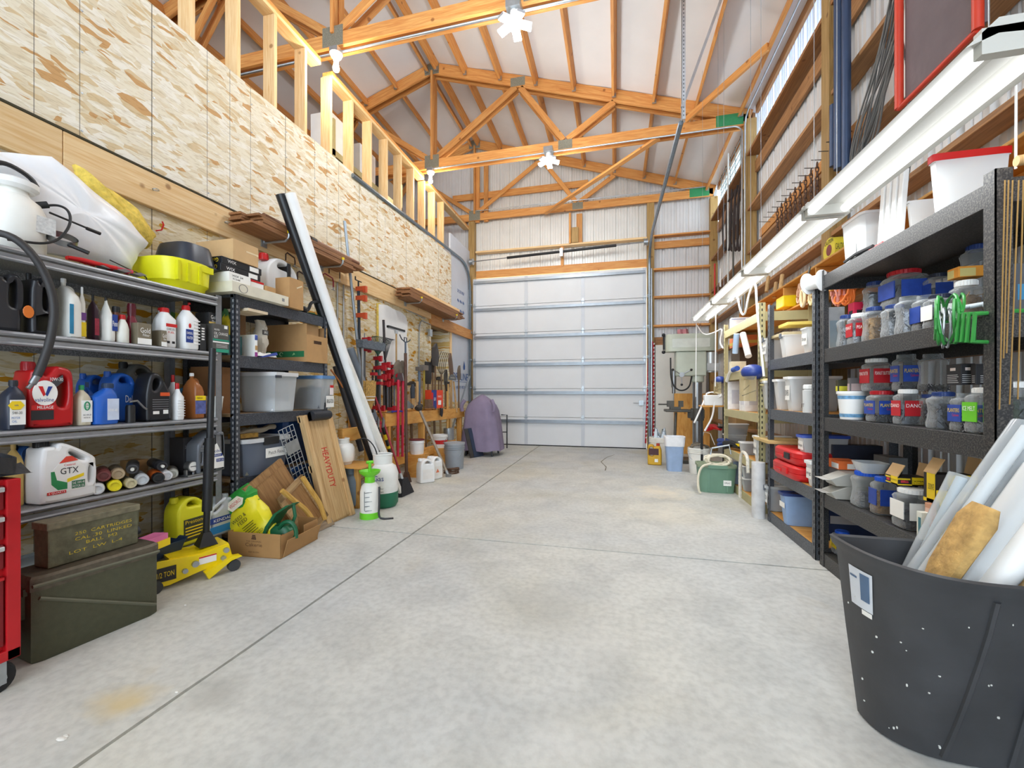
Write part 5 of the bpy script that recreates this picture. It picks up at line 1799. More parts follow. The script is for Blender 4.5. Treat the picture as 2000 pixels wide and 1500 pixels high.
put(bag(.30, .12, .44, None, 3), 'sack', mat((236, 220, 30), .35, 0, .1, 8, .4, 14), t)
put(bag(.304, .124, .15, None, 4), 'green_top', mat((50, 150, 60), .35, 0, .2, 10, .4, 14), t).location = (0, 0, .30)
put(MB().prism([(-.02, .33), (.07, .33), (.10, .36), (.07, .40), (-.02, .40), (-.04, .365)], -.075, -.071), 'cream_badge', mat((244, 236, 214), .6), t)
text(t, 'VIGORO', .03, .365, -.077, .1, .026, INKR)
text(t, 'WEED &', -.01, .265, -.0725, .12, .026, INK)
text(t, 'FEED', .0, .23, -.0725, .08, .026, INK)
text(t, 'WEED & FEED', .02, .1, -.0725, .15, .02, INK)
for k in range(5):
    put(MB().box(-.03, .07 - .01 * (k % 2), -.0725, -.0705, .125 + .016 * k, .129 + .016 * k), 'print', INK, t)
t = thing('paper_bag', 'small white bag beside the yellow sack in the carton', 'bag', (-2.55, 2.45, .01), 0, None, (-.12, -.3, .1))
put(bag(.14, .06, .26, None, 9), 'sack', PAPER, t)
t = thing('seed_spreader', 'dark green hand seed spreader standing in the open carton', 'spreader', (-2.30, 2.5, .03), .2)
GS2 = mat((24, 96, 60), .4, 0, .08)
put(MB().sup([(.0, .07, .06, 3), (.06, .09, .07, 3), (.13, .085, .065, 3), (.16, .05, .05, 2.4)], 24), 'hopper', GS2, t)
put(MB().rings([[(x - .012, y - .07, z), (x + .012, y - .07, z), (x + .012, y + .07, z - .01), (x - .012, y + .07, z - .01)] for x, y, z in ((-.12, 0, .05), (-.08, 0, .16), (-.02, 0, .25), (.07, 0, .31))]), 'shroud', GS2, t, None, 0)
put(MB().tube(chaikin([(.0, -.05, .14), (.03, -.06, .19), (.09, -.06, .2), (.12, -.05, .14), (.12, -.05, .08)], 2, False), .014, 8).tube([(.07, 0, .31), (.085, 0, .22), (.06, 0, .15)], .012, 8), 'handle', GS2, t)
put(MB().cyl((.04, -.07, .1), (.04, -.09, .1), .012), 'orange_button', mat((226, 110, 40), .5), t)
# ================================================================ goods on the black left unit
Z = 1.402
T, w, d, h = LT('tissue_carton', 'white and purple carton with red top print left on its shelf', 'box', 478, 503, 652, Z, .2, .0)
carton(T, w, d, h, PAPER)
sticker(T, -w * .48, w * .48, 0, h * .2, -d / 2, mat((150, 60, 140), .5))
sticker(T, -w * .48, w * .48, h * .75, h * .98, -d / 2, mat((70, 90, 170), .5, 0, .5, 20))
mb = MB()
for k in range(5):
    mb.box(-.4 * w + k * .18 * w, -.3 * w + k * .18 * w, -d / 2 - .003, -d / 2, h * .3, h * .5)
put(mb, 'shell_print', mat((206, 166, 110), .6), T, stuff=True)
T, w, d, h = LT('paper_sack', 'half folded brown and white paper sack on the black unit', 'bag', 496, 526, 624, Z, .1, .1)
put(bag(w, d, h, None, 21), 'sack', mat((214, 206, 190), .8, 0, .1, 12, .2, 20), T)
sticker(T, -w * .4, w * .4, h * .62, h * .74, -d * .5, mat((70, 66, 64), .6))
text(T, 'SAND', 0, h * .68, -d * .5 - .003, w * .5, h * .07, INKW)
t = thing('work_gloves', 'yellow and green work gloves stuffed at the left post of the black unit', 'gloves', (-2.82, 2.52, Z + .14), PI / 2)
lump(t, .06, .06, .16, mat((214, 196, 40), .8, 0, .2, 30), 'yellow_glove')
lump(t, .05, .05, .2, mat((70, 120, 70), .8, 0, .2, 30), 'green_glove')
put(MB().box(-.06, .06, -.07, .07, -.14, .01), 'box_below', mat((60, 110, 110), .7), t, None, 0)
t = thing('folded_paper', 'loose white and blue folded wrappers lying before the sack', 'paper', (-2.70, 2.72, Z), PI / 2)
lump(t, .1, .05, .04, PAPER, 'wrapper')
put(MB().prism([(-.08, .0), (.09, .05), (.1, .03), (-.04, -.0)], -.05, -.03), 'blue_wrapper', mat((60, 80, 160), .5), t)
T, w, d, h = LT('carton', 'large brown banana style carton with green band on the black unit', 'box', 528, 652, 642, Z, .38, -.03)
T.location = (-2.86, 3.27, Z)
T.rotation_euler = (0, 0, 0)
w, h, d = .44, .24, .27
open_carton(T, w, d, h, CARD, ((0, .7, .0), (2, .7, .0)))
put(MB().box(-w / 2 + .002, w / 2 - .002, -d / 2, d / 2, h - .006, h), 'top_sheet', CARD, T, None, 0)
sticker(T, -w * .49, w * .44, h * .18, h * .4, -d / 2 - .003, mat((40, 120, 76), .6))
text(T, 'vegas', -.3 * w, h * .28, -d / 2 - .006, .2 * w, h * .08, mat((170, 200, 160), .6, 0, 0))
put(MB().tube([(-.1 * w + .016 * math.cos(a), -d / 2 - .006, h * .29 + .016 * math.sin(a)) for a in [.3 + 5 * i / 12 for i in range(13)]], .003, 4), 'ring_emblem', mat((170, 200, 160), .6), T)
put(MB().prism([(.16 * w, h * .24), (.2 * w, h * .34), (.23 * w, h * .28)], -d / 2 - .006, -d / 2 - .004), 'leaf_emblem', mat((150, 200, 140), .6), T)
put(MB().box(w / 2 + .001, w / 2 + .003, -.05, .05, h * .7, h * .82), 'hand_slot', mat((70, 46, 28), .9), T, None, 0)
t = thing('carton', 'small open brown carton on top of the banana style carton', 'box', (-2.84, 3.27, Z + .242), PI / 2)
open_carton(t, .2, .26, .1, CARDL, ((0, .5, .3), (1, .4, .4)))
t = thing('plank_offcut', 'short white wood offcut poking out under the black unit top', 'offcut', (-2.72, 2.6, Z + .33), PI / 2)
put(MB().box(-.09, .09, -.1, .1, 0, .02), 'offcut', mat((226, 206, 176), .7), t)
put(MB().box(-.08, .08, .1, .2, -.33, .0), 'carton_under', mat((120, 90, 60), .8), t)
Z = .974
T, w, d, h = LT('clear_tote', 'clear tote with white lid and grey latch, half full of white lumps', 'tote', 477, 586, 730, Z, .38, -.04)
tote(T, w, d, h, CLR2, clear((240, 240, 240), .7, .3), (mat((226, 228, 230), .9), .35), lat=None)
put(MB().box(-.45 * w, -.26 * w, -.535 * d, -.5 * d, h * .9, h * .97), 'latch', mat((60, 64, 74), .5), T)
T, w, d, h = LT('clear_tote', 'clear tote with blue lid labelled irrigation, middle of black unit', 'tote', 578, 656, 736, Z, .36, -.02)
tote(T, w, d, h, CLR2, mat((96, 140, 190), .45), (mat((96, 100, 106), .8, 0, .3, 12), .7))
M = Matrix.Rotation(.08, 4, 'Y')
sticker(T, -.12 * w, .4 * w, .06 * h, .42 * h, -.465 * d - .006, PAPER)
text(T, 'IRRIGATION', .13 * w, .25 * h, -.465 * d - .009, .44 * w, .13 * h, INK)
sticker(T, .12 * w, .36 * w, .45 * h, .74 * h, -.47 * d - .006, mat((240, 228, 228), .6))
sticker(T, .12 * w, .36 * w, .68 * h, .76 * h, -.475 * d - .006, INKR)
Z = .502
T, w, d, h = LT('storage_tote', 'grey translucent tote with white lid and written white label', 'tote', 440, 572, 850, Z, .36, -.03)
T.location.y, w, h = 2.72, .46, .26
tote(T, w, d, h, clear((120, 130, 148), .6, .3), clear((226, 228, 230), .75, .3), (mat((120, 116, 100), .9, 0, .3, 12), .7), lat=BLACK)
sticker(T, -.1 * w, .36 * w, .46 * h, .74 * h, -.47 * d - .006, PAPER)
text(T, 'Patch Food', .13 * w, .6 * h, -.475 * d - .006, .34 * w, .1 * h, INK)
t = thing('jig_saw', 'grey power tool lying on the grey tote lid', 'tool', (-2.8, 2.78, Z + .30), PI / 2)
put(MB().tube(chaikin([(-.2, 0, .0), (-.1, -.02, .03), (.02, -.02, .02), (.1, 0, .045), (.16, 0, .04)], 2, False), .022, 8), 'body', mat((170, 160, 140), .5), t)
put(MB().box(-.22, -.06, -.06, .06, -.022, .012), 'packet', mat((180, 140, 60), .7, 0, .4, 30), t)
T, w, d, h = LT('storage_tote', 'dark blue tote at the far end behind the wire grid', 'tote', 560, 640, 800, .102, .42, .0)
T.location.y, w, h = 3.17, .46, .62
T.location.z = .102
tote(T, w, d, .38, mat((20, 60, 110), .45), mat((24, 66, 120), .45))
t = thing('storage_tote', 'dark blue tote standing at the back of the lower black unit', 'tote', (-2.92, 3.2, .502), PI / 2)
tote(t, .38, .34, .36, mat((18, 54, 100), .45), mat((24, 66, 120), .45))

# ================================================================ things leaning in front of the black unit


def lean(name, label, cat, loc, a, roll=0, yaw=PI / 2):
    return thing(name, label, cat, loc, 0, None, (-a, roll, yaw))


t = lean('mechanic_creeper', 'wooden mechanic creeper with black headrest leaning on the black unit', 'creeper', (-2.36, 3.22, .0), .27)
CW = wood((188, 148, 96), (220, 186, 136), sc=(22, 22, 1.2))
w, l = .38, .97
put(MB().box(-w / 2 + .05, w / 2 - .05, -.004, .012, .02, l), 'panel', CW, t, None, 0)
for x0, x1 in ((-w / 2, -w / 2 + .055), (w / 2 - .055, w / 2)):
    put(MB().box(x0, x1, -.022, .03, 0, l - .01), 'side_rail', CW, t, None, 0, .004)
for z in (.03, .5, .94):
    put(MB().box(-w / 2, w / 2, .012, .04, z - .03, z + .03), 'cross_rail', CW, t, None, 0)
put(MB().cyl((-.11, -.04, l - .02), (.12, -.04, l - .02), .04, n=16).box(-.11, .12, -.04, .01, l - .06, l + .02), 'headrest', mat((34, 38, 46), .5), t)
text(t, 'HEAVYDUTY', 0, 0, 0, .36, .075, INKR, Matrix.Translation((.0, -.0055, .48)) @ Matrix.Rotation(PI / 2, 4, 'Y'))
t = lean('wire_grid', 'narrow galvanised wire grid panel leaning behind the creeper', 'wire grid', (-2.52, 3.06, .1), .1, -.28)
mb = MB()
for k in range(5):
    mb.cyl((-.08 + .04 * k, 0, 0), (-.08 + .04 * k, 0, .78), .0035, n=5)
for k in range(17):
    mb.cyl((-.08, .003, .01 + .048 * k), (.08, .003, .01 + .048 * k), .003, n=5)
put(mb, 'wires', ZINC, t, stuff=True)
put(MB().box(-.07, .07, -.012, -.008, .56, .66), 'plate', ZINC, t)
put(MB().box(-.08, .08, .01, .02, .0, .02), 'foot_bar', ZINC, t)
BRW = wood((140, 100, 60), (176, 134, 84), sc=(22, 22, 1.6))
t = lean('cabinet_door', 'large brown panel door leaning behind the lawn carton', 'board', (-2.44, 2.86, .03), .22, -.45)
put(MB().box(-.22, .16, 0, .018, 0, .58), 'panel', BRW, t, None, 0)
put(MB().box(.05, .06, -.003, .0, 0, .58).box(-.22, .16, -.006, 0, .53, .58), 'moulding', BRW, t, None, 0)
t = lean('cabinet_door', 'small framed wood door in front of the brown panel', 'board', (-2.37, 2.93, .02), .2, -.5)
for a in ((-.14, -.09, 0, .44), (.1, .15, 0, .44), (-.14, .15, 0, .05), (-.14, .15, .39, .44)):
    put(MB().box(a[0], a[1], -.012, .008, a[2], a[3]), 'frame_rail', OLDW, t, None, 0, .002)
put(MB().box(-.1, .12, -.004, .002, .04, .4), 'panel', BRW, t, None, 0)
SAP = wood((186, 140, 60), (214, 172, 90), sc=(22, 22, 1.2))
for i, (x, y, r, lb) in enumerate(((-2.33, 2.84, -.62, 'left of two yellow bent wood sticks on the framed door'), (-2.335, 2.97, -.36, 'right of two yellow bent wood sticks on the framed door'))):
    t = lean('bent_stick', lb, 'stick', (x, y, .1), .16, r)
    put(MB().tube(chaikin([(0, 0, -.02), (.02, 0, .12), (.0, 0, .22), (-.03, 0, .4)], 2, False), .019, 8), 'stick', SAP, t)
t = lean('plank_offcut', 'short grey brown board lying low behind the open carton', 'board', (-2.33, 2.96, .004), .6, 0)
put(MB().box(-.1, .14, 0, .02, 0, .2), 'board', wood((130, 112, 92), (170, 150, 124)), t, None, 0)

# ================================================================ pipes leaning on the wall


def rod(name, label, cat, p0, p1, r, m, part='pipe', n=14, base=None, cap=None):
    p0, p1 = V(p0), V(p1)
    t = thing(name, label, cat, p0)
    put(MB().cyl((0, 0, 0), p1 - p0, r, n=n), part, m, t)
    return t


ZR = V((0, 0, .0))
rod('drain_pipe', 'thick black plastic pipe leaning on the lumber rack', 'pipe', P(752, 962, X=-2.46), P(549, 380, X=-2.83), .047, mat((24, 26, 30), .35))
t = rod('drain_pipe', 'long white plastic pipe leaning beside the black pipe', 'pipe', P(760, 960, X=-2.39), P(567, 378, X=-2.74), .044, WHITE, n=20)
rod('vinyl_trim', 'white flat trim strip leaning lower right of the white pipe', 'trim strip', P(781, 962, X=-2.27), P(648, 628, X=-2.62), .034, mat((232, 230, 222), .5), 'strip', 4)
rod('vinyl_trim', 'thin black flat strip between the white pipe and white trim', 'trim strip', P(770, 960, X=-2.33), P(655, 660, X=-2.66), .03, BLACK, 'strip', 4)
rod('drain_pipe', 'grey plastic pipe behind the straw broom', 'pipe', P(752, 880, X=-2.85), P(683, 680, X=-2.98), .05, mat((140, 156, 172), .45))
rod('drain_pipe', 'slim dark pipe bunch leaning by the black unit far post', 'pipe', P(706, 880, X=-2.72), P(655, 715, X=-2.85), .03, mat((60, 60, 64), .5))
rod('metal_pole', 'tall thin aluminium pole standing on the wall past the lumber rack', 'pole', P(712, 800, X=-2.95), P(673, 432, X=-3.08), .017, mat((160, 172, 182), .35, .7))
t = thing('garden_hose', 'orange hose loop hanging behind the pipes', 'hose', P(660, 760, X=-2.8))
put(MB().tube(chaikin([P(*q, X=-2.8) - t.location for q in ((646, 722), (668, 752), (684, 790), (688, 820), (678, 846), (664, 850))], 2, False), .009, 7), 'hose', mat((206, 130, 70), .5), t)
t = lean('wire_grid', 'bundle of thin metal rods standing behind the black unit', 'rods', (-2.85, 3.72, .45), .05, -.12)
for k in range(6):
    put(MB().cyl((k * .022, 0, 0), (k * .022 - .01, 0, .5 - .03 * (k % 3)), .007, n=6), 'rod', ZINC, t)

# ================================================================ lumber racks on the partition
PLK = wood((126, 82, 48), (160, 112, 70))


ORD = ['lowest', 'second lowest', 'third from bottom', 'fourth from bottom', 'fifth from bottom', 'sixth from bottom', 'seventh from bottom', 'topmost']


def racked(y0, y1, zb, n, thick, rl, where, seed):
    rr = random.Random(seed)
    t = thing('lumber_rack', rl, 'lumber rack', (-3.108, (y0 + y1) / 2, zb))
    for y in (y0 + .32, y1 - .35):
        yy = y - t.location.y
        o = put(MB().tube([(.012, yy, .2), (.014, yy, -.012), (.24, yy, -.012), (.275, yy, .02), (.278, yy, .06)], .011, 8).box(0, .012, yy - .03, yy + .03, -.05, .22), 'bracket', ZINC, t)
        put(MB().cyl((.278, yy, .05), (.278, yy, .075), .015), 'yellow_tip', YEL, o)
    for r in range(n):
        for c in range(2):
            x = -3.09 + .068 + c * .124 + rr.uniform(-.004, .004)
            z = zb + .002 + (r + .5) * (thick + .001)
            o = beam('plank', (x, y0 + rr.uniform(-.07, .07), z), (x, y1 + rr.uniform(-.25, .1), z), .12, thick, PLK, None, bevel=.001)
            tag(o, ORD[r if r < n - 1 else 7] + ' brown plank on the ' + ('wall' if c == 0 else 'open') + ' side of the ' + where, 'plank', 'brown planks on the ' + where)
    return t


racked(2.82, 4.25, 2.50, 5, .02, 'metal bracket lumber rack with yellow tips over the black unit', 'near lumber rack', 4)
racked(5.45, 7.55, 2.50, 7, .02, 'metal bracket lumber rack with white tips toward the garage door', 'far lumber rack', 8)
t = thing('copper_pipe', 'old copper brown pipe lying on the near lumber rack', 'pipe', (-2.92, 2.95, 2.64))
put(MB().cyl((0, 0, 0), (0, 1.35, 0), .026, n=12), 'pipe', mat((132, 92, 70), .45, .3), t)
put(MB().cyl((0, .55, 0), (0, .63, 0), .034, n=12).cyl((0, .59, 0), (0.0, .62, -.1), .03), 'black_fitting', BLACK, t)
o = beam('beam_offcut', (-2.90, 5.75, 2.675), (-2.90, 7.4, 2.675), .1, .05, PINE, None)
tag(o, 'thick pale board lying on top at the front of the far lumber rack', 'board')

# C clamps hung on the wall below the near rack
for i, (px, py, s, m, lb) in enumerate(((566, 500, .11, 0, 'smallest C clamp, leftmost on the wall under the lumber rack'), (590, 536, .13, 0, 'dark C clamp on the wall just left of the pipes'), (612, 545, .12, 0, 'dark C clamp on the wall half hidden by the black pipe'), (640, 540, .16, 1, 'red C clamp on the wall right of the white pipe'), (652, 522, .17, 0, 'longest dark C clamp on the wall near the aluminium pole'))):
    p = P(px, py, X=-3.11)
    t = thing('c_clamp', lb, 'clamp', p, PI / 2)
    m = mat((150, 40, 56), .5, .2) if m else mat((74, 54, 48), .55, .4)
    put(MB().tube([(-s * .5, 0, -s * .55), (-s * .5, 0, .0), (-s * .3, 0, .02), (s * .5, 0, 0), (s * .6, 0, -.03), (s * .6, 0, -s * .6)], .009, 6), 'frame', m, t)
    put(MB().cyl((s * .6, 0, -s * .3), (s * .6, 0, -s * .8), .006, n=8).cyl((s * .6 - .03, 0, -s * .8), (s * .6 + .03, 0, -s * .8), .004, n=6), 'screw', STEEL, t)
p = P(305, 445, X=-3.14)
t = thing('wall_hook', 'red coated hook screwed into the strand board near the batt', 'hook', p, PI / 2)
put(MB().tube([(0, 0, -.02), (0, -.05, -.02), (.01, -.055, .02), (.0, -.055, .04)], .005, 6), 'hook', RED, t)

# ================================================================ long handled tool rack along the partition
t = thing('tool_rack', 'timber tool rack with a heavy front beam along the partition', 'rack', (-2.8, 5.8, 0))
b = V((-2.8, 5.8, 0))
beam('front_beam', (-2.74, 4.55, .795), (-2.74, 7.28, .77), .06, .165, PLY, t, base=b)
beam('rear_beam', (-3.1, 4.4, .80), (-3.1, 6.78, .80), .05, .16, PLY, t, base=b)
for y in (4.75, 5.75, 6.6):
    beam('cross_piece', (-3.08, y, .76), (-2.77, y, .76), .06, .09, PLY, t, base=b)
for y in (4.66, 5.62, 7.15):
    beam('leg', (-2.76, y, 0), (-2.76, y, .72), .09, .05, PLY, t, up=(0, 1, 0), base=b)
beam('lower_rail', (-2.72, 4.6, .26), (-2.72, 6.0, .26), .05, .12, PLY, t, base=b)
beam('short_beam', (-2.66, 3.62, .70), (-2.66, 4.3, .70), .06, .13, PLY, t, base=b)
beam('short_leg', (-2.68, 4.15, 0), (-2.68, 4.15, .63), .09, .05, PLY, t, up=(0, 1, 0), base=b)
put(MB().box(-.36, -.12, -1.1, 1.3, .86, .878), 'ledge_board', PLY, t, None, 0)
beam('plywood_step', (-2.75, 3.62, .42), (-2.3, 3.62, .42), .35, .018, PLY, t, base=b)
beam('step_leg', (-2.45, 3.6, .0), (-2.45, 3.6, .41), .05, .05, PLY, t, up=(0, 1, 0), base=b)

# foam panel on the wall
t = thing('foam_panel', 'white foam panel with ragged yellow edge stuck on the partition', 'panel', (-3.145, 5.45, 2.0))
ol = [P(*q, X=-3.12) - V((-3.145, 5.45, 2.0)) for q in ((741, 594), (757, 596), (768, 603), (785, 610), (793, 618), (797, 630), (795, 660), (799, 690), (797, 735), (742, 720))]
put(MB().rings([[(.0, p.y, p.z) for p in ol], [(.02, p.y, p.z) for p in ol]]), 'panel', WHITE, t, None, 0)
ol = [P(*q, X=-3.13) - V((-3.145, 5.45, 2.0)) for q in ((737, 592), (744, 592), (743, 640), (744, 690), (737, 680))]
put(MB().rings([[(.0, p.y, p.z) for p in ol], [(.012, p.y, p.z) for p in ol]]), 'foam_edge', mat((226, 196, 96), .9, 0, .2, 40), t, None, 0)
t = thing('conduit', 'thin conduit with an outlet box on the partition above the tools', 'conduit', (-3.13, 6.2, 1.5))
b = V((-3.13, 6.2, 1.5))
put(MB().tube([P(*q, X=-3.13) - b for q in ((818, 745), (819, 640), (821, 630), (824, 626), (842, 634))], .01, 7), 'pipe', ZINC, t)
q = P(838, 650, X=-3.12) - b
put(MB().box(q.x, q.x + .04, q.y - .05, q.y + .05, q.z - .06, q.z + .06), 'outlet_box', ZINC, t)
t = thing('conduit', 'square looping thin conduit on the partition left of the clamp pole', 'conduit', (-3.135, 4.6, 2.2))
b = V((-3.135, 4.6, 2.2))
put(MB().tube([P(*q, X=-3.135) - b for q in ((659, 690), (659, 552), (671, 548), (700, 560), (830, 622))], .008, 6), 'pipe', ZINC, t)
put(MB().tube([P(*q, X=-3.135) - b for q in ((671, 700), (671, 552), (674, 548))], .008, 6), 'pipe', ZINC, t)

# handles
HW = wood((184, 144, 92), (212, 176, 124), sc=(22, 22, 1.2))
HD = wood((110, 84, 60), (146, 116, 86), sc=(22, 22, 1.2))


def tool(name, label, cat, px, y0, y1, X, r=.016, m=HW, lean_x=0., dx=0):
    """straight tool whose handle spans photo rows y1 (top) to y0 (bottom); origin at the handle top"""
    a, b_ = P(px, y1, X=X - lean_x), P(px + dx, y0, X=X)
    t = thing(name, label, cat, b_)
    put(MB().cyl((0, 0, 0), a - b_, r, n=10), 'handle', m, t)
    return t, a - b_


def rz_head(t, top, mb, nm, m, yaw=PI / 2, tilt=0):
    o = put(mb, nm, m, t)
    o.matrix_local = Matrix.Translation(top) @ Matrix.Rotation(yaw, 4, 'Z') @ Matrix.Rotation(tilt, 4, 'X')
    return o


# push broom
t, top = tool('push_broom', 'push broom with wide grey brush head up among the clamps', 'broom', 708, 800, 676, -2.85, .014, mat((170, 176, 182), .4, .5))
rz_head(t, top, MB().rings([[(x, -.04, -.02), (x, .04, -.02), (x, .05, .07 + .012 * math.sin(x * 60)), (x, -.05, .07 + .012 * math.cos(x * 50))] for x in [-.06 + .024 * k for k in range(21)]]), 'brush', mat((104, 114, 124), .95, 0, .25, 60, .6, 120))
# leaf rake
t, top = tool('leaf_rake', 'green fan leaf rake standing head up behind the push broom', 'rake', 738, 800, 690, -3.0, .013, mat((60, 100, 90), .5))
mb = MB()
for k in range(20):
    a = -1.05 + 2.1 * k / 19
    mb.tube([(0, 0, -.03), (.24 * math.sin(a) * 1.15, 0, .2 * math.cos(a * .7)), (.25 * math.sin(a) * 1.15, -.04, .215 * math.cos(a * .7))], .0045, 5)
o = rz_head(t, top, mb, 'tines', mat((38, 84, 70), .5))
o['kind'] = 'stuff'
# wire rake
t, top = tool('shrub_rake', 'black wire shrub rake right of the green rake', 'rake', 752, 800, 706, -2.95, .013, mat((70, 74, 80), .5))
mb = MB()
for k in range(7):
    a = -.25 + .7 * k / 6
    mb.tube(chaikin([(0, 0, 0), (.2 * math.sin(a), 0, .16), (.3 * math.sin(a) + .02, 0, .3), (.3 * math.sin(a) + .06, -.03, .31)], 2, False), .005, 5)
o = rz_head(t, top, mb, 'tines', mat((60, 66, 72), .5, .4))
o['kind'] = 'stuff'
rod('pry_bar', 'tall dark steel bar with a ring by the foam panel', 'bar', P(756, 800, X=-2.86), P(749, 625, X=-2.92), .016, mat((62, 58, 60), .5, .5), 'bar')
# squeegee
t, top = tool('floor_squeegee', 'long floor squeegee with black blade on the foam panel', 'squeegee', 774, 760, 652, -3.0, .012, HW)
rz_head(t, top, MB().box(-.22, .22, -.012, .012, .045, .055).prism([(-.02, 0), (.02, 0), (.035, .05), (-.035, .05)], -.015, .015), 'frame', mat((200, 206, 212), .4, .5), tilt=0)
rz_head(t, top, MB().box(-.23, .23, -.016, .016, .055, .085), 'blade', BLACK)


def spade(w, l, th=.004, point=True):
    rs = []
    for k in range(9):
        f = k / 8
        ww = w / 2 * (1 if f < .55 else max(.06, math.cos((f - .55) / .45 * PI / 2) ** .6)) if point else w / 2
        ww = ww * (.75 + .25 * min(1, f * 4))
        rs.append([(ww * s, -.03 * (1 - s * s) - yy, f * l) for s, yy in ((-1, 0), (-.5, 0), (0, 0), (.5, 0), (1, 0), (1, th), (.5, th), (0, th), (-.5, th), (-1, th))])
    return MB().rings(rs)


DIRT = mat((118, 108, 94), .75, .3, .3, 18, .3, 60)
t, top = tool('shovel', 'dusty round point shovel standing blade up in front of the foam panel', 'shovel', 776, 880, 748, -2.78, .018, HW)
rz_head(t, top, spade(.22, .3).cyl((0, -.01, -.1), (0, -.01, .05), .02, .012), 'blade', DIRT)
t, top = tool('shovel', 'second dusty shovel directly behind the first one', 'shovel', 784, 850, 740, -2.95, .016, HD)
rz_head(t, top, spade(.2, .26).cyl((0, -.01, -.1), (0, -.01, .05), .02, .012), 'blade', mat((96, 88, 78), .75, .3, .3, 18))
# pipe clamp with orange jaws
CLR_O = mat((214, 90, 50), .45, .1)
t, top = tool('pipe_clamp', 'tallest pipe clamp with orange jaws by the aluminium pole', 'clamp', 700, 800, 560, -3.02, .018, mat((66, 72, 80), .5, .5), dx=4)
for dz in (-.03, -.14, -.35):
    rz_head(t, top + V((0, 0, dz)), MB().box(-.03, .03, -.08, .02, -.025, .025).box(-.02, .02, -.11, -.07, -.045, .03), 'jaw', CLR_O)
rz_head(t, top, MB().cyl((0, 0, 0), (0, 0, .07), .01).cyl((-.06, -.0, .07), (.06, 0, .07), .007).cyl((-.06, 0, .07), (-.06, 0, .11), .008), 'crank', BLACK)
CR = mat((184, 34, 44), .4, .1)
for i, (px, y1, y0, X, lb, hz) in enumerate(((712, 660, 800, -2.97, 'pipe clamp with crimson jaws just left of the green rake', (-.02, -.14)), (734, 700, 800, -2.92, 'red jawed pipe clamp below the push broom brush', (0, -.12)), (742, 718, 800, -2.82, 'red jawed pipe clamp left of centre in the clamp cluster', (0, -.12)), (750, 712, 802, -2.82, 'red jawed pipe clamp at the centre of the cluster', (0, -.14, -.24)), (757, 726, 802, -2.84, 'shorter red jawed pipe clamp right of cluster centre', (0, -.12)), (765, 716, 802, -2.86, 'red jawed pipe clamp touching the dusty shovel', (0, -.11)), (770, 734, 804, -2.80, 'lowest set red jawed pipe clamp beside the shovel blade', (0, -.1)))):
    t, top = tool('pipe_clamp', lb, 'clamp', px, y0, y1, X, .013, mat((70, 66, 66), .5, .5) if i % 2 else mat((120, 124, 130), .4, .7))
    for dz in hz:
        rz_head(t, top + V((0, 0, dz)), MB().box(-.028, .028, -.06, .02, -.022, .022).box(-.018, .018, -.085, -.05, -.04, .03).cyl((-.035, -.03, 0), (.035, -.03, 0), .012), 'jaw', CR)
    rz_head(t, top, MB().cyl((0, 0, 0), (0, 0, .06), .007), 'screw', STEEL)
# straw broom
t, top = tool('straw_broom', 'straw broom with bristles up and stitched band behind the white pipe', 'broom', 722, 905, 795, -2.62, .014, HW, dx=10)
mb = MB()
rr = random.Random(5)
rs = []
for k in range(8):
    f = k / 7
    ww, dd = .03 + .075 * min(1, f * 2.2), .02 + .02 * f
    rs.append([(ww * math.cos(a) * (1 + .08 * math.sin(a * 9)), dd * math.sin(a), -.02 + .3 * f + (.015 * math.sin(a * 7) if k == 7 else 0)) for a in [2 * PI * i / 28 for i in range(28)]])
rz_head(t, top, MB().rings(rs), 'bristles', mat((196, 156, 86), .9, 0, .35, 60, .8, 160))
rz_head(t, top, MB().sup([(.07, .085, .031), (.078, .087, .032), (.086, .088, .032)], 20).sup([(.11, .1, .034), (.118, .102, .035)], 20), 'stitch_band', PAPER)
# red handled broom
p0, p1 = P(786, 938, X=-2.28), P(733, 775, X=-2.62)
t = thing('angle_broom', 'red handled broom with black brush standing on the floor', 'broom', P(793, 958, Z=0))
b = t.location
put(MB().cyl(p0 - b, p1 - b, .012, n=10), 'handle', mat((150, 30, 44), .4), t)
q = p0 - b
put(MB().rings([[(q.x - .03, q.y - .05, q.z + .02), (q.x + .03, q.y - .05, q.z + .02), (q.x + .03, q.y + .07, q.z + .02), (q.x - .03, q.y + .07, q.z + .02)], [(q.x - .04, q.y - .14, .004), (q.x + .05, q.y - .1, .004), (q.x + .06, q.y + .16, .004), (q.x - .03, q.y + .14, .004)]]), 'brush', mat((40, 40, 44), .9, 0, .2, 60, .5, 120), t)
put(MB().cyl(q, q + (p1 - p0).normalized() * .08, .02), 'ferrule', ZINC, t)
# loppers
for i, (x, lb, dx) in enumerate(((738, 'left arm pruning lopper with yellow and black grips by the red broom', 0), (748, 'right hand lopper with yellow ringed grips by the red broom', 6))):
    t, top = tool('lopper', lb, 'lopper', x, 885, 835, -2.5, .018, BLACK, dx=dx + 8)
    put(MB().cyl(top * .55, top * .75, .0205), 'yellow_band', YEL, t)
    put(MB().cyl(top * .2, top * .3, .0205), 'yellow_band', YEL, t)
    rz_head(t, top, MB().prism([(-.02, 0), (.02, 0), (.03, .08), (0, .12)], -.006, .006), 'blade', STEEL)
t = thing('red_bag', 'small crimson bag hanging under the rack beam', 'bag', P(740, 845, X=-2.72), PI / 2)
put(bag(.1, .04, .14, None, 8), 'bag', mat((176, 36, 60), .7), t)
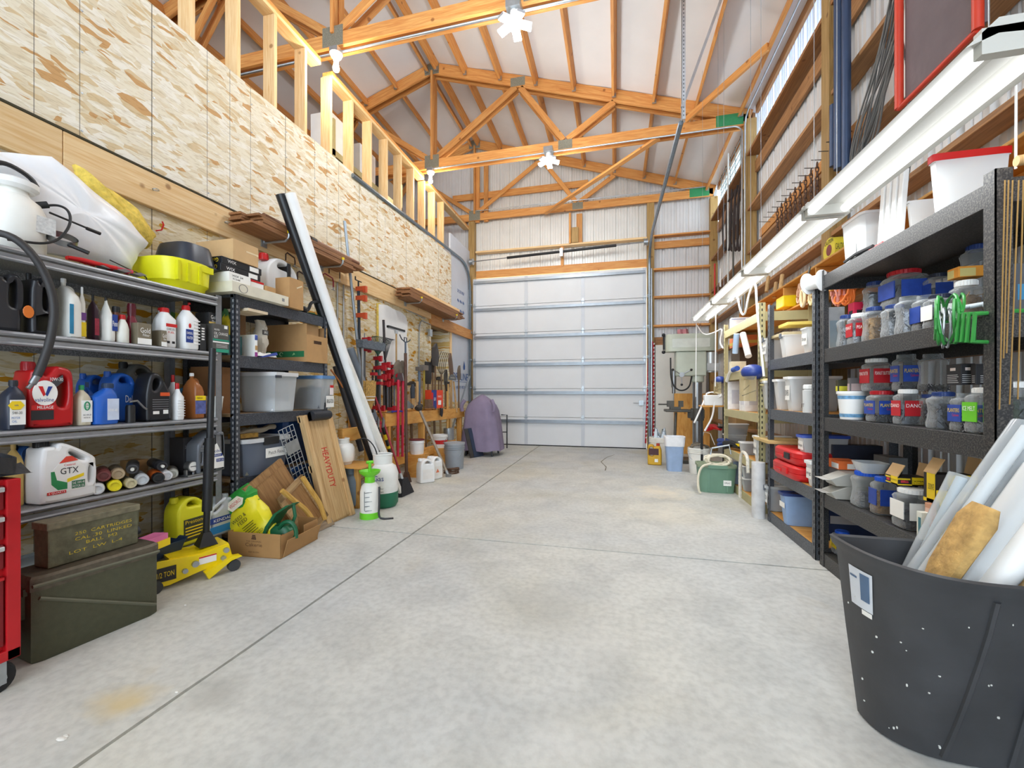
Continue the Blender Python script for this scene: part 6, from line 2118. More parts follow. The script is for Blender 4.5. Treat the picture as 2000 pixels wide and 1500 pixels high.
# bolt cutters
t = thing('bolt_cutters', 'bolt cutters with two long crimson handles by the shovels', 'bolt cutters', P(785, 892, X=-2.66))
b = t.location
for px in (777, 786):
    put(MB().cyl(P(px, 892, X=-2.66) - b, P(px + 1, 742, X=-2.7) - b, .017), 'handle', mat((206, 30, 66), .45), t)
put(MB().prism([(-.05, 0), (.05, 0), (.03, .1), (-.03, .1)], -.012, .012), 'head', STEEL, t).location = P(782, 744, X=-2.7) - b
# brown digging bar with hooks
t = thing('hook_pole', 'brown rusty pole with a crown of hooks and a flat foot', 'pole', P(794, 940, X=-2.55))
b = t.location
tp = P(792, 690, X=-2.62) - b
put(MB().cyl((0, 0, 0), tp, .02), 'pole', mat((96, 70, 58), .6, .3, .2, 20), t)
put(MB().cyl(tp, tp + V((0, 0, .15)), .012), 'upper_rod', mat((90, 100, 116), .5, .4), t)
e = tp + V((0, 0, .14))
put(MB().tube([e, e + V((0, -.1, .03)), e + V((0, -.15, .08))], .007, 6).tube([e, e + V((0, .08, .02)), e + V((0, .13, .05))], .007, 6).tube([e + V((0, -.03, 0)), e + V((0, -.03, .06)), e + V((0, .03, .06)), e + V((0, .03, 0))], .007, 6), 'hooks', mat((70, 74, 84), .5, .5), t)
put(MB().raw([(-.05, -.05, -.04), (.05, -.05, -.04), (.05, .06, -.04), (-.05, .06, -.04), (-.02, -.02, .12), (.02, -.02, .12), (.02, .02, .12), (-.02, .02, .12)], [(0, 1, 5, 4), (1, 2, 6, 5), (2, 3, 7, 6), (3, 0, 4, 7), (4, 5, 6, 7), (3, 2, 1, 0)]), 'foot', mat((96, 70, 58), .6, .3, .2, 20), t)
# spud pole leaning out
p0, p1 = P(876, 930, X=-2.18), P(818, 797, X=-2.62)
t = thing('tamper_pole', 'grey pole leaning from the rack to the floor with knuckle ends', 'pole', p0)
put(MB().cyl((0, 0, 0), p1 - p0, .02), 'pole', mat((150, 138, 122), .5, .3, .2, 20), t)
put(MB().cyl((0, 0, 0), (p1 - p0) * .08, .024).box(-.03, .03, -.03, .03, -.02, .03), 'knuckle', STEEL, t)
put(MB().ball(p1 - p0, .05, .06, .045).cyl(p1 - p0 + V((0, -.08, 0)), p1 - p0 + V((0, .08, .03)), .025), 'dark_head', mat((54, 48, 44), .7, .2), t)
# group of handled tools at the far end
t, top = tool('hammer', 'sledge hammer with blue grey handle head up on the rack', 'hammer', 819, 800, 722, -2.88, .02, mat((90, 110, 134), .5))
rz_head(t, top, MB().box(-.07, .07, -.03, .03, -.02, .04), 'head', mat((110, 104, 98), .6, .5))
t, top = tool('hammer', 'maul with yellow banded handle under a grey steel head', 'hammer', 828, 800, 722, -2.9, .018, mat((170, 150, 60), .6))
rz_head(t, top, MB().box(-.09, .09, -.035, .035, -.01, .07), 'head', mat((130, 122, 114), .6, .5))
t, top = tool('mallet', 'pale wooden handle of a mallet standing on the rack ledge', 'hammer', 815, 785, 745, -2.72, .02, HW)
t, top = tool('bench_brush', 'dark slate bristle bench brush with wood end, standing', 'brush', 806, 795, 778, -2.78, .03, HW)
rz_head(t, top, MB().sup([(0, .035, .03), (.14, .04, .034), (.2, .02, .02)], 12), 'bristles', mat((64, 70, 80), .8, 0, .2, 60))
t, top = tool('shovel', 'square mouthed black shovel half hidden behind the dark scoop', 'shovel', 836, 790, 750, -2.98, .016, HD)
rz_head(t, top, spade(.26, .36, point=False), 'blade', mat((58, 56, 56), .5, .4))
t, top = tool('shovel', 'dark scoop shovel left of the garden fork', 'shovel', 850, 800, 715, -2.92, .016, HD)
rz_head(t, top, spade(.28, .38), 'blade', mat((72, 68, 66), .5, .4))
t, top = tool('garden_fork', 'garden fork with five curved tines up, tallest of the far tools', 'fork', 862, 800, 730, -2.9, .016, HD)
mb = MB()
for k in range(5):
    x = -.16 + .08 * k
    mb.tube(chaikin([(x * .3, 0, 0), (x, 0, .08), (x + .04, 0, .24), (x + .12, -.02, .38)], 2, False), .006, 6)
rz_head(t, top, mb, 'tines', mat((88, 76, 62), .5, .5))
t, top = tool('shovel', 'rusty pointed shovel tilted at the far right of the tools', 'shovel', 882, 800, 735, -2.88, .016, HW, dx=0)
rz_head(t, top, spade(.2, .42), 'blade', mat((110, 88, 72), .6, .4), tilt=-.1).rotation_euler
t, top = tool('edger', 'half moon edger with punched holes in front of the pointed shovel', 'edger', 886, 805, 745, -2.7, .016, HW, dx=6)
rz_head(t, top, MB().prism([(.16 * math.cos(a) - .06, .02 + .1 * math.sin(a)) for a in [PI * i / 12 for i in range(13)]], -.006, .006), 'blade', mat((104, 104, 104), .5, .5))
mb = MB()
for k in range(4):
    mb.cyl((-.14 + .05 * k, -.008, .06), (-.14 + .05 * k, -.0065, .06), .012, n=8)
rz_head(t, top, mb, 'holes', mat((200, 196, 180), .6))['kind'] = 'stuff'
t, top = tool('digging_hoe', 'wide blade hoe beside the edger with thick yellow handle', 'hoe', 874, 840, 750, -2.74, .022, mat((206, 160, 90), .6))
rz_head(t, top, MB().prism([(-.1, .04), (.08, .04), (.02, -.12), (-.04, -.12)], -.01, .01), 'blade', mat((60, 56, 52), .6, .4))
t, top = tool('hatchet', 'axe hanging with black blade over the rack beam', 'axe', 862, 798, 768, -2.67, .014, HW)
rz_head(t, V((0, 0, 0)), MB().prism([(-.03, .1), (.03, .1), (.05, -.06), (.02, -.13), (-.04, -.1)], -.01, .01), 'blade', BLACK)
t = thing('carton', 'orange and blue soap carton standing on the tool rack', 'box', P(848, 797, X=-2.74), PI / 2 - .2)
carton(t, .3, .12, .28, mat((226, 70, 36), .5))
sticker(t, -.15, -.02, 0, .28, -.06, mat((40, 60, 130), .5))
sticker(t, -.15, -.11, .04, .24, -.0612, INKR)
text(t, 'HEAVY', -.065, .14, -.0625, .05, .05, INKW)
sticker(t, .02, .1, .05, .12, -.06, PAPER)
text(t, 'FORCE', .06, .18, -.0615, .09, .03, INKW)
t = thing('wood_block', 'small weathered block beside the orange carton', 'block', P(838, 797, X=-2.70), PI / 2)
put(MB().box(-.14, .03, -.05, .0, .02, .13).box(-.14, .06, -.06, .02, 0, .02), 'block', mat((110, 84, 62), .8, 0, .25, 20), t, None, 0)
t = thing('socket_set', 'chrome sockets standing on the rack ledge near the pole head', 'sockets', P(800, 797, X=-2.72), PI / 2)
for k in range(4):
    put(MB().cyl((-.05 + .045 * k, 0, 0), (-.05 + .045 * k, 0, .1 - .02 * k), .018), 'socket', STEEL, t)
t = thing('pliers', 'blue gripped pliers lying on the near end of the rack beam', 'pliers', P(775, 806, X=-2.70), PI / 2)
put(MB().tube([(-.12, 0, .016), (0, 0, .02), (.1, -.02, .012)], .012, 7).tube([(-.12, .03, .016), (0, .02, .02), (.08, .05, .012)], .012, 7), 'grip', mat((40, 50, 150), .5), t)
put(MB().prism([(-.2, .008), (-.12, .008), (-.12, .03), (-.18, .026)], 0, .03), 'jaw', STEEL, t)
for px, y1, X, m, sh, lb in ((845, 728, -3.0, mat((84, 74, 66), .6, .4), 1, 'worn trenching spade between the black shovel and scoop'), (857, 742, -3.02, mat((60, 58, 58), .5, .4), 0, 'grubbing hoe behind the garden fork'), (870, 752, -2.98, mat((96, 92, 88), .5, .4), 1, 'narrow grey spade behind the hoe with the yellow handle'), (805, 752, -3.0, mat((70, 66, 62), .6, .4), 0, 'pick head tool behind the bench brush'), (896, 742, -2.95, mat((118, 104, 88), .6, .3), 1, 'dull brown spade at the far end beside the edger')):
    t, top = tool('garden_tool', lb, 'tool', px, 805, y1, X, .015, HD)
    rz_head(t, top, spade(.17, .28) if sh else MB().prism([(-.13, .02), (0, .06), (.13, .0), (.12, -.02), (0, .01), (-.13, -.01)], -.025, .025), 'head', m)
for px, y1, lb in ((728, 722, 'dark pipe clamp bar with red foot left in the clamp cluster'), (739, 742, 'steel pipe clamp bar with red foot in the clamp cluster'), (761, 744, 'dark pipe clamp bar with red foot near the shovels')):
    t, top = tool('pipe_clamp', lb, 'clamp', px, 806, y1, -2.78, .012, mat((60, 58, 58), .5, .5))
    rz_head(t, top * .12, MB().box(-.03, .03, -.06, .02, -.02, .02).box(-.018, .018, -.085, -.05, -.03, .04), 'foot_jaw', CR)
    rz_head(t, top * .9, MB().box(-.026, .026, -.05, .02, -.018, .018), 'jaw', CR)
# handles seen below the beam
for i, (px, m, lb) in enumerate(((757, HD, 'dark wooden handle end below the rack beam, first of the row'), (764, HW, 'pale wooden handle end below the rack beam'), (803, HD, 'brown handle end below the beam by the sockets'), (820, mat((230, 200, 40), .5), 'yellow handle end below the rack beam'), (830, HD, 'dark handle end below the beam right of the yellow one'), (848, HD, 'thin dark handle end below the beam under the orange carton'), (860, HW, 'pale handle end below the beam under the axe'), (876, mat((206, 156, 70), .6), 'thick yellow wood handle end below the beam'), (892, HD, 'slanting brown handle end at the far end of the rack'))):
    X = -2.86
    a, b_ = P(px, 818, X=X), P(px + (2 if i < 8 else 4), 885, X=X)
    rod('garden_tool', lb, 'tool', b_, a, .02 if i != 7 else .03, m, 'handle', 8)

# ================================================================ tanks, sprayer, jugs and pails on the floor
WT = mat((232, 232, 228), .4, 0, .05)
for nm, lb, x, y, z0, r, h, m, grn in (('propane_tank', 'white and green gas cylinder with collar on the floor', -2.26, 3.74, 0, .15, .46, WT, True), ('propane_tank', 'grey blue gas cylinder standing behind the creeper', -2.55, 3.62, 0, .11, .36, mat((120, 136, 150), .4), False), ('propane_tank', 'small white gas cylinder on the plywood step', -2.62, 3.58, .43, .125, .22, WT, False)):
    t = thing(nm, lb, 'gas cylinder', (x, y, z0), PI / 4)
    put(MB().sup([(0, r * .8, r * .8), (.02, r * .85, r * .85), (.03, r * .96, r * .96), (.06, r, r), (h * .72, r, r), (h * .86, r * .86, r * .86), (h * .95, r * .5, r * .5), (h * .97, r * .1, r * .1)], 28), 'tank', m, t)
    if grn:
        put(MB().sup([(0.004, r * .87, r * .87), (.035, r * 1.0, r * 1.0), (.15, r * 1.008, r * 1.008)], 28, False, False), 'green_band', mat((30, 110, 80), .5), t)
        M = Matrix.Rotation(-.5, 4, 'Z')
        for s, z, ww, hh, mm in (('Gas', .30, .1, .05, INKB), ('Cylinder', .2, .1, .018, INK), ('Exchange', .17, .1, .018, INK)):
            o = text(t, s, 0, z, -r - .004, ww, hh, mm)
            o.matrix_local = M
    put(MB().rings([[(r * .62 * math.cos(a), r * .62 * math.sin(a), z) for a in [2 * PI * i / 20 for i in range(20)]] for z in (h * .9, h * 1.12)], False, False).rings([[(r * .59 * math.cos(a), r * .59 * math.sin(a), z) for a in [2 * PI * i / 20 for i in range(20)]] for z in (h * .9, h * 1.12)], False, False).tube([(r * .6 * math.cos(a), r * .6 * math.sin(a), h * 1.12) for a in [2 * PI * i / 20 for i in range(20)]], .008, 6, True), 'collar', m, t)
    put(MB().cyl((0, 0, h * .95), (0, 0, h * 1.1), .018).cyl((-.04, 0, h * 1.06), (.02, 0, h * 1.06), .014), 'valve', STEEL, t)
t = thing('gas_hose', 'thin black gas hose looping off the white cylinder on the step', 'hose', (-2.5, 3.66, .66))
put(MB().tube(chaikin([(0, 0, .0), (.08, .05, .02), (.16, .1, -.1), (.17, .12, -.3), (.14, .1, -.55), (.12, .1, -.64)], 2, False), .006, 6), 'hose', BLACK, t)
t = thing('pump_sprayer', 'small white pump sprayer with lime green funnel top and base', 'sprayer', (-2.16, 3.36, 0), PI / 4)
r = .085
LIME = mat((110, 206, 40), .4)
put(MB().sup([(.05, r, r), (.24, r, r), (.29, r * .85, r * .85), (.32, r * .5, r * .5)], 26), 'tank', MILK, t)
put(MB().sup([(0, r * 1.02, r * 1.02), (.055, r * 1.03, r * 1.03)], 26), 'base', LIME, t)
put(MB().sup([(.31, .045, .045), (.37, .045, .045), (.40, .085, .085), (.425, .095, .095), (.425, .085, .085), (.40, .06, .06)], 26), 'funnel', LIME, t)
put(MB().cyl((0, 0, .4), (0, 0, .5), .014).cyl((-.03, 0, .5), (.03, 0, .5), .014), 'pump_handle', LIME, t)
put(MB().tube(chaikin([(.07, -.06, .28), (.06, -.1, .14), (.05, -.11, .02), (.09, -.14, .006), (.17, -.16, .006)], 2, False), .009, 6), 'strap', BLACK, t)
mb = MB()
for k in range(5):
    mb.box(-.06, -.02 if k % 2 else .0, -r - .001, -r + .01, .08 + .04 * k, .083 + .04 * k)
mb.box(-.062, -.059, -r * .8, -r * .7, .08, .25)
put(mb, 'scale_marks', mat((110, 116, 120), .6), t, stuff=True)
for i, (x, y, lb, rz) in enumerate(((-2.33, 4.86, 'nearer of two white gallon jugs on the floor by the rack', .9), (-2.32, 5.08, 'farther white jug with orange print beside its twin', 1.2))):
    t = thing('gallon_jug', lb, 'jug', (x, y, 0), rz)
    oil_jug(t, .2, .14, .31, 'top', WHITE, WHITE, capr=.13)
    sticker(t, -.07, .07, .05, .17, -.071, mat((238, 234, 228), .6))
    if i:
        put(MB().prism([(-.03, .09), (.03, .09), (0, .14)], -.073, -.0715), 'orange_print', mat((226, 120, 80), .6), t)
t = thing('bucket', 'grey lidded five gallon bucket on the floor near the grill', 'bucket', (-2.34, 5.86, 0))
bucket(t, .15, .37, mat((150, 156, 162), .5, 0, .06), mat((160, 164, 168), .5))
t = thing('bucket', 'white tub with red label behind the grey bucket', 'bucket', (-2.66, 6.05, .28))
bucket(t, .12, .2, WHITE, None)
put(MB().sup([(.06, .113, .113), (.12, .117, .117)], 24, False, False), 'red_label', INKR, t)
put(MB().box(-.14, .14, -.14, .14, -.28, 0), 'crate_stand', PLY, t, None, 0)
t = thing('bucket', 'white paint pail with dark red rim beside the white tub', 'bucket', (-2.62, 5.2, .3))
bucket(t, .1, .19, WHITE, mat((110, 40, 50), .5), False, 1)
put(MB().box(-.12, .12, -.12, .12, -.3, 0), 'crate_stand', PLY, t, None, 0)
t = thing('metal_can', 'ribbed silver can behind the grey bucket under the rack', 'can', (-2.72, 6.55, .34))
mb = MB().sup([(0, .085, .085), (.2, .085, .085)], 22)
for k in range(5):
    mb.sup([(.02 + .04 * k, .088, .088), (.03 + .04 * k, .088, .088)], 22)
put(mb, 'can', ZINC, t)
put(MB().box(-.09, .09, -.09, .09, -.34, 0), 'crate_stand', PLY, t, None, 0)
t = thing('rope_coil', 'dark coil of rope on the floor beside the grey bucket', 'rope', (-2.24, 5.5, .03))
put(coilrope((0, 0, 0), .09, .01, 6, .03, seed=4), 'rope', mat((96, 72, 56), .9), t).rotation_euler = (PI / 2, 0, 0)

# grill under a mauve cover
GX, GY = -2.37, 7.3
t = thing('covered_grill', 'grill under a long mauve fabric cover near the garage door', 'grill', (GX, GY, 0))
rs = []
for z, hx, hy, e in ((.10, .38, .31, 4), (.3, .355, .29, 4), (.6, .32, .265, 4), (.80, .29, .245, 4), (.91, .25, .22, 3.2), (1.0, .17, .16, 2.5), (1.06, .09, .09, 2), (1.10, .02, .03, 2)):
    ring = []
    for i in range(56):
        a = 2 * PI * (i + .5) / 56
        c, s_ = math.cos(a), math.sin(a)
        k = (abs(c) ** e + abs(s_) ** e) ** (-1 / e)
        wv = 1 + .042 * math.sin(a * 11 + z * 2) * max(0, (1.0 - z)) + .012 * math.sin(a * 5 + z * 9)
        ring.append((hx * k * c * wv, hy * k * s_ * wv, z + (.012 * math.sin(a * 6) if z < .2 else 0)))
    rs.append(ring)
put(MB().rings(rs, False, True), 'cover', mat((136, 124, 148), .85, 0, .1, 5, .3, 14), t, None, 60)
for s in (-1, 1):
    put(MB().tube(chaikin([(s * .25, -.24, 1.0), (s * .31, -.27, .9), (s * .29, -.26, .8)], 2, False), .035, 8), 'side_fold', mat((136, 124, 148), .85, 0, .1, 5, .3, 14), t)
for x, y in ((-.25, -.2), (.25, -.2), (-.25, .2), (.25, .2)):
    put(MB().cyl((x, y, .0), (x * .9, y, .2), .018), 'leg', mat((70, 74, 78), .5, .5), t)
put(MB().tube([(.3, .22, .72), (.41, .22, .72), (.41, .22, .1)], .012, 6).tube([(.41, .22, .4), (.3, .22, .4)], .01, 6), 'side_shelf_frame', BLACK, t)
for i, (x, y, a, m, lb) in enumerate(((-2.5, 6.98, .28, mat((66, 64, 62), .7, 0, .2), 'dark board leaning by the grill, nearest'), (-2.46, 7.06, .3, mat((50, 62, 84), .6), 'blue grey board leaning by the grill, behind the dark one'))):
    t = lean('leaning_board', lb, 'board', (x + .12, y - .05, .005), .28, 0, PI / 2 - .35)
    put(MB().box(-.12, .14, 0, .015, 0, .52), 'board', m, t, None, 0)
t = thing('wire_shelf', 'black wire mesh shelf end standing behind the leaning boards', 'wire shelf', (-2.66, 7.45, 0))
mb = MB()
for k in range(7):
    mb.cyl((0, -.15 + .05 * k, .1), (0, -.15 + .05 * k, .78), .004, n=5)
for k in range(14):
    mb.cyl((0, -.15, .12 + .05 * k), (0, .15, .12 + .05 * k), .003, n=5)
put(mb, 'mesh', BLACK, t, stuff=True)
put(MB().box(-.02, .02, -.17, -.14, 0, .8).box(-.02, .02, .14, .17, 0, .8), 'frame', BLACK, t)
t = rod('metal_bar', 'flat galvanised bar slanting across the house wrap', 'bar', P(872, 872, X=-2.9), P(917, 735, X=-3.0), .02, ZINC, 'bar', 4)
# ================================================================ far end, right of the door
struct(put(MB().box(.78, 1.72, 8.82, 8.86, 0, 2.09), 'door_2', mat((222, 220, 212), .5, 0, .04, 3), None, None, 0, .004))
t = thing('plywood_sheet', 'brown plywood sheet standing behind the drill press', 'plywood', (1.37, 8.3, 0))
beam('sheet', (0, 0, 0), (0, 0, 1.12), .62, .018, PLY, t, up=(0, 1, 0))
t = thing('drill_press', 'grey green floor drill press with vice on its table', 'drill press', (1.29, 7.3, 0))
DG = mat((186, 192, 176), .4, 0, .05)
IRON = mat((84, 82, 76), .5, .4, .15)
put(MB().box(-.25, .15, -.2, .2, 0, .06), 'base', IRON, t, None, 0, .01)
put(MB().cyl((0, 0, .06), (0, 0, 1.45), .072, n=24), 'column', STEEL, t)
put(MB().sup([(1.80, .375, .15, 5), (2.04, .375, .15, 5), (2.08, .36, .135, 5)], 40, M=Matrix.Translation((-.12, 0, 0))), 'belt_cover', DG, t)
put(MB().box(-.4, .16, -.151, -.148, 1.86, 2.0), 'cover_band', mat((206, 210, 200), .4), t)
put(MB().box(-.34, .12, -.12, .12, 1.40, 1.80).cyl((0, 0, 1.3), (0, 0, 1.45), .1, n=24), 'head_casting', DG, t, None, 30, .02)
put(MB().cyl((.2, 0, 1.46), (.2, 0, 1.78), .1, n=22).box(.12, .3, -.14, -.08, 1.48, 1.6), 'motor', mat((196, 200, 200), .35, .5), t)
put(MB().cyl((-.36, 0, 1.22), (-.36, 0, 1.5), .04).cyl((-.36, 0, 1.12), (-.36, 0, 1.22), .026, .03).cyl((-.36, 0, 1.0), (-.36, 0, 1.12), .007), 'spindle_chuck', STEEL, t)
for k in range(3):
    a = k * 2.1 + .5
    q = V((-.26, -.16, 1.42))
    e = q + V((.16 * math.cos(a), -.02, .16 * math.sin(a)))
    o = put(MB().cyl(q, e, .007), 'feed_lever', STEEL, t)
    put(MB().ball(e, .02), 'knob', BLACK, o)
put(MB().cyl((-.26, -.12, 1.42), (-.26, -.17, 1.42), .04), 'feed_hub', STEEL, t)
put(MB().cyl((-.50, 0, 1.84), (-.50, 0, 2.06), .03).ball((-.52, -.03, 2.08), .03).ball((-.52, -.03, 1.8), .03), 'switch_knobs', BLACK, t)
put(MB().tube(chaikin([(-.42, -.1, 1.7), (-.42, -.12, 1.3), (-.3, -.14, 1.15), (-.14, -.12, 1.2), (-.1, -.1, 1.4)], 3, False), .012, 7), 'cable', BLACK, t)
put(MB().box(-.5, -.12, -.16, .16, .82, .86).box(-.14, .1, -.06, .06, .72, .86).cyl((0, 0, .68), (0, 0, .88), .1, n=22), 'table', IRON, t, None, 30, .008)
put(MB().box(-.42, -.26, -.08, .08, .86, .9).box(-.46, -.36, -.07, .07, .9, 1.0).box(-.28, -.22, -.07, .07, .9, 1.0).cyl((-.6, 0, .94), (-.4, 0, .94), .012), 'vice', IRON, t)
rod('steel_bar', 'dark steel bar standing under the drill press table', 'bar', (.92, 7.2, 0), (.96, 7.28, .81), .022, IRON, 'bar')
t = thing('wastebasket', 'pale blue wastebasket with white liner beside the drill press', 'wastebasket', (.83, 6.46, 0))
put(MB().sup([(0, .10, .09, 6), (.38, .125, .115, 6), (.46, .13, .12, 6), (.46, .12, .11, 6)], 32), 'bin', mat((150, 172, 204), .5), t)
put(MB().sup([(.36, .131, .121, 6), (.44, .14, .13, 5), (.5, .145, .135, 5), (.5, .12, .11, 5), (.4, .11, .1, 5)], 32), 'liner', mat((238, 238, 240), .6, 0, .05, 20, .5, 30), t)
t = thing('oil_jug', 'mustard gold oil jug with dark label on the floor by the door', 'jug', (.6, 6.92, 0), -.1)
oil_jug(t, .21, .13, .34, 'tall', mat((204, 158, 32), .35, .2), mat((170, 50, 30), .5), True)
sticker(t, -.09, .06, .16, .26, -.067, mat((70, 30, 34), .5))
sticker(t, .0, .05, .05, .1, -.067, PAPER)
for lb, x, y, r, h, ex in (('white ribbed bucket behind the mustard jug', .72, 7.3, .17, .40, 0), ('white bucket full of wire hooks beside the drill press', 1.15, 6.35, .15, .36, 1)):
    t = thing('bucket', lb, 'bucket', (x, y, 0))
    bucket(t, r, h, mat((236, 234, 226), .5), None, True, 3)
    if ex:
        put(coilrope((0, 0, .36), .1, .006, 8, .06, seed=9, squash=.5), 'wire_hooks', mat((126, 118, 104), .5, .5), t)
        put(MB().tube([(.0, 0, .36), (.06, 0, .58), (.14, 0, .56), (.2, 0, .4)], .006, 6), 'white_wire', PAPER, t)
    else:
        lump(t, .12, .12, .52, mat((214, 226, 236), .6, 0, .1, 20, .5), 'plastic_bag')
t = thing('storage_tote', 'green lidded tote on the floor before the far shelves', 'tote', (1.12, 5.24, 0), -.06)
GT = mat((110, 146, 124), .5, 0, .05)
tote(t, .40, .30, .30, GT, mat((132, 146, 120), .5), lidh=.028)
put(MB().box(-.1, .1, -.17, -.15, .28, .315), 'latch', GT, t)
for x in (-.09, .1):
    put(MB().box(x - .008, x + .008, -.142, -.13, .02, .27), 'rib', GT, t)
sticker(t, .06, .14, .09, .15, -.143, PAPER)
text(t, 'SPRAY', .1, .12, -.1445, .06, .02, INK)
t = thing('rope_coil', 'white rope coil heaped on the green tote', 'rope', (1.13, 5.16, .335))
put(coilrope((0, 0, .03), .12, .011, 9, .05, seed=3, squash=.45), 'rope', mat((226, 218, 196), .8), t)
put(MB().tube(chaikin([(-.1, -.1, .0), (-.2, -.14, -.02), (-.24, -.14, -.15), (-.23, -.15, -.3), (-.21, -.15, -.32)], 2, False), .013, 6), 'rope_tail', mat((226, 218, 196), .8), t)
put(MB().tube([(-.08, .02, .06), (-.06, .02, .16), (.12, .02, .2), (.14, .02, .1)], .009, 6), 'hook_frame', ZINC, t)
t = thing('rope', 'red and white rope hanging doubled beside the garage door', 'rope', (.69, 8.8, 1.1))
mb = MB()
for p0, p1 in ((V((-.03, 0, 1.02)), V((-.1, -.02, -.98))), (V((.05, 0, 1.02)), V((.05, 0, -.95)))):
    mb.cyl(p0, p1, .017, n=8)
put(mb.ball((.01, -.01, 1.03), .045, .03, .04), 'rope', mat((176, 30, 44), .8), t)
mb = MB()
for p0, p1 in ((V((-.03, 0, 1.0)), V((-.1, -.02, -.96))), (V((.05, 0, 1.0)), V((.05, 0, -.93)))):
    for k in range(24):
        q = p0 + (p1 - p0) * (k / 24)
        mb.sup([(0, .0185, .0185), (.032, .0185, .0185)], 8, False, False, M=Matrix.Translation(q) @ Matrix.Rotation(.5, 4, 'Y'))
put(mb, 'white_strands', mat((232, 226, 220), .8), t, stuff=True)
t = thing('shop_rag', 'pink rag draped over the wide board right of the door', 'rag', (1.3, 8.84, 2.25))
put(MB().rings([[(x + .01 * math.sin(z * 40), y0 + .02 * math.sin(x * 50 + z * 20), z) for x, y0 in ((-.1, .0), (-.05, -.05), (.0, -.02), (.05, -.06), (.1, -.01), (.1, .03), (0, .03), (-.1, .03))] for z in (-.14, -.06, .02, .1, .14)]), 'cloth', mat((216, 150, 156), .85, 0, .15, 12, .3), t)

# ================================================================ RIGHT: three shelf units
SL = speck((66, 70, 76), (112, 116, 122), 220, .4, .2)
BK = speck((50, 50, 52), (92, 90, 86), 160, .45, .2)
BG = mat((190, 180, 134), .5, .1, .06)


def unit(lb, y0, y1, zs, m, top, depth=.5, boards=True, X=1.31):
    b = V((X + depth / 2, (y0 + y1) / 2, 0))
    t = thing('steel_shelving', lb, 'shelf', b)
    for z in zs:
        s = put(MB().box(-depth / 2 + .004, depth / 2, y0 - b.y + .004, y1 - b.y - .004, z - .018, z), 'shelf_board', PLY if boards else m, t, None, 0)
        for x in (-depth / 2, depth / 2 - .012):
            put(MB().box(x, x + .012, y0 - b.y + .02, y1 - b.y - .02, z - .085, z + .002), 'shelf_beam', m, s, None, 0, .002)
        for y in (y0, y1 - .012):
            put(MB().box(-depth / 2, depth / 2, y - b.y, y - b.y + .012, z - .085, z), 'end_beam', m, s, None, 0)
    for x, sx in ((-depth / 2 - .004, 1), (depth / 2 + .004, -1)):
        for y, sy in ((y0 - .004, 1), (y1 + .004, -1)):
            y -= b.y
            mb = MB().box(min(x, x + sx * .004), max(x, x + sx * .004), min(y, y + sy * .05), max(y, y + sy * .05), 0, top)
            mb.box(min(x, x + sx * .05), max(x, x + sx * .05), min(y, y + sy * .004), max(y, y + sy * .004), 0, top)
            o = put(mb, 'post', m, t, None, 0)
            if sx > 0 and m is not BK or (sx > 0 and sy < 0):
                h = MB()
                for k in range(int(top / .05)):
                    z = .04 + k * .05
                    h.box(x - .001, x - .0004, min(y + sy * .016, y + sy * .026), max(y + sy * .016, y + sy * .026), z, z + .024)
                    h.box(x + .016, x + .026, y - .001 if sy > 0 else y + .0004, y - .0004 if sy > 0 else y + .001, z, z + .024)
                put(h, 'slots', mat((26, 26, 26), .6), o, stuff=True)
    return t


unit('large charcoal steel shelf unit nearest on the right, full of jars', 1.85, 3.15, (1.885, 1.407, .967, .472, .085), BK, 1.92, boards=False)
unit('slate grey steel shelf unit with wood decks, middle right', 3.22, 4.12, (1.41, .983, .47, .085), SL, 1.9, .46)
unit('beige steel shelf unit farthest along the right wall', 4.34, 5.66, (1.885, 1.36, .93, .46, .085), BG, 1.97, .44)

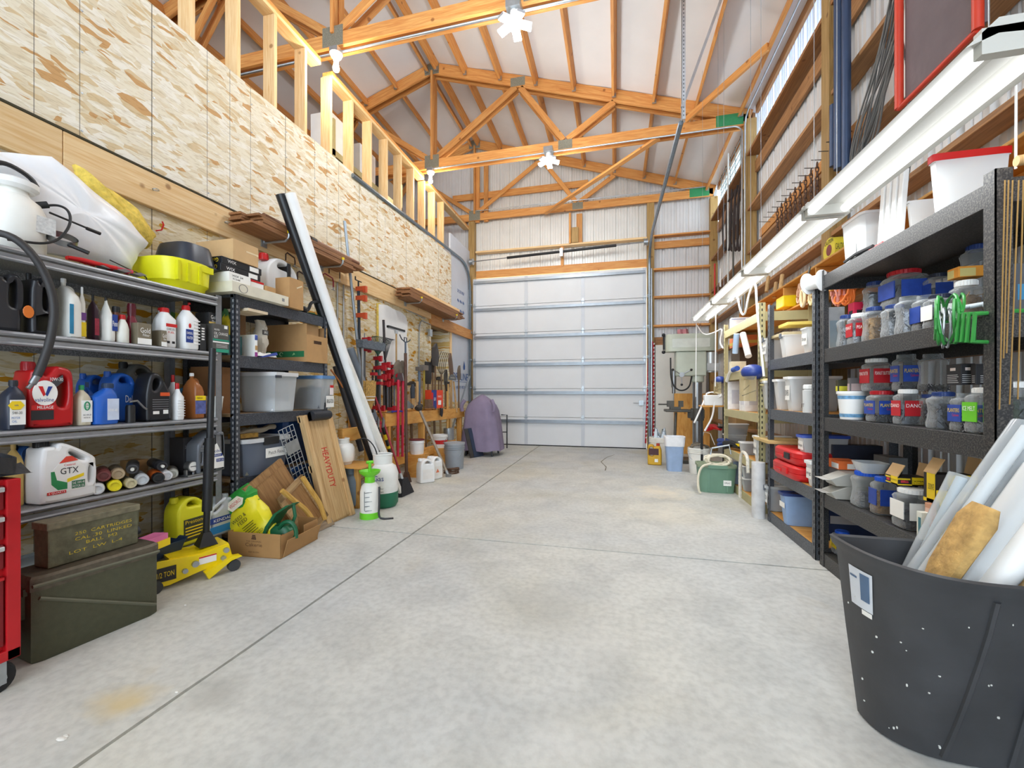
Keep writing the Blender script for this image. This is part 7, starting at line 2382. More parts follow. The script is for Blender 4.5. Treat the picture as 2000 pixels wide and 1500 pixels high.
# jars: x0, x1, ytop, z, back, lid, fill, fill height, (label colour, words), description
J = [
    (1631, 1653, 616, 1.409, .02, 'b', 'l', .8, None, 'narrow jar of grey bits with blue lid, first in the upper jar row'),
    (1652, 1681, 612, 1.409, .02, 'w', 'l', .6, ('r', 'PEANUT'), 'jar with white lid and red print in the upper jar row'),
    (1680, 1720, 598, 1.409, .02, 'b', 'n', .85, None, 'jar of brassy screws with blue lid in the upper jar row'),
    (1717, 1746, 596, 1.409, .02, 'b', 'l', .7, None, 'jar of pale washers with blue lid, fourth in the upper row'),
    (1744, 1779, 578, 1.409, .02, None, 'l', .8, None, 'lidless clear jar of grey hardware in the upper row'),
    (1778, 1802, 578, 1.409, .05, None, 'd', .6, ('b', ''), 'lidless jar with blue wrapper in the upper row'),
    (1800, 1846, 582, 1.409, .02, 'k', 'd', .8, ('w', ''), 'clear jar of dark staples behind the green clamps'),
    (1680, 1724, 535, 1.575, .10, 'b', 'l', .85, None, 'clear jar with blue lid stacked on the brassy jar'),
    (1722, 1798, 523, 1.575, .12, 'r', 'd', .75, ('b', ''), 'big jar with red lid and blue label on the second layer'),
    (1800, 1850, 532, 1.56, .2, 'k', 'd', .7, ('b', ''), 'shadowed jar with dark lid right of the red lidded jar'),
    (1845, 1914, 540, 1.409, .10, 'w', 'n', .85, None, 'large jar with wide white lid full of long screws'),
    (1872, 1916, 478, 1.60, .22, 'b', None, 0, None, 'empty clear jar with navy lid under the top shelf'),
    (1677, 1735, 699, 1.135, .06, 'w', 'l', .15, ('r', 'PEANUT BUTTER'), 'clear jar with red square label stacked over the red lidded jar'),
    (1735, 1792, 690, 1.135, .08, None, 'd', .2, ('b', 'PLANTERS'), 'lidless jar with blue peanut label on the stacked layer'),
    (1790, 1824, 690, 1.135, .14, None, 'd', .15, None, 'lidless smoky clear jar right of the blue labelled one'),
    (1686, 1747, 763, .969, .03, 'r', 'd', .3, ('b', 'PLANTERS'), 'jar with red lid and blue peanut label on the middle shelf'),
    (1737, 1796, 760, .969, .03, 'w', 'g', .8, ('r', 'DANO'), 'jar of nails with white lid and red label on the middle shelf'),
    (1785, 1815, 772, .969, .10, 'b', 'g', .8, None, 'narrow jar of nails tucked behind the waisted jar'),
    (1800, 1870, 765, .969, .02, 'b', 'g', .85, None, 'waisted jar of screws with wide blue lid on the middle shelf'),
    (1853, 1884, 766, .969, .02, None, 'd', .4, ('b', 'PLANTERS'), 'clear jar with blue peanut label beside the green label jar'),
    (1882, 1914, 757, .969, .02, 'w', 'l', .3, ('g', 'ICE MELT'), 'clear bottle with bright green label against the near post'),
    (1658, 1716, 922, .475, .03, 'B', 'l', .5, None, 'jar of shiny screws with bright blue lid on the lower shelf'),
    (1696, 1742, 933, .475, .03, 'B', 'n', .75, ('b', ''), 'jar of tan screws with blue side label on the lower shelf'),
    (1738, 1812, 956, .475, .02, 'w', 'd', .7, ('w', ''), 'large jar with white lid and pale side label on the lower shelf'),
    (1886, 1912, 913, .475, .12, 'r', 'd', .6, None, 'jar with red lid behind the near post, lower shelf'),
    (1618, 1662, 1046, .088, .05, 'B', 'l', .6, ('y', ''), 'bottom shelf jar with blue lid and yellow label near the bin'),
]
LID = {'b': mat((38, 62, 122), .4), 'B': mat((30, 90, 206), .4), 'w': WHITE, 'r': mat((178, 26, 36), .4), 'k': mat((34, 40, 60), .4)}
FIL = {'l': NAILL, 'n': NAILB, 'd': NAILD, 'g': NAILS}
LBL = {'r': mat((190, 30, 40), .5), 'b': mat((36, 70, 160), .5, 0, .15, 30), 'w': PAPER, 'g': mat((110, 206, 40), .5), 'y': mat((220, 190, 40), .5, 0, .3, 40)}
for x0, x1, yt, z, bk, lid, fil, fh, lab, lb in J:
    T, w, d, h = RT('storage_jar', lb, 'jar', x0, x1, yt, z, .12, bk, group=None)
    w = min(max(w * 1.12, .085), .18)
    d = min(.16, max(.1, w))
    h = min(max(h, .15), .235 if z < 1.1 else .2)
    L_ = None
    if lab:
        L_ = ((-.40, .40, .25, .68), LBL[lab[0]])
    sq_jar(T, w, d, h, CLR, LID[lid] if lid else None, FIL[fil] if fil else None, fh * .8, L_, .94 if lab else .86)
    if lab:
        sticker(T, -.4 * w, .4 * w, .25 * h, .68 * h, -.5 * d, L_[1])
        M = Matrix.Rotation(PI / 2, 4, 'Z')
        o = put(MB().box(-.36 * d, .36 * d, -w / 2 - .0012, -w / 2 + .0005, .25 * h, .68 * h), 'label_sticker', L_[1], T, None, 0)
        o.matrix_local = M
        if lab[1]:
            text(T, lab[1], 0, .54 * h, -.5 * d - .003, .7 * w, .1 * h, INKY if lab[0] == 'b' else INKW)
            text(T, lab[1], 0, .54 * h, -w / 2 - .003, .64 * d, .1 * h, INKY if lab[0] == 'b' else INKW, M)
            if lab[0] == 'b':
                for MM, yy in ((None, -.5 * d - .003), (M, -w / 2 - .003)):
                    text(T, 'Cashews', .12 * w, .42 * h, yy, .4 * w, .07 * h, INKR, MM)


def goods(rows):
    """plain cartons and packs: name, cat, x0, x1, ytop, z, depth, back, colour, [stickers], words, description"""
    for nm, ct, x0, x1, yt, z, dp, bk, col, st, wd, lb in rows:
        T, w, d, h = RT(nm, lb, ct, x0, x1, yt, z, dp, bk)
        h = max(h, .02) if ct != 'papers' else .025
        w = min(w, .4)
        carton(T, w, d, h, mat(col, .55, 0, .1, 20))
        M = Matrix.Rotation(PI / 2, 4, 'Z')
        for a, b_, c, e, sc in st:
            sticker(T, a * w, b_ * w, c * h, e * h, -d / 2, mat(sc, .55))
            o = put(MB().box(a * d, b_ * d, -w / 2 - .001, -w / 2 + .0005, c * h, e * h), 'label_sticker', mat(sc, .55), T, None, 0)
            o.matrix_local = M
        if wd:
            text(T, wd[0], 0, wd[1] * h, -d / 2 - .0025, .8 * w, wd[2] * h, wd[3])
            text(T, wd[0], 0, wd[1] * h, -w / 2 - .0025, .8 * d, wd[2] * h, wd[3], M)


DKC = (42, 42, 46)
goods([
    ('carton', 'box', 1614, 1634, 600, 1.409, .1, .12, (214, 216, 216), [(-.4, .4, .1, .7, (170, 190, 200))], None, 'tall pale carton left of the first jar, behind the post'),
    ('carton', 'box', 1656, 1690, 590, 1.56, .08, .10, (206, 30, 70), [(-.3, .3, .2, .6, (40, 30, 34))], None, 'crimson packet lying on the white lidded jar'),
    ('carton', 'box', 1850, 1914, 520, 1.63, .1, .14, (226, 150, 50), [(-.45, .1, .05, .8, (206, 190, 120))], None, 'orange and tan card packs on the white lidded jar'),
    ('carton', 'box', 1632, 1655, 742, 1.13, .08, .03, (60, 58, 40), [(-.4, .4, .1, .5, (214, 206, 60))], None, 'small olive pack with yellow label on the patterned tub'),
    ('carton', 'box', 1655, 1677, 738, 1.13, .08, .03, (96, 92, 92), [(-.4, .4, .1, .6, (170, 150, 146))], None, 'grey electrical box on the patterned tub'),
    ('carton', 'box', 1848, 1898, 711, 1.16, .05, .10, DKC, [(-.2, .15, .68, .82, (240, 226, 222))] + [(-.4, .35 - .06 * (k % 3), .1 + .09 * k, .125 + .09 * k, (214, 214, 214)) for k in range(5)], None, 'black card pack with white lines standing on the jars'),
    ('carton', 'box', 1896, 1918, 711, 1.16, .05, .12, DKC, [(-.2, .3, .1 + .1 * k, .13 + .1 * k, (214, 214, 214)) for k in range(4)], None, 'second black card pack beside the near post'),
    ('carton', 'box', 1616, 1670, 900, .64, .12, .06, (226, 110, 50), [(-.1, .5, .1, .7, (240, 238, 234))], None, 'orange and white box on the stacked scoop bins'),
    ('carton', 'box', 1706, 1764, 892, .475, .1, .34, (120, 122, 124), [(-.1, .2, .2, .8, (40, 40, 42))], None, 'grey carton at the back of the lower shelf'),
    ('screw_carton', 'box', 1730, 1800, 932, .675, .13, .03, (40, 34, 34), [(-.05, .5, .0, 1.0, (240, 206, 20)), (-.5, .5, 0, .14, (240, 206, 20)), (-.5, -.1, .66, .86, (226, 196, 30)), (-.4, -.16, .3, .6, (206, 60, 70))], None, 'open yellow screw box standing on the white lidded jar'),
    ('screw_carton', 'box', 1804, 1888, 928, .64, .15, .05, (40, 34, 34), [(-.2, .5, .0, 1.0, (240, 206, 20)), (-.5, .5, 0, .12, (240, 206, 20))], None, 'larger open yellow screw box right of the first'),
    ('screw_carton', 'box', 1828, 1884, 962, .475, .13, .03, (240, 210, 26), [(-.3, .36, .1, .8, (60, 54, 30)), (-.26, .3, .56, .74, (236, 206, 40))], None, 'yellow screw carton standing on the lower shelf deck'),
    ('plastic_case', 'case', 1790, 1836, 1003, .475, .09, .0, (226, 226, 214), [(-.1, .4, .2, .8, (60, 120, 130))], None, 'clear blister box at the edge of the lower shelf'),
    ('plastic_case', 'case', 1806, 1850, 986, .53, .07, .03, (206, 150, 120), [(-.4, .4, .2, .8, (226, 190, 170))], None, 'copper coloured fittings pack above the blister box'),
    ('carton', 'box', 1612, 1690, 1004, .088, .3, .14, (46, 66, 110), [(-.45, .1, .55, .8, (206, 206, 210))], None, 'dark blue bin with pale tag on the bottom near shelf'),
    ('dark_carton', 'box', 1616, 1700, 872, .475, .3, .2, (40, 46, 66), [], None, 'dark blue lidded bin in the shadow above the lower shelf'),
    ('carton', 'box', 1962, 1999, 520, 1.409, .2, .1, (80, 84, 90), [(-.4, .4, .3, .6, (60, 130, 170))], None, 'grey and blue pack seen through the near shelf end'),
])
for T in [o for o in COL.objects if o.name.startswith('screw_carton') and o.parent is None]:
    T.name = 'screw_carton'
    if 'deck' in T['label']:
        continue
    c = next(k for k in T.children if k.name.startswith('carton'))
    w, d, h = c.dimensions if c.dimensions.x else (.12, .13, .1)
    xs = [v.co for v in c.data.vertices]
    w, d, h = max(v.x for v in xs) * 2, max(v.y for v in xs) * 2, max(v.z for v in xs)
    for s, an in ((0, .5), (2, -.2)):
        M = Matrix.Rotation(PI * (s > 0), 4, 'Z') @ Matrix.Translation((0, -d / 2, h)) @ Matrix.Rotation(-an, 4, 'X')
        put(MB().box(-w / 2, w / 2, -.002, .002, 0, d * .5, M), 'flap', CARDL, T, None, 0)
    text(T, 'DECKMATE', .22 * w, h * .55, -d / 2 - .003, .5 * w, h * .2, INK)
    text(T, 'DECKMATE', 0.1 * d, h * .55, -w / 2 - .003, .72 * d, h * .2, INK, Matrix.Rotation(PI / 2, 4, 'Z'))
    text(T, 'LIFETIME WARRANTY', 0.1 * d, h * .28, -w / 2 - .003, .6 * d, h * .09, INK, Matrix.Rotation(PI / 2, 4, 'Z'))
# white patterned tub
T, w, d, h = RT('plastic_tub', 'white tub with pale blue border pattern on the middle shelf', 'tub', 1634, 1682, 764, .969, .12, .0)
put(MB().sup([(0, .055, .055), (h * .9, .068, .068), (h * .9, .073, .073), (h, .073, .073)], 26), 'tub', WHITE, T)
for z in (.08, .72):
    put(MB().sup([(z * h, .0565 + .012 * z * 1.1, .0565 + .012 * z * 1.1), ((z + .12) * h, .0575 + .013 * (z + .12), .0575 + .013 * (z + .12))], 26, False, False), 'blue_border', mat((110, 160, 200), .5, 0, .3, 60), T)
# scoop bins
for i, (yt, z, lb) in enumerate(((955, .475, 'lower grey scoop bin at the far post, lower shelf'), (925, .555, 'upper grey scoop bin at the far post, lower shelf'))):
    T, w, d, h = RT('scoop_bin', lb, 'bin', 1622, 1658, yt, z, .2, .0)
    w, h = .12, .08
    put(MB().prism([(-.1, 0), (.1, 0), (.1, h), (-.04, h), (-.13, h * .5)], -w / 2, w / 2), 'bin', mat((176, 174, 166), .5), T, None, 0, .004).rotation_euler = (0, 0, PI / 2)
    put(MB().box(-w / 2 + .004, w / 2 - .004, -.17, -.1, h * .45, h * .47), 'front_lip', mat((196, 194, 188), .5), T)
T, w, d, h = RT('clear_tray', 'empty clear scoop tray resting on the blue lidded jar', 'tray', 1664, 1722, 902, .672, .14, .03)
put(MB().sup([(0, .05, .05, 5), (.06, .075, .07, 5), (.06, .07, .065, 5), (.005, .046, .046, 5)], 24), 'tray', CLR2, T)
# green hooks and cable coil on the upper beam
GRN = mat((52, 140, 62), .4)
t = thing('wire_coil', 'coil of green garden wire hung on the upper shelf beam', 'wire', P(1846, 625, X=1.29))
put(coilrope((0, 0, 0), .085, .005, 7, .03, seed=6), 'wire', GRN, t).rotation_euler = (0, 0, PI / 2 - .6)
put(coilrope((.02, 0, -.03), .07, .004, 4, .02, seed=7), 'grey_wire', ZINC, t).rotation_euler = (0, 0, PI / 2 - .5)
for i, px in enumerate((1872, 1882, 1892, 1904)):
    t = thing('utility_hook', ('first', 'second', 'third', 'fourth')[i] + ' from the left of the thick green storage hooks on the beam', 'hook', P(px, 640, X=1.27), 0, None)
    put(MB().tube([(.16, 0, .055), (.0, 0, .05), (-.005, 0, -.05), (.06, -.0, -.055)], .0085, 7), 'hook', GRN, t)
t = thing('screwdrivers', 'bunch of clear handled screwdrivers lying above the green wire', 'screwdrivers', P(1870, 600, X=1.33))
for k in range(4):
    put(MB().cyl((.02 * k, .06 - .03 * k, 0), (.1 + .02 * k, .0 - .03 * k, .012), .008), 'handle', mat((206, 214, 220), .3), t)
# things on the top shelf
ZT = 1.888
for nm, lb, x0, x1, yt, dp, bk, m, lm in (('clear_tote', 'milky bin at the far end of the near top shelf', 1640, 1745, 415, .2, .03, CLR3, None), ('clear_tote', 'low stack of white trays on the near top shelf', 1768, 1822, 392, .25, .1, WHITE, None), ('clear_tote', 'tall milky canister with red lid on the near top shelf', 1812, 1938, 292, .26, .0, CLR3, RED)):
    T, w, d, h = RT(nm, lb, 'tote', x0, x1, yt, ZT, dp, bk)
    w = min(w, .34)
    h = min(h, .28)
    tote(T, w, d, h, m, lm, (mat((206, 206, 206), .8), .5) if 'milky bin' in lb else None)
    if 'milky bin' in lb:
        sticker(T, -.1 * w, .2 * w, .1 * h, .4 * h, -d * .47, PAPER)
for k in range(4):
    t = thing('shelf_bracket', ('farthest', 'second far', 'second near', 'nearest')[k] + ' of the white bent brackets standing on the top shelf', 'bracket', (1.38, 2.66 - .05 * k, ZT), 0, None, (.12, 0, 0))
    put(MB().prism([(-.012, 0), (.012, 0), (.012, .34), (-.012, .34)], -.03, .0).box(-.012, .2, -.03, -.02, 0, .02), 'bracket', WHITE, t, None, 0, .003)
t = thing('pliers', 'black and red handled pliers on the edge of the near top shelf', 'pliers', P(1672, 480, X=1.33))
t.location.z = ZT + .02
put(MB().tube([(0, .12, .0), (0, 0, .01), (.0, -.16, .0)], .009, 6).tube([(.03, .13, .0), (.02, 0, .01), (.04, -.12, .0)], .009, 6), 'grip', mat((40, 42, 44), .5), t)
put(MB().box(.02, .05, -.2, -.08, -.012, .008), 'red_case', RED, t)
t = thing('wire_spool', 'white plastic spool hanging at the far post of the near unit', 'spool', (1.285, 3.17, 1.86))
put(MB().cyl((0, -.05, 0), (0, -.045, 0), .07, n=24).cyl((0, .045, 0), (0, .05, 0), .07, n=24).cyl((0, -.045, 0), (0, .045, 0), .045, n=20), 'spool', WHITE, t)
t.rotation_euler = (0, 0, .6)
t = thing('plastic_bag', 'bulging translucent white bag above the near top shelf', 'bag', (1.72, 2.02, 2.31))
put(MB().ball((0, 0, .13), .14, .14, .14), 'bag', clear((236, 236, 232), .6, .4), t)
# slate unit
goods([
    ('carton', 'papers', 1498, 1592, 627, 1.60, .3, .02, (206, 190, 150), [], None, 'stack of yellowed papers across the slate unit bins'),
    ('carton', 'papers', 1520, 1592, 612, 1.68, .26, .05, (236, 214, 110), [], None, 'bright yellow folders on top of the papers'),
    ('carton', 'papers', 1470, 1560, 838, .69, .3, -.04, (206, 176, 116), [], None, 'brown paper sheets on the white tubs of the slate unit'),
])
for nm, lb, x0, x1, yt, z, dp, bk, m, lm, wd in (
        ('clear_tote', 'clear bin with grey handle, farthest on the slate top deck', 1490, 1530, 656, 1.412, .3, .0, CLR3, None, 'DIRT'),
        ('clear_tote', 'clear bin with grey handle, second on the slate top deck', 1524, 1576, 648, 1.412, .3, .0, CLR3, None, ''),
        ('clear_tote', 'clear bin marked in pen, nearest on the slate top deck', 1567, 1594, 638, 1.412, .3, .0, CLR3, None, 'Shop'),
        ('clear_tote', 'tall milky drawer bin, farthest on the second slate deck', 1488, 1524, 741, .985, .36, .0, CLR3, WHITE, ''),
        ('clear_tote', 'tall milky drawer bin, middle of the second slate deck', 1512, 1545, 738, .985, .36, .01, CLR3, WHITE, ''),
        ('clear_tote', 'tall milky bin lettered in pen, nearest on the second slate deck', 1534, 1596, 731, .985, .36, .0, CLR3, WHITE, 'DRIVERS'),
        ('clear_tote', 'white tub under the brown sheets, lettered, third slate deck', 1472, 1512, 850, .472, .3, -.03, CLR3, WHITE, 'Rope'),
        ('clear_tote', 'white bin with blue lid lettered hinges on the red case end', 1560, 1594, 849, .66, .3, .02, CLR3, mat((60, 90, 190), .4), 'Hinges'),
        ('clear_tote', 'low white bin under the hinges bin', 1576, 1595, 896, .472, .3, .0, CLR3, WHITE, 'ing'),
        ('storage_tote', 'clear grey tote with dark latch on the bottom slate deck', 1492, 1552, 952, .088, .4, -.02, CLR2, clear((220, 222, 222), .6, .3), 'PAINT CLEAN'),
        ('storage_tote', 'light blue tote with navy lid on the bottom slate deck', 1524, 1596, 966, .088, .4, -.03, mat((140, 168, 206), .45), mat((40, 60, 116), .4), '')):
    T, w, d, h = RT(nm, lb, 'tote', x0, x1, yt, z, dp, bk)
    w = max(w, .12)
    h = max(h, .08)
    tote(T, w, d, h * .92, m, lm, (mat((150, 140, 132), .8, 0, .3, 12), .4) if m is CLR2 else (mat((196, 188, 180), .8, 0, .25, 9), .55), lidh=.02, lat=mat((90, 96, 106), .5) if 'grey' in lb else None)
    if wd:
        sticker(T, -.34 * w, .34 * w, .3 * h, .7 * h, -.475 * d, PAPER)
        text(T, wd, 0, .5 * h, -.475 * d - .003, .56 * w, .16 * h, INK)
    if 'navy' in lb:
        sticker(T, -.44 * w, .4 * w, .5 * h, .66 * h, -.477 * d, PAPER)
RC2 = mat((206, 28, 30), .4, 0, .05)
for yt, z, lb, bk in ((898, .473, 'lower red plastic tool case on the third slate deck', -.03), (864, .585, 'upper red plastic tool case with black latch', -.015)):
    T, w, d, h = RT('tool_case', lb, 'case', 1495, 1583, yt, z, .34, bk)
    w, h = .52, .105
    T.location.y = 3.72
    put(MB().sup([(0, w * .47, d * .46, 7), (.02, w * .5, d * .5, 7), (h * .48, w * .5, d * .5, 7), (h * .5, w * .49, d * .49, 7), (h * .52, w * .5, d * .5, 7), (h * .85, w * .5, d * .5, 7), (h, w * .46, d * .46, 7)], 40), 'case', RC2, T)
    put(MB().box(.02, .11, -d / 2 - .012, -d / 2 + .004, h * .3, h * .75), 'latch', BLACK if 'upper' in lb else RC2, T, None, 0, .003)
    put(MB().box(-.12, -.0, -d / 2 - .014, -d / 2 + .004, h * .3, h * .5), 'handle', RC2, T, None, 0, .003)
T, w, d, h = RT('white_jar', 'round white topped clear jar at the near post of the slate unit', 'jar', 1567, 1592, 752, .985, .1, -.01)
round_bottle(T, .05, .2, CLR3, WHITE, .8, .8, .15)
text(T, 'JIT', 0, .05, -.0525, .05, .03, INK)
T, w, d, h = RT('spring_clamp', 'cream duckbill spring clamp above the drawer bins', 'clamp', 1494, 1524, 718, 1.21, .1, .05)
put(MB().ball((0, -.06, .03), .05, .06, .022).ball((0, -.06, -.01), .045, .06, .016).box(-.03, .03, 0, .1, -.01, .04), 'jaws', mat((222, 206, 150), .5), T)
for lb, px, py, yy in (('blue crowned clear face shield hanging at the slate unit far post', 1470, 727, 0), ('blue crowned face shield hanging on the far beige post', 1406, 742, 1)):
    s = 1 - .35 * yy
    t = thing('face_shield', lb, 'face shield', P(px, py, X=1.25 if not yy else 1.28), -PI / 2)
    put(MB().ball((0, 0, 0), .1 * s, .1 * s, .075 * s, 18, 10), 'crown', mat((44, 66, 140), .35), t)
    put(MB().rings([[(.11 * s * math.cos(a), -.11 * s * math.sin(a) * (1 if a < PI else 0), z * s) for a in [PI * i / 14 for i in range(15)]] for z in (-.04, -.27)], False, False), 'visor', clear((222, 206, 160), .25, .15), t)
    put(MB().tube([(-.1 * s, 0, -.12 * s), (-.05 * s, -.1 * s, -.2 * s), (.05 * s, -.1 * s, -.22 * s), (.1 * s, 0, -.17 * s)], .004, 5), 'strap', BLACK, t)
# beige unit
goods([
    ('plastic_case', 'case', 1425, 1460, 617, 1.888, .22, .0, (206, 208, 212), [(-.5, .5, .8, .86, (70, 90, 150))], None, 'grey white tool case on top of the beige unit'),
    ('plastic_case', 'case', 1456, 1480, 622, 1.888, .2, .02, (214, 190, 170), [(-.3, .3, .2, .7, (226, 120, 60))], None, 'pinkish organiser beside the tool case on the beige unit'),
    ('carton', 'box', 1422, 1474, 655, 1.69, .2, .1, (216, 120, 70), [(-.5, .5, .2, .5, (206, 176, 80))], None, 'orange packets stuffed under the beige unit top'),
    ('dark_carton', 'box', 1424, 1476, 672, 1.362, .2, .18, (80, 62, 46), [], None, 'dark brown carton deep in the beige unit'),
    ('carton', 'box', 1424, 1450, 705, 1.362, .16, .0, (226, 218, 190), [], None, 'cream carton on the second beige deck'),
    ('paper_towels', 'towels', 1421, 1446, 745, .932, .2, .0, (238, 238, 238), [(-.3, .3, .2, .7, (206, 206, 214))], None, 'wrapped white packs, far ones on the third beige deck'),
    ('paper_towels', 'towels', 1444, 1486, 742, .932, .2, .02, (236, 236, 236), [(-.3, .3, .2, .5, (214, 214, 220))], None, 'wrapped white packs nearer on the third beige deck'),
    ('carton', 'box', 1412, 1476, 812, .70, .2, .2, (176, 136, 84), [], None, 'long brown carton at the back of the fourth beige deck'),
    ('plastic_case', 'case', 1432, 1450, 900, .088, .3, .0, (120, 136, 156), [], None, 'blue grey case standing on the bottom beige deck'),
])
for lb, x0, x1, yt, z, bk, lm in (('clear box with white lid on the fourth beige deck, far', 1415, 1452, 827, .60, .06, WHITE), ('clear box of hardware on the fourth beige deck, near', 1444, 1476, 853, .462, .0, WHITE), ('upper of two small clear boxes on the bottom beige deck', 1448, 1480, 912, .22, .0, WHITE), ('lower of two small clear boxes on the bottom beige deck', 1448, 1482, 936, .088, .0, WHITE), ('clear tool box at the far end of the fourth beige deck', 1413, 1428, 845, .462, .05, WHITE)):
    T, w, d, h = RT('clear_tote', lb, 'tote', x0, x1, yt, z, .26, bk)
    tote(T, max(w, .12), d, min(max(h, .07), .13), CLR2, lm, (mat((120, 112, 110), .7, 0, .4, 16), .6), lidh=.012)
for i, (px, py, m, lb) in enumerate(((1418, 848, mat((40, 60, 120), .5), 'blue and black cordless tool on the fourth beige deck'), (1430, 858, BLACK, 'black yellow tipped tool in front on the fourth beige deck'), (1395, 832, RED, 'red hand tool at the far end of the beige unit'))):
    p = P(px, py, X=1.33)
    p.z = (.49, .49, .62)[i]
    t = thing('power_tool', lb, 'tool', p, -PI / 2 + .3)
    put(MB().tube([(-.16, 0, .03), (.0, 0, .04), (.16, 0, .02)], [.03, .04, .022], 8).tube([(.0, 0, .04), (.02, -.06, .01), (.03, -.12, .0)], .022, 8), 'body', m, t)
    put(MB().box(.1, .17, -.02, .02, .03, .055), 'tip', YEL if i == 1 else BLACK, t)
t = thing('power_strip', 'white corded adapter bundle on the far beige shelf end', 'cable', (1.28, 6.1, .96))
put(MB().box(-.12, .1, -.06, .06, 0, .14), 'block', WHITE, t, None, 0, .01)
put(coilrope((0, 0, .14), .08, .008, 4, .04, seed=12, squash=.5).tube(chaikin([(-.1, 0, .1), (-.16, 0, -.05), (-.24, 0, -.24)], 2, False), .012, 6).tube(chaikin([(.0, -.05, .05), (-.02, -.06, -.15), (-.12, -.06, -.34)], 2, False), .012, 6), 'cords', WHITE, t)
put(MB().box(-.15, .16, -.06, .2, -.02, 0), 'stand_board', PLY, t)
for x in (-.14, .14):
    put(MB().box(x, x + .03, .1, .13, -.96, -.02), 'stand_leg', BLACK, t)
t = thing('paint_roller', 'blue sleeved paint roller on the second beige deck', 'roller', P(1435, 722, X=1.3), -PI / 2)
put(MB().cyl((-.06, 0, 0), (.1, 0, .01), .028), 'sleeve', mat((40, 80, 170), .5), t)
put(MB().tube([(-.06, 0, 0), (-.2, 0, -.02), (-.34, 0, -.12)], .02, 6), 'white_handle', PAPER, t)
for i, (px, m) in enumerate(((1440, mat((176, 200, 226), .3)), (1452, mat((232, 228, 222), .3)))):
    rod('caulk_tube', ('blue clear', 'white')[i] + ' plastic tube hanging slanted off the beige unit', 'tube', P(px - 4 + i * 14, 690 + i * 6, X=1.28), P(px - 1, 652, X=1.28), .03, m, 'tube')
t = thing('drain_pipe', 'white painted pipe stub standing before the beige unit', 'pipe', (1.255, 4.2, 0))
put(MB().cyl((0, 0, 0), (0, 0, .5), .055, n=20), 'pipe', mat((206, 206, 206), .5, 0, .15, 12), t)
t = thing('folding_frame', 'chipped white tube frame leaning on the beige unit', 'frame', (1.25, 4.5, .05))
put(MB().tube(chaikin([(0, .25, 0), (0, .25, .48), (0, .0, .48), (0, -.02, .3)], 2, False), .016, 8), 'tube', mat((222, 218, 206), .5, 0, .2, 40), t)

# ================================================================ pigeonholes on the right wall
t = thing('pigeonhole_shelf', 'long orange plywood pigeonhole shelf along the right wall', 'shelf', (1.8, 4.0, 1.93))
b = V((1.8, 4.0, 1.93))
for z in (1.94, 2.2):
    beam('long_board', (1.78, 1.95, z), (1.78, 6.3, z), .28, .018, PLY, t, base=b)
beam('back_board', (1.915, 1.95, 2.07), (1.915, 6.3, 2.07), .012, .27, PLY, t, base=b)
for y in (1.96, 2.66, 3.36, 4.05, 4.75, 5.5, 6.29):
    beam('divider', (1.645, y, 2.07), (1.91, y, 2.07), .018, .24, PLY, t, base=b)
beam('corbel_board', (1.66, 1.1, 2.1), (1.66, 1.95, 2.1), .018, .5, PLY, t, base=b)
t = thing('caution_tape', 'roll of yellow caution tape leaning above the pigeonholes', 'tape', P(1630, 440, X=1.76), -PI / 2)
t.location.z = 2.31
put(MB().cyl((0, -.04, 0), (0, .04, 0), .1, n=28), 'roll', mat((222, 206, 60), .5, 0, .1, 20), t)
put(MB().cyl((0, -.041, 0), (0, .041, 0), .045, n=20), 'core', mat((130, 60, 60), .6), t)
text(t, 'CAUTION', 0, 0, 0, .17, .05, INK, Matrix.Translation((.1015, 0, 0)) @ Matrix.Rotation(PI / 2, 4, 'Z') @ Matrix.Rotation(0, 4, 'Y') @ Matrix.Scale(.45, 4, (1, 0, 0)))
text(t, 'CAUTION', 0, .068, -.0425, .14, .035, INK)
for i, (px, py, lb) in enumerate(((1497, 548, 'far'), (1512, 560, 'middle'), (1524, 545, 'near'))):
    rod('hammer', lb + ' wooden hammer handle hanging through the wall rail', 'hammer', P(px, py + 22, X=1.7), P(px + 4, py - 8, X=1.74), .02, HW, 'handle')
for i, (px, py, m, lb) in enumerate(((1566, 575, mat((222, 180, 150), .7), 'peach bundle of hanging twine on the pigeonholes'), (1592, 572, mat((226, 206, 160), .7), 'cream hank of rope in the pigeonhole'), (1652, 572, mat((226, 120, 50), .7), 'orange strap bundle hanging in a pigeonhole'), (1640, 574, mat((216, 150, 140), .7), 'pink strap bundle hanging in a pigeonhole'))):
    t = thing('strap_bundle', lb, 'straps', P(px, py, X=1.62 if i < 2 else 1.70))
    put(coilrope((0, 0, 0), .05, .008, 6, .03, seed=20 + i, squash=1.6), 'strap', m, t).rotation_euler = (0, 0, PI / 2)
t = thing('rope', 'thick cream rope ring hanging from the slate post hook', 'rope', P(1568, 583, X=1.33))
put(MB().tube([(0, .03 * math.cos(a), .06 * math.sin(a)) for a in [2 * PI * i / 20 for i in range(20)]], .01, 7, True), 'rope', mat((226, 196, 150), .7), t)
put(MB().tube([(0, .0, .06), (0, -.05, .08), (0, -.12, .2)], .006, 6), 'hook', IRON, t)
t = thing('work_light', 'yellow work lamp with black ends in the pigeonhole row', 'lamp', P(1530, 595, X=1.62), -PI / 2)
put(MB().box(-.02, .16, -.06, .06, -.05, .06), 'body', YEL, t, None, 0, .01)
put(MB().cyl((-.12, -.02, .02), (-.02, -.02, .02), .04), 'end', IRON, t)

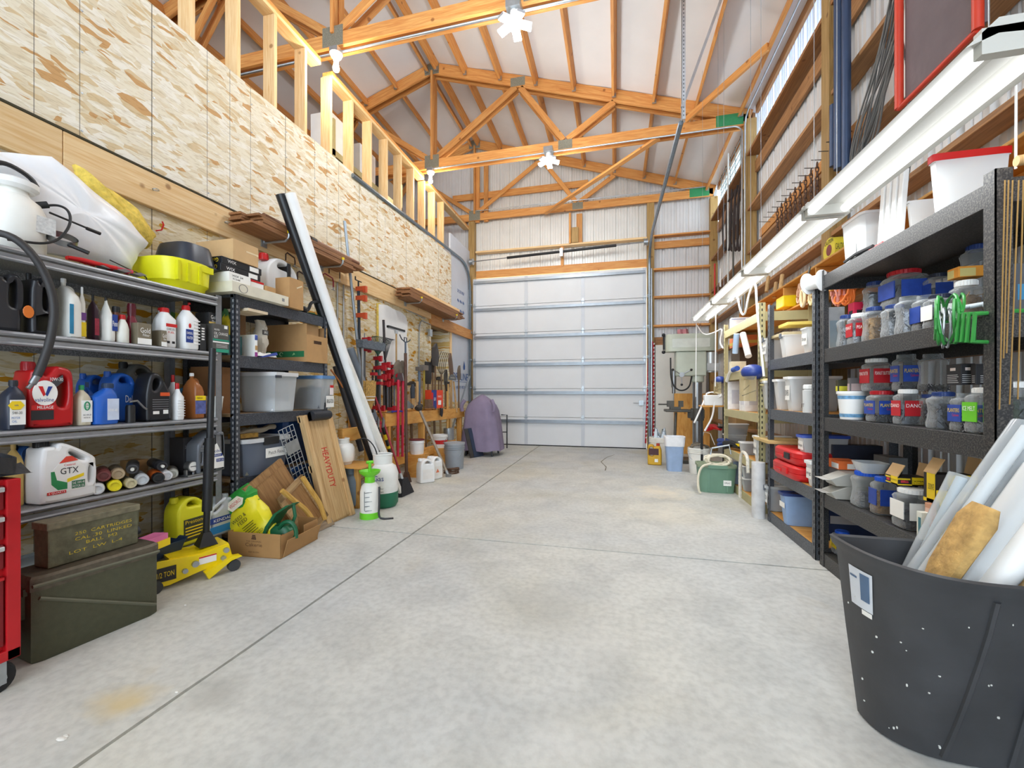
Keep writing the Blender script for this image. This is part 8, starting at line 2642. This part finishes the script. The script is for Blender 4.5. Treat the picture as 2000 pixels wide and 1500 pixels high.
# ================================================================ right wall: pipes, cables, chains, framed panel
for i, (px, y0, y1, r, lb) in enumerate(((1640, 330, -40, .04, 'thickest'), (1627, 325, 205, .025, 'shortest'), (1653, 335, -60, .03, 'nearest'))):
    rod('steel_pipe', lb + ' of the dark blue pipes strapped upright on the right wall post', 'pipe', P(px, y0, X=1.74), P(px, y1, X=1.74), r, mat((52, 70, 100), .45, .3), 'pipe')
GC = mat((96, 96, 94), .6)
t = thing('cable_coil', 'long grey cable loops hanging on the right wall girts', 'cable', (1.74, 3.5, 3.4))
b = t.location.copy()
mb = MB()
rr = random.Random(31)
for k in range(9):
    x0, x1 = 1755 + rr.uniform(-10, 14), 1668 + rr.uniform(-14, 18)
    q = [P(*z, X=1.745 + rr.uniform(-.02, .02)) - b for z in ((x0, -30), (x0 - 30 + rr.uniform(-10, 10), 120), (x1 + 10, 260), (x1, 330 + rr.uniform(-10, 10)), (x1 + 30, 270), (1740 + rr.uniform(-10, 10), 130), (1762 + rr.uniform(-8, 8), 60), (1778, 180), (1774 + rr.uniform(-6, 4), 340 + rr.uniform(-40, 40)))]
    mb.tube(chaikin(q, 3, False), .0065, 5)
put(mb, 'cable', GC, t, stuff=True)
t = thing('cable_coil', 'dark cable ends looping below the tube light, near right', 'cable', (1.74, 3.1, 2.6))
b = t.location.copy()
mb = MB()
for k in range(3):
    mb.tube(chaikin([P(*z, X=1.74) - b for z in ((1778 + 4 * k, 300), (1776 - 3 * k, 345), (1750 - 6 * k, 375), (1728 - 8 * k, 352))], 3, False), .006, 5)
put(mb, 'cable', GC, t, stuff=True)
RF = mat((206, 60, 36), .45)
t = thing('framed_panel', 'dark mauve panel in a red orange tube frame high on the right wall', 'panel', (1.7, 2.75, 2.86))
put(MB().box(0, .03, -.27, .27, .04, 1.25), 'panel', mat((112, 100, 104), .8, 0, .1, 5, .3, 20), t, None, 0)
for a, c in (((-.02, .29, 0), (-.02, .29, 1.3)), ((-.02, -.28, 0), (-.02, -.28, 1.3)), ((-.02, .29, .0), (-.02, -.28, .0)), ((-.02, .29, .72), (-.02, -.05, 1.1))):
    put(MB().cyl(a, c, .022 if a[2] != .0 or c[2] != 0 else .015, n=12), 'frame_tube', RF, t)
put(MB().box(.04, .05, .28, .36, .1, 1.3), 'white_edge', WHITE, t)
CH = mat((92, 70, 60), .6, .5)
t = thing('chain_row', 'row of rusty chains hanging on a nail rail of the right wall', 'chains', (1.78, 4.9, 3.15))
for k in range(9):
    y = -.55 + .12 * k
    mb = MB()
    for j in range(9):
        z = .05 - j * .042
        mb.tube([((.012 * math.cos(a)) * (j % 2), y + .012 * math.cos(a) * (1 - j % 2), z + .028 * math.sin(a)) for a in [2 * PI * i / 8 for i in range(8)]], .005, 4, True)
    put(mb, 'chain', CH, t, stuff=True)
for k in range(14):
    put(MB().cyl((.09, -1.0 + .14 * k, .07), (-.06, -1.0 + .14 * k, .085), .004, n=5), 'nail', IRON, t)
put(MB().box(.06, .1, -1.2, 1.2, .02, .12), 'rail', FIR, t)
t = thing('rope', 'black ropes hanging in loops at the far right corner', 'rope', P(1422, 400, X=1.78))
b = t.location.copy()
mb = MB()
for k in range(5):
    x = 1412 + 7 * k
    mb.tube(chaikin([P(*z, X=1.77) - b for z in ((x + 8, 350 + 12 * (4 - k)), (x, 400), (x, 486), (x + 6, 492), (x + 9, 440), (x + 10, 370))], 2, False), .016, 6)
put(mb, 'rope', mat((50, 40, 38), .8), t, stuff=True)
for i, (px, y0, y1, m, lb) in enumerate(((1396, 590, 515, RED, 'thin red rod'), (1407, 560, 525, WHITE, 'short white rod'), (1422, 555, 300, mat((200, 200, 196), .5), 'tall white fishing rod like pole'), (1432, 560, 420, IRON, 'dark iron rod'))):
    rod('hanging_rod', lb + ' standing against the right wall beyond the posts', 'rod', P(px, y0, X=1.76), P(px, y1, X=1.77), .014, m, 'rod')
for lb, px, y1 in (('white pull cord hanging from the farthest tube light', 1359, 775), ('white cord dropping from the third tube light join', 1397, 755), ('twisted white cord near the closest tube light end', 1984, 330)):
    t = thing('pull_cord', lb, 'cord', P(px, y1, X=LX if px < 1900 else 1.4))
    top = P(px + 1, 632 if px < 1380 else 600 if px < 1900 else 60, X=LX if px < 1900 else 1.4)
    put(MB().cyl((0, 0, 0), top - t.location, .006 if px < 1900 else .004, n=6), 'cord', WHITE, t)
t = thing('light_cord', 'white mains cord looping along the tube lights to the shelves', 'cord', P(1475, 560, X=1.2))
b = t.location.copy()
put(MB().tube(chaikin([P(*q, X=1.2) - b for q in ((1362, 636), (1375, 656), (1400, 648), (1412, 640), (1405, 668), (1412, 680))], 2, False), .008, 6).tube(chaikin([P(*q, X=1.2) - b for q in ((1400, 600), (1432, 588), (1440, 575), (1446, 610), (1455, 618), (1462, 575), (1476, 545), (1478, 600), (1484, 660), (1492, 735))], 2, False), .009, 6), 'cord', WHITE, t)
t = thing('wire_grid', 'white wire grid fixed over the far clear wall panel', 'wire grid', (1.8, 7.6, 4.6))
mb = MB()
for k in range(7):
    mb.cyl((.1, -.75, -.1 + .1 * k), (.1, .9, -.1 + .1 * k), .006, n=4)
for k in range(6):
    mb.cyl((.1, -.7 + .3 * k, -.1), (.1, -.7 + .3 * k, .55), .006, n=4)
put(mb, 'wires', mat((120, 130, 130), .5), t, stuff=True)
t = thing('tree', 'green tree outside seen through the clear panel', 'tree', (5.5, 11.5, 0))
put(MB().cyl((0, 0, 0), (0, 0, 4), .16, .1), 'trunk', DARKW, t)
mb = MB()
rr = random.Random(40)
for k in range(420):
    d = V((rr.gauss(0, 1), rr.gauss(0, 1), rr.gauss(0, .9))).normalized() * rr.uniform(1.0, 2.4) + V((0, 0, 5.2))
    a = V((rr.uniform(-1, 1), rr.uniform(-1, 1), rr.uniform(-1, 1))) * .28
    c = V((rr.uniform(-1, 1), rr.uniform(-1, 1), rr.uniform(-1, 1))) * .28
    mb.quad(d - a, d + c, d + a, d - c)
put(mb, 'foliage', mat((96, 140, 70), .7, 0, .3, 3), t, smooth=0, stuff=True)

# ================================================================ rods at the near end of the unit
BRASS = mat((150, 118, 66), .5, .5)
for i, (x0, x1, y1, lb) in enumerate(((1963, 1952, 800, 'leftmost thin brass rod hanging at the near shelf end'), (1970, 1960, 700, 'second thin brass rod hanging at the near shelf end'), (1978, 1966, 690, 'third brass rod hanging at the near shelf end'), (1990, 1972, 790, 'fourth brass rod, slanting across the near shelf end'), (1999, 1988, 780, 'rightmost brass rod at the picture edge'))):
    rod('brazing_rod', lb, 'rod', P(x1, y1, Y=1.78), P(x0, 352, Y=1.79), .0022, BRASS, 'rod', 6)
t = thing('dowel', 'pale wooden dowel lying across the near shelf top, holding rods', 'dowel', (1.36, 1.84, 1.935))
put(MB().cyl((0, .0, 0), (.4, -.06, .02), .018), 'dowel', HW, t)
t = thing('storage_jar', 'big jar of grey nails behind the brass rods, near shelf end', 'jar', (1.5, 1.98, .969), -PI / 2)
sq_jar(t, .14, .14, .2, CLR, WHITE, NAILS, .7)
t = thing('storage_jar', 'upper jar with red lid behind the brass rods, near shelf end', 'jar', (1.56, 1.98, 1.409), -PI / 2)
sq_jar(t, .14, .14, .2, CLR, LID['r'], NAILD, .4)

# ================================================================ tall black bin and its rolls
t = thing('waste_bin', 'tall black half round bin with scuffs, plastic rolls standing in it', 'bin', (1.04, 1.62, 0))
PB = mat((56, 57, 60), .45, 0, .22, 7, .06, 30)


def dring(z, hx, yb, yf, wave):
    """D shaped outline: straight back at yb, bowed front to yf"""
    ring = []
    for i in range(16):
        ring.append((hx - 2 * hx * i / 16, yb, z + wave * .0))
    for i in range(32):
        a = PI + PI * i / 32
        k = (abs(math.cos(a)) ** 2.6 + abs(math.sin(a)) ** 2.6) ** (-1 / 2.6)
        ring.append((hx * k * math.cos(a), yb + (yb - yf) * k * math.sin(a), z - wave * math.sin(-a) * 0))
    return ring


prof_ = [(0, .20, .09, -.06), (.006, .212, .10, -.075), (.3, .235, .13, -.13), (.56, .252, .155, -.19), (.575, .262, .165, -.20), (.60, .268, .17, -.21), (.605, .262, .165, -.2), (.60, .25, .152, -.19), (.3, .225, .12, -.12), (.02, .2, .09, -.07)]
put(MB().rings([dring(z, hx, yb, yf, 0) for z, hx, yb, yf in prof_]), 'body', PB, t, None, 50)


def bin_at(a, z):
    """point on the bin's outer skin at angle a (PI..2 PI runs along the bowed front)"""
    for (z0, hx0, yb0, yf0), (z1, hx1, yb1, yf1) in zip(prof_, prof_[1:]):
        if z0 <= z <= z1:
            f = (z - z0) / (z1 - z0)
            hx, yb, yf = hx0 + (hx1 - hx0) * f, yb0 + (yb1 - yb0) * f, yf0 + (yf1 - yf0) * f
            k = (abs(math.cos(a)) ** 2.6 + abs(math.sin(a)) ** 2.6) ** (-1 / 2.6)
            return V((hx * k * math.cos(a), yb + (yb - yf) * k * math.sin(a), z))


for a0, a1 in ((4.62, 4.35), (5.2, 5.12)):
    put(MB().tube([bin_at(a0 + (a1 - a0) * (1 - z / .56) ** 2, z) for z in (.55, .45, .35, .25, .15, .08, .02)], .009, 6), 'crease_rib', PB, t)


def bin_patch(a0, a1, z0, z1, off, nm, m, pr):
    vs, fs = [], []
    for k in range(7):
        for z in (z0, (z0 + z1) / 2, z1):
            a = a0 + (a1 - a0) * k / 6
            q = bin_at(a, z)
            d = V((q.x, q.y - .08, 0)).normalized()
            vs.append(q + d * off)
    for k in range(6):
        for i in (0, 1):
            fs.append((k * 3 + i, k * 3 + i + 3, k * 3 + i + 4, k * 3 + i + 1))
    return put(MB().raw(vs, fs), nm, m, pr, None, 0)


o = bin_patch(3.36, 3.66, .40, .53, .0015, 'label_sticker', mat((214, 220, 228), .5), t)
bin_patch(3.52, 3.63, .43, .52, .003, 'bin_picture', mat((84, 110, 142), .5), o)
bin_patch(3.38, 3.48, .495, .502, .003, 'print', mat((84, 110, 142), .5), o)
bin_patch(3.52, 3.65, .382, .398, .002, 'barcode', PAPER, t)
mb = MB()
rr = random.Random(44)
for k in range(26):
    q = bin_at(PI + rr.uniform(.1, 2.6), rr.uniform(.03, .5))
    mb.ball(q, rr.uniform(.0015, .004), None, rr.uniform(.002, .006), 6, 4)
put(mb, 'paint_specks', mat((206, 206, 200), .8), t, stuff=True)
PLAS = clear((226, 232, 236), .25, .12)
B0 = V((1.04, 1.62, 0))


def roll(lb, p0, p1, r, m, inner=None, cat='roll', nm='plastic_roll'):
    t = thing(nm, lb, cat, p0)
    put(MB().tube([V((0, 0, 0)), (p1 - p0) * .33 + V((.004, 0, .002)), (p1 - p0) * .66, p1 - p0], [r, r * 1.03, r * .98, r], 14), 'sleeve', m, t)
    if inner:
        put(MB().cyl((p1 - p0) * .02, (p1 - p0) * .99, r * .42, n=12), 'core_tube', inner, t)




def ends(q, e, k):
    return q - (e - q) * k, e


roll('clear plastic sleeve with white tube, longest in the black bin', *ends(P(1820, 1100, Y=1.66), P(2012, 832, Y=1.70), .3), .044, PLAS, WHITE)
roll('second clear plastic sleeve, shorter, leaning beside the longest in the black bin', *ends(P(1795, 1100, Y=1.72), P(1880, 930, Y=1.74), .6), .036, PLAS, mat((206, 214, 218), .5))
roll('thick white film roll leaning in the black bin', *ends(P(1900, 1115, Y=1.58), P(2045, 920, Y=1.6), .4), .05, clear((236, 238, 238), .6, .25), None)
roll('white film roll in front with a blue band in the black bin', *ends(P(1960, 1118, Y=1.53), P(2060, 1000, Y=1.53), .5), .034, WHITE)
p0, p1 = ends(P(1845, 1110, Y=1.56), P(1918, 1000, Y=1.55), 1.1)
t = thing('float_board', 'tan rough plastering float sticking out of the black bin', 'float', p0)
l = (p1 - p0).length
o = put(MB().sup([(0, .034, .012, 4), (l - .28, .036, .014, 4), (l - .2, .06, .02, 4), (l - .03, .064, .022, 5), (l + .02, .045, .018, 3)], 20), 'board', mat((196, 158, 96), .9, 0, .3, 26, .5, 60), t)
o.rotation_euler = (p1 - p0).to_track_quat('Z', 'Y').to_euler()
for lb, x, y, a, l, m in (('short pale wood slat in front inside the black bin', 1.06, 1.55, .30, .42, HW), ('blue painted slat at the right inside the black bin', 1.16, 1.50, .55, .48, mat((30, 60, 140), .5))):
    t = thing('paint_stick', lb, 'slat', (x, y, .2), 0, None, (0, a, 0))
    put(MB().box(-.016, .016, -.006, .006, 0, l), 'slat', m, t, None, 0, .002)
t = thing('rope_bin', 'black tub with rope at the right edge behind the tall bin', 'tub', (1.52, 1.56, 0))
put(MB().sup([(0, .17, .17), (.40, .2, .2), (.41, .215, .215), (.43, .215, .215), (.43, .2, .2), (.3, .19, .19)], 32), 'tub', PB, t)
put(coilrope((0, 0, .0), .13, .012, 6, .03, seed=50), 'rope', mat((176, 140, 96), .8), t).matrix_local = Matrix.Translation((0, 0, .44)) @ Matrix.Rotation(PI / 2, 4, 'X')

# loft goods seen between the studs
t = thing('loft_shelving', 'shelf with white sacks behind the open studs of the loft', 'shelf', (-3.75, 5.6, 2.6))
put(MB().box(-.2, .2, -.9, .9, 1.62, 1.70).box(-.2, .2, -.9, .9, 1.2, 1.26), 'shelf_board', BG, t, None, 0)
for y in (-.9, .86):
    put(MB().box(.16, .2, y, y + .04, 0, 2.1), 'post', BG, t, None, 0)
for i, (y, w, h, m, lb) in enumerate(((4.95, .5, .5, WHITE, 'white sack on the loft shelf, nearest'), (5.55, .4, .46, WHITE, 'white sheet goods on the loft shelf, middle'), (6.15, .4, .3, mat((60, 56, 60), .6), 'dark box on the loft shelf, farthest'))):
    t = thing('loft_box', lb, 'box', (-3.75, y, 4.302), PI / 2)
    carton(t, w, .3, h, m)

# ---------------------------------------------------------------- groups for repeats
KN = {}
for o in list(S.objects):
    if o.parent is None and 'category' in o and 'group' not in o:
        KN.setdefault((o.name.split('.')[0], o.location.x < -1.9, o.location.y > 4.4), []).append(o)
for (nm, lf, far), L_ in KN.items():
    if len(L_) > 1:
        w_ = nm.replace('_', ' ')
        w_ = w_ + ('es' if w_.endswith(('x', 'sh', 'ch')) else '' if w_.endswith('s') else 's')
        for o in L_:
            o['group'] = w_ + (' by the partition wall' if lf else ' along the metal wall side') + (' at the far end' if far else '')
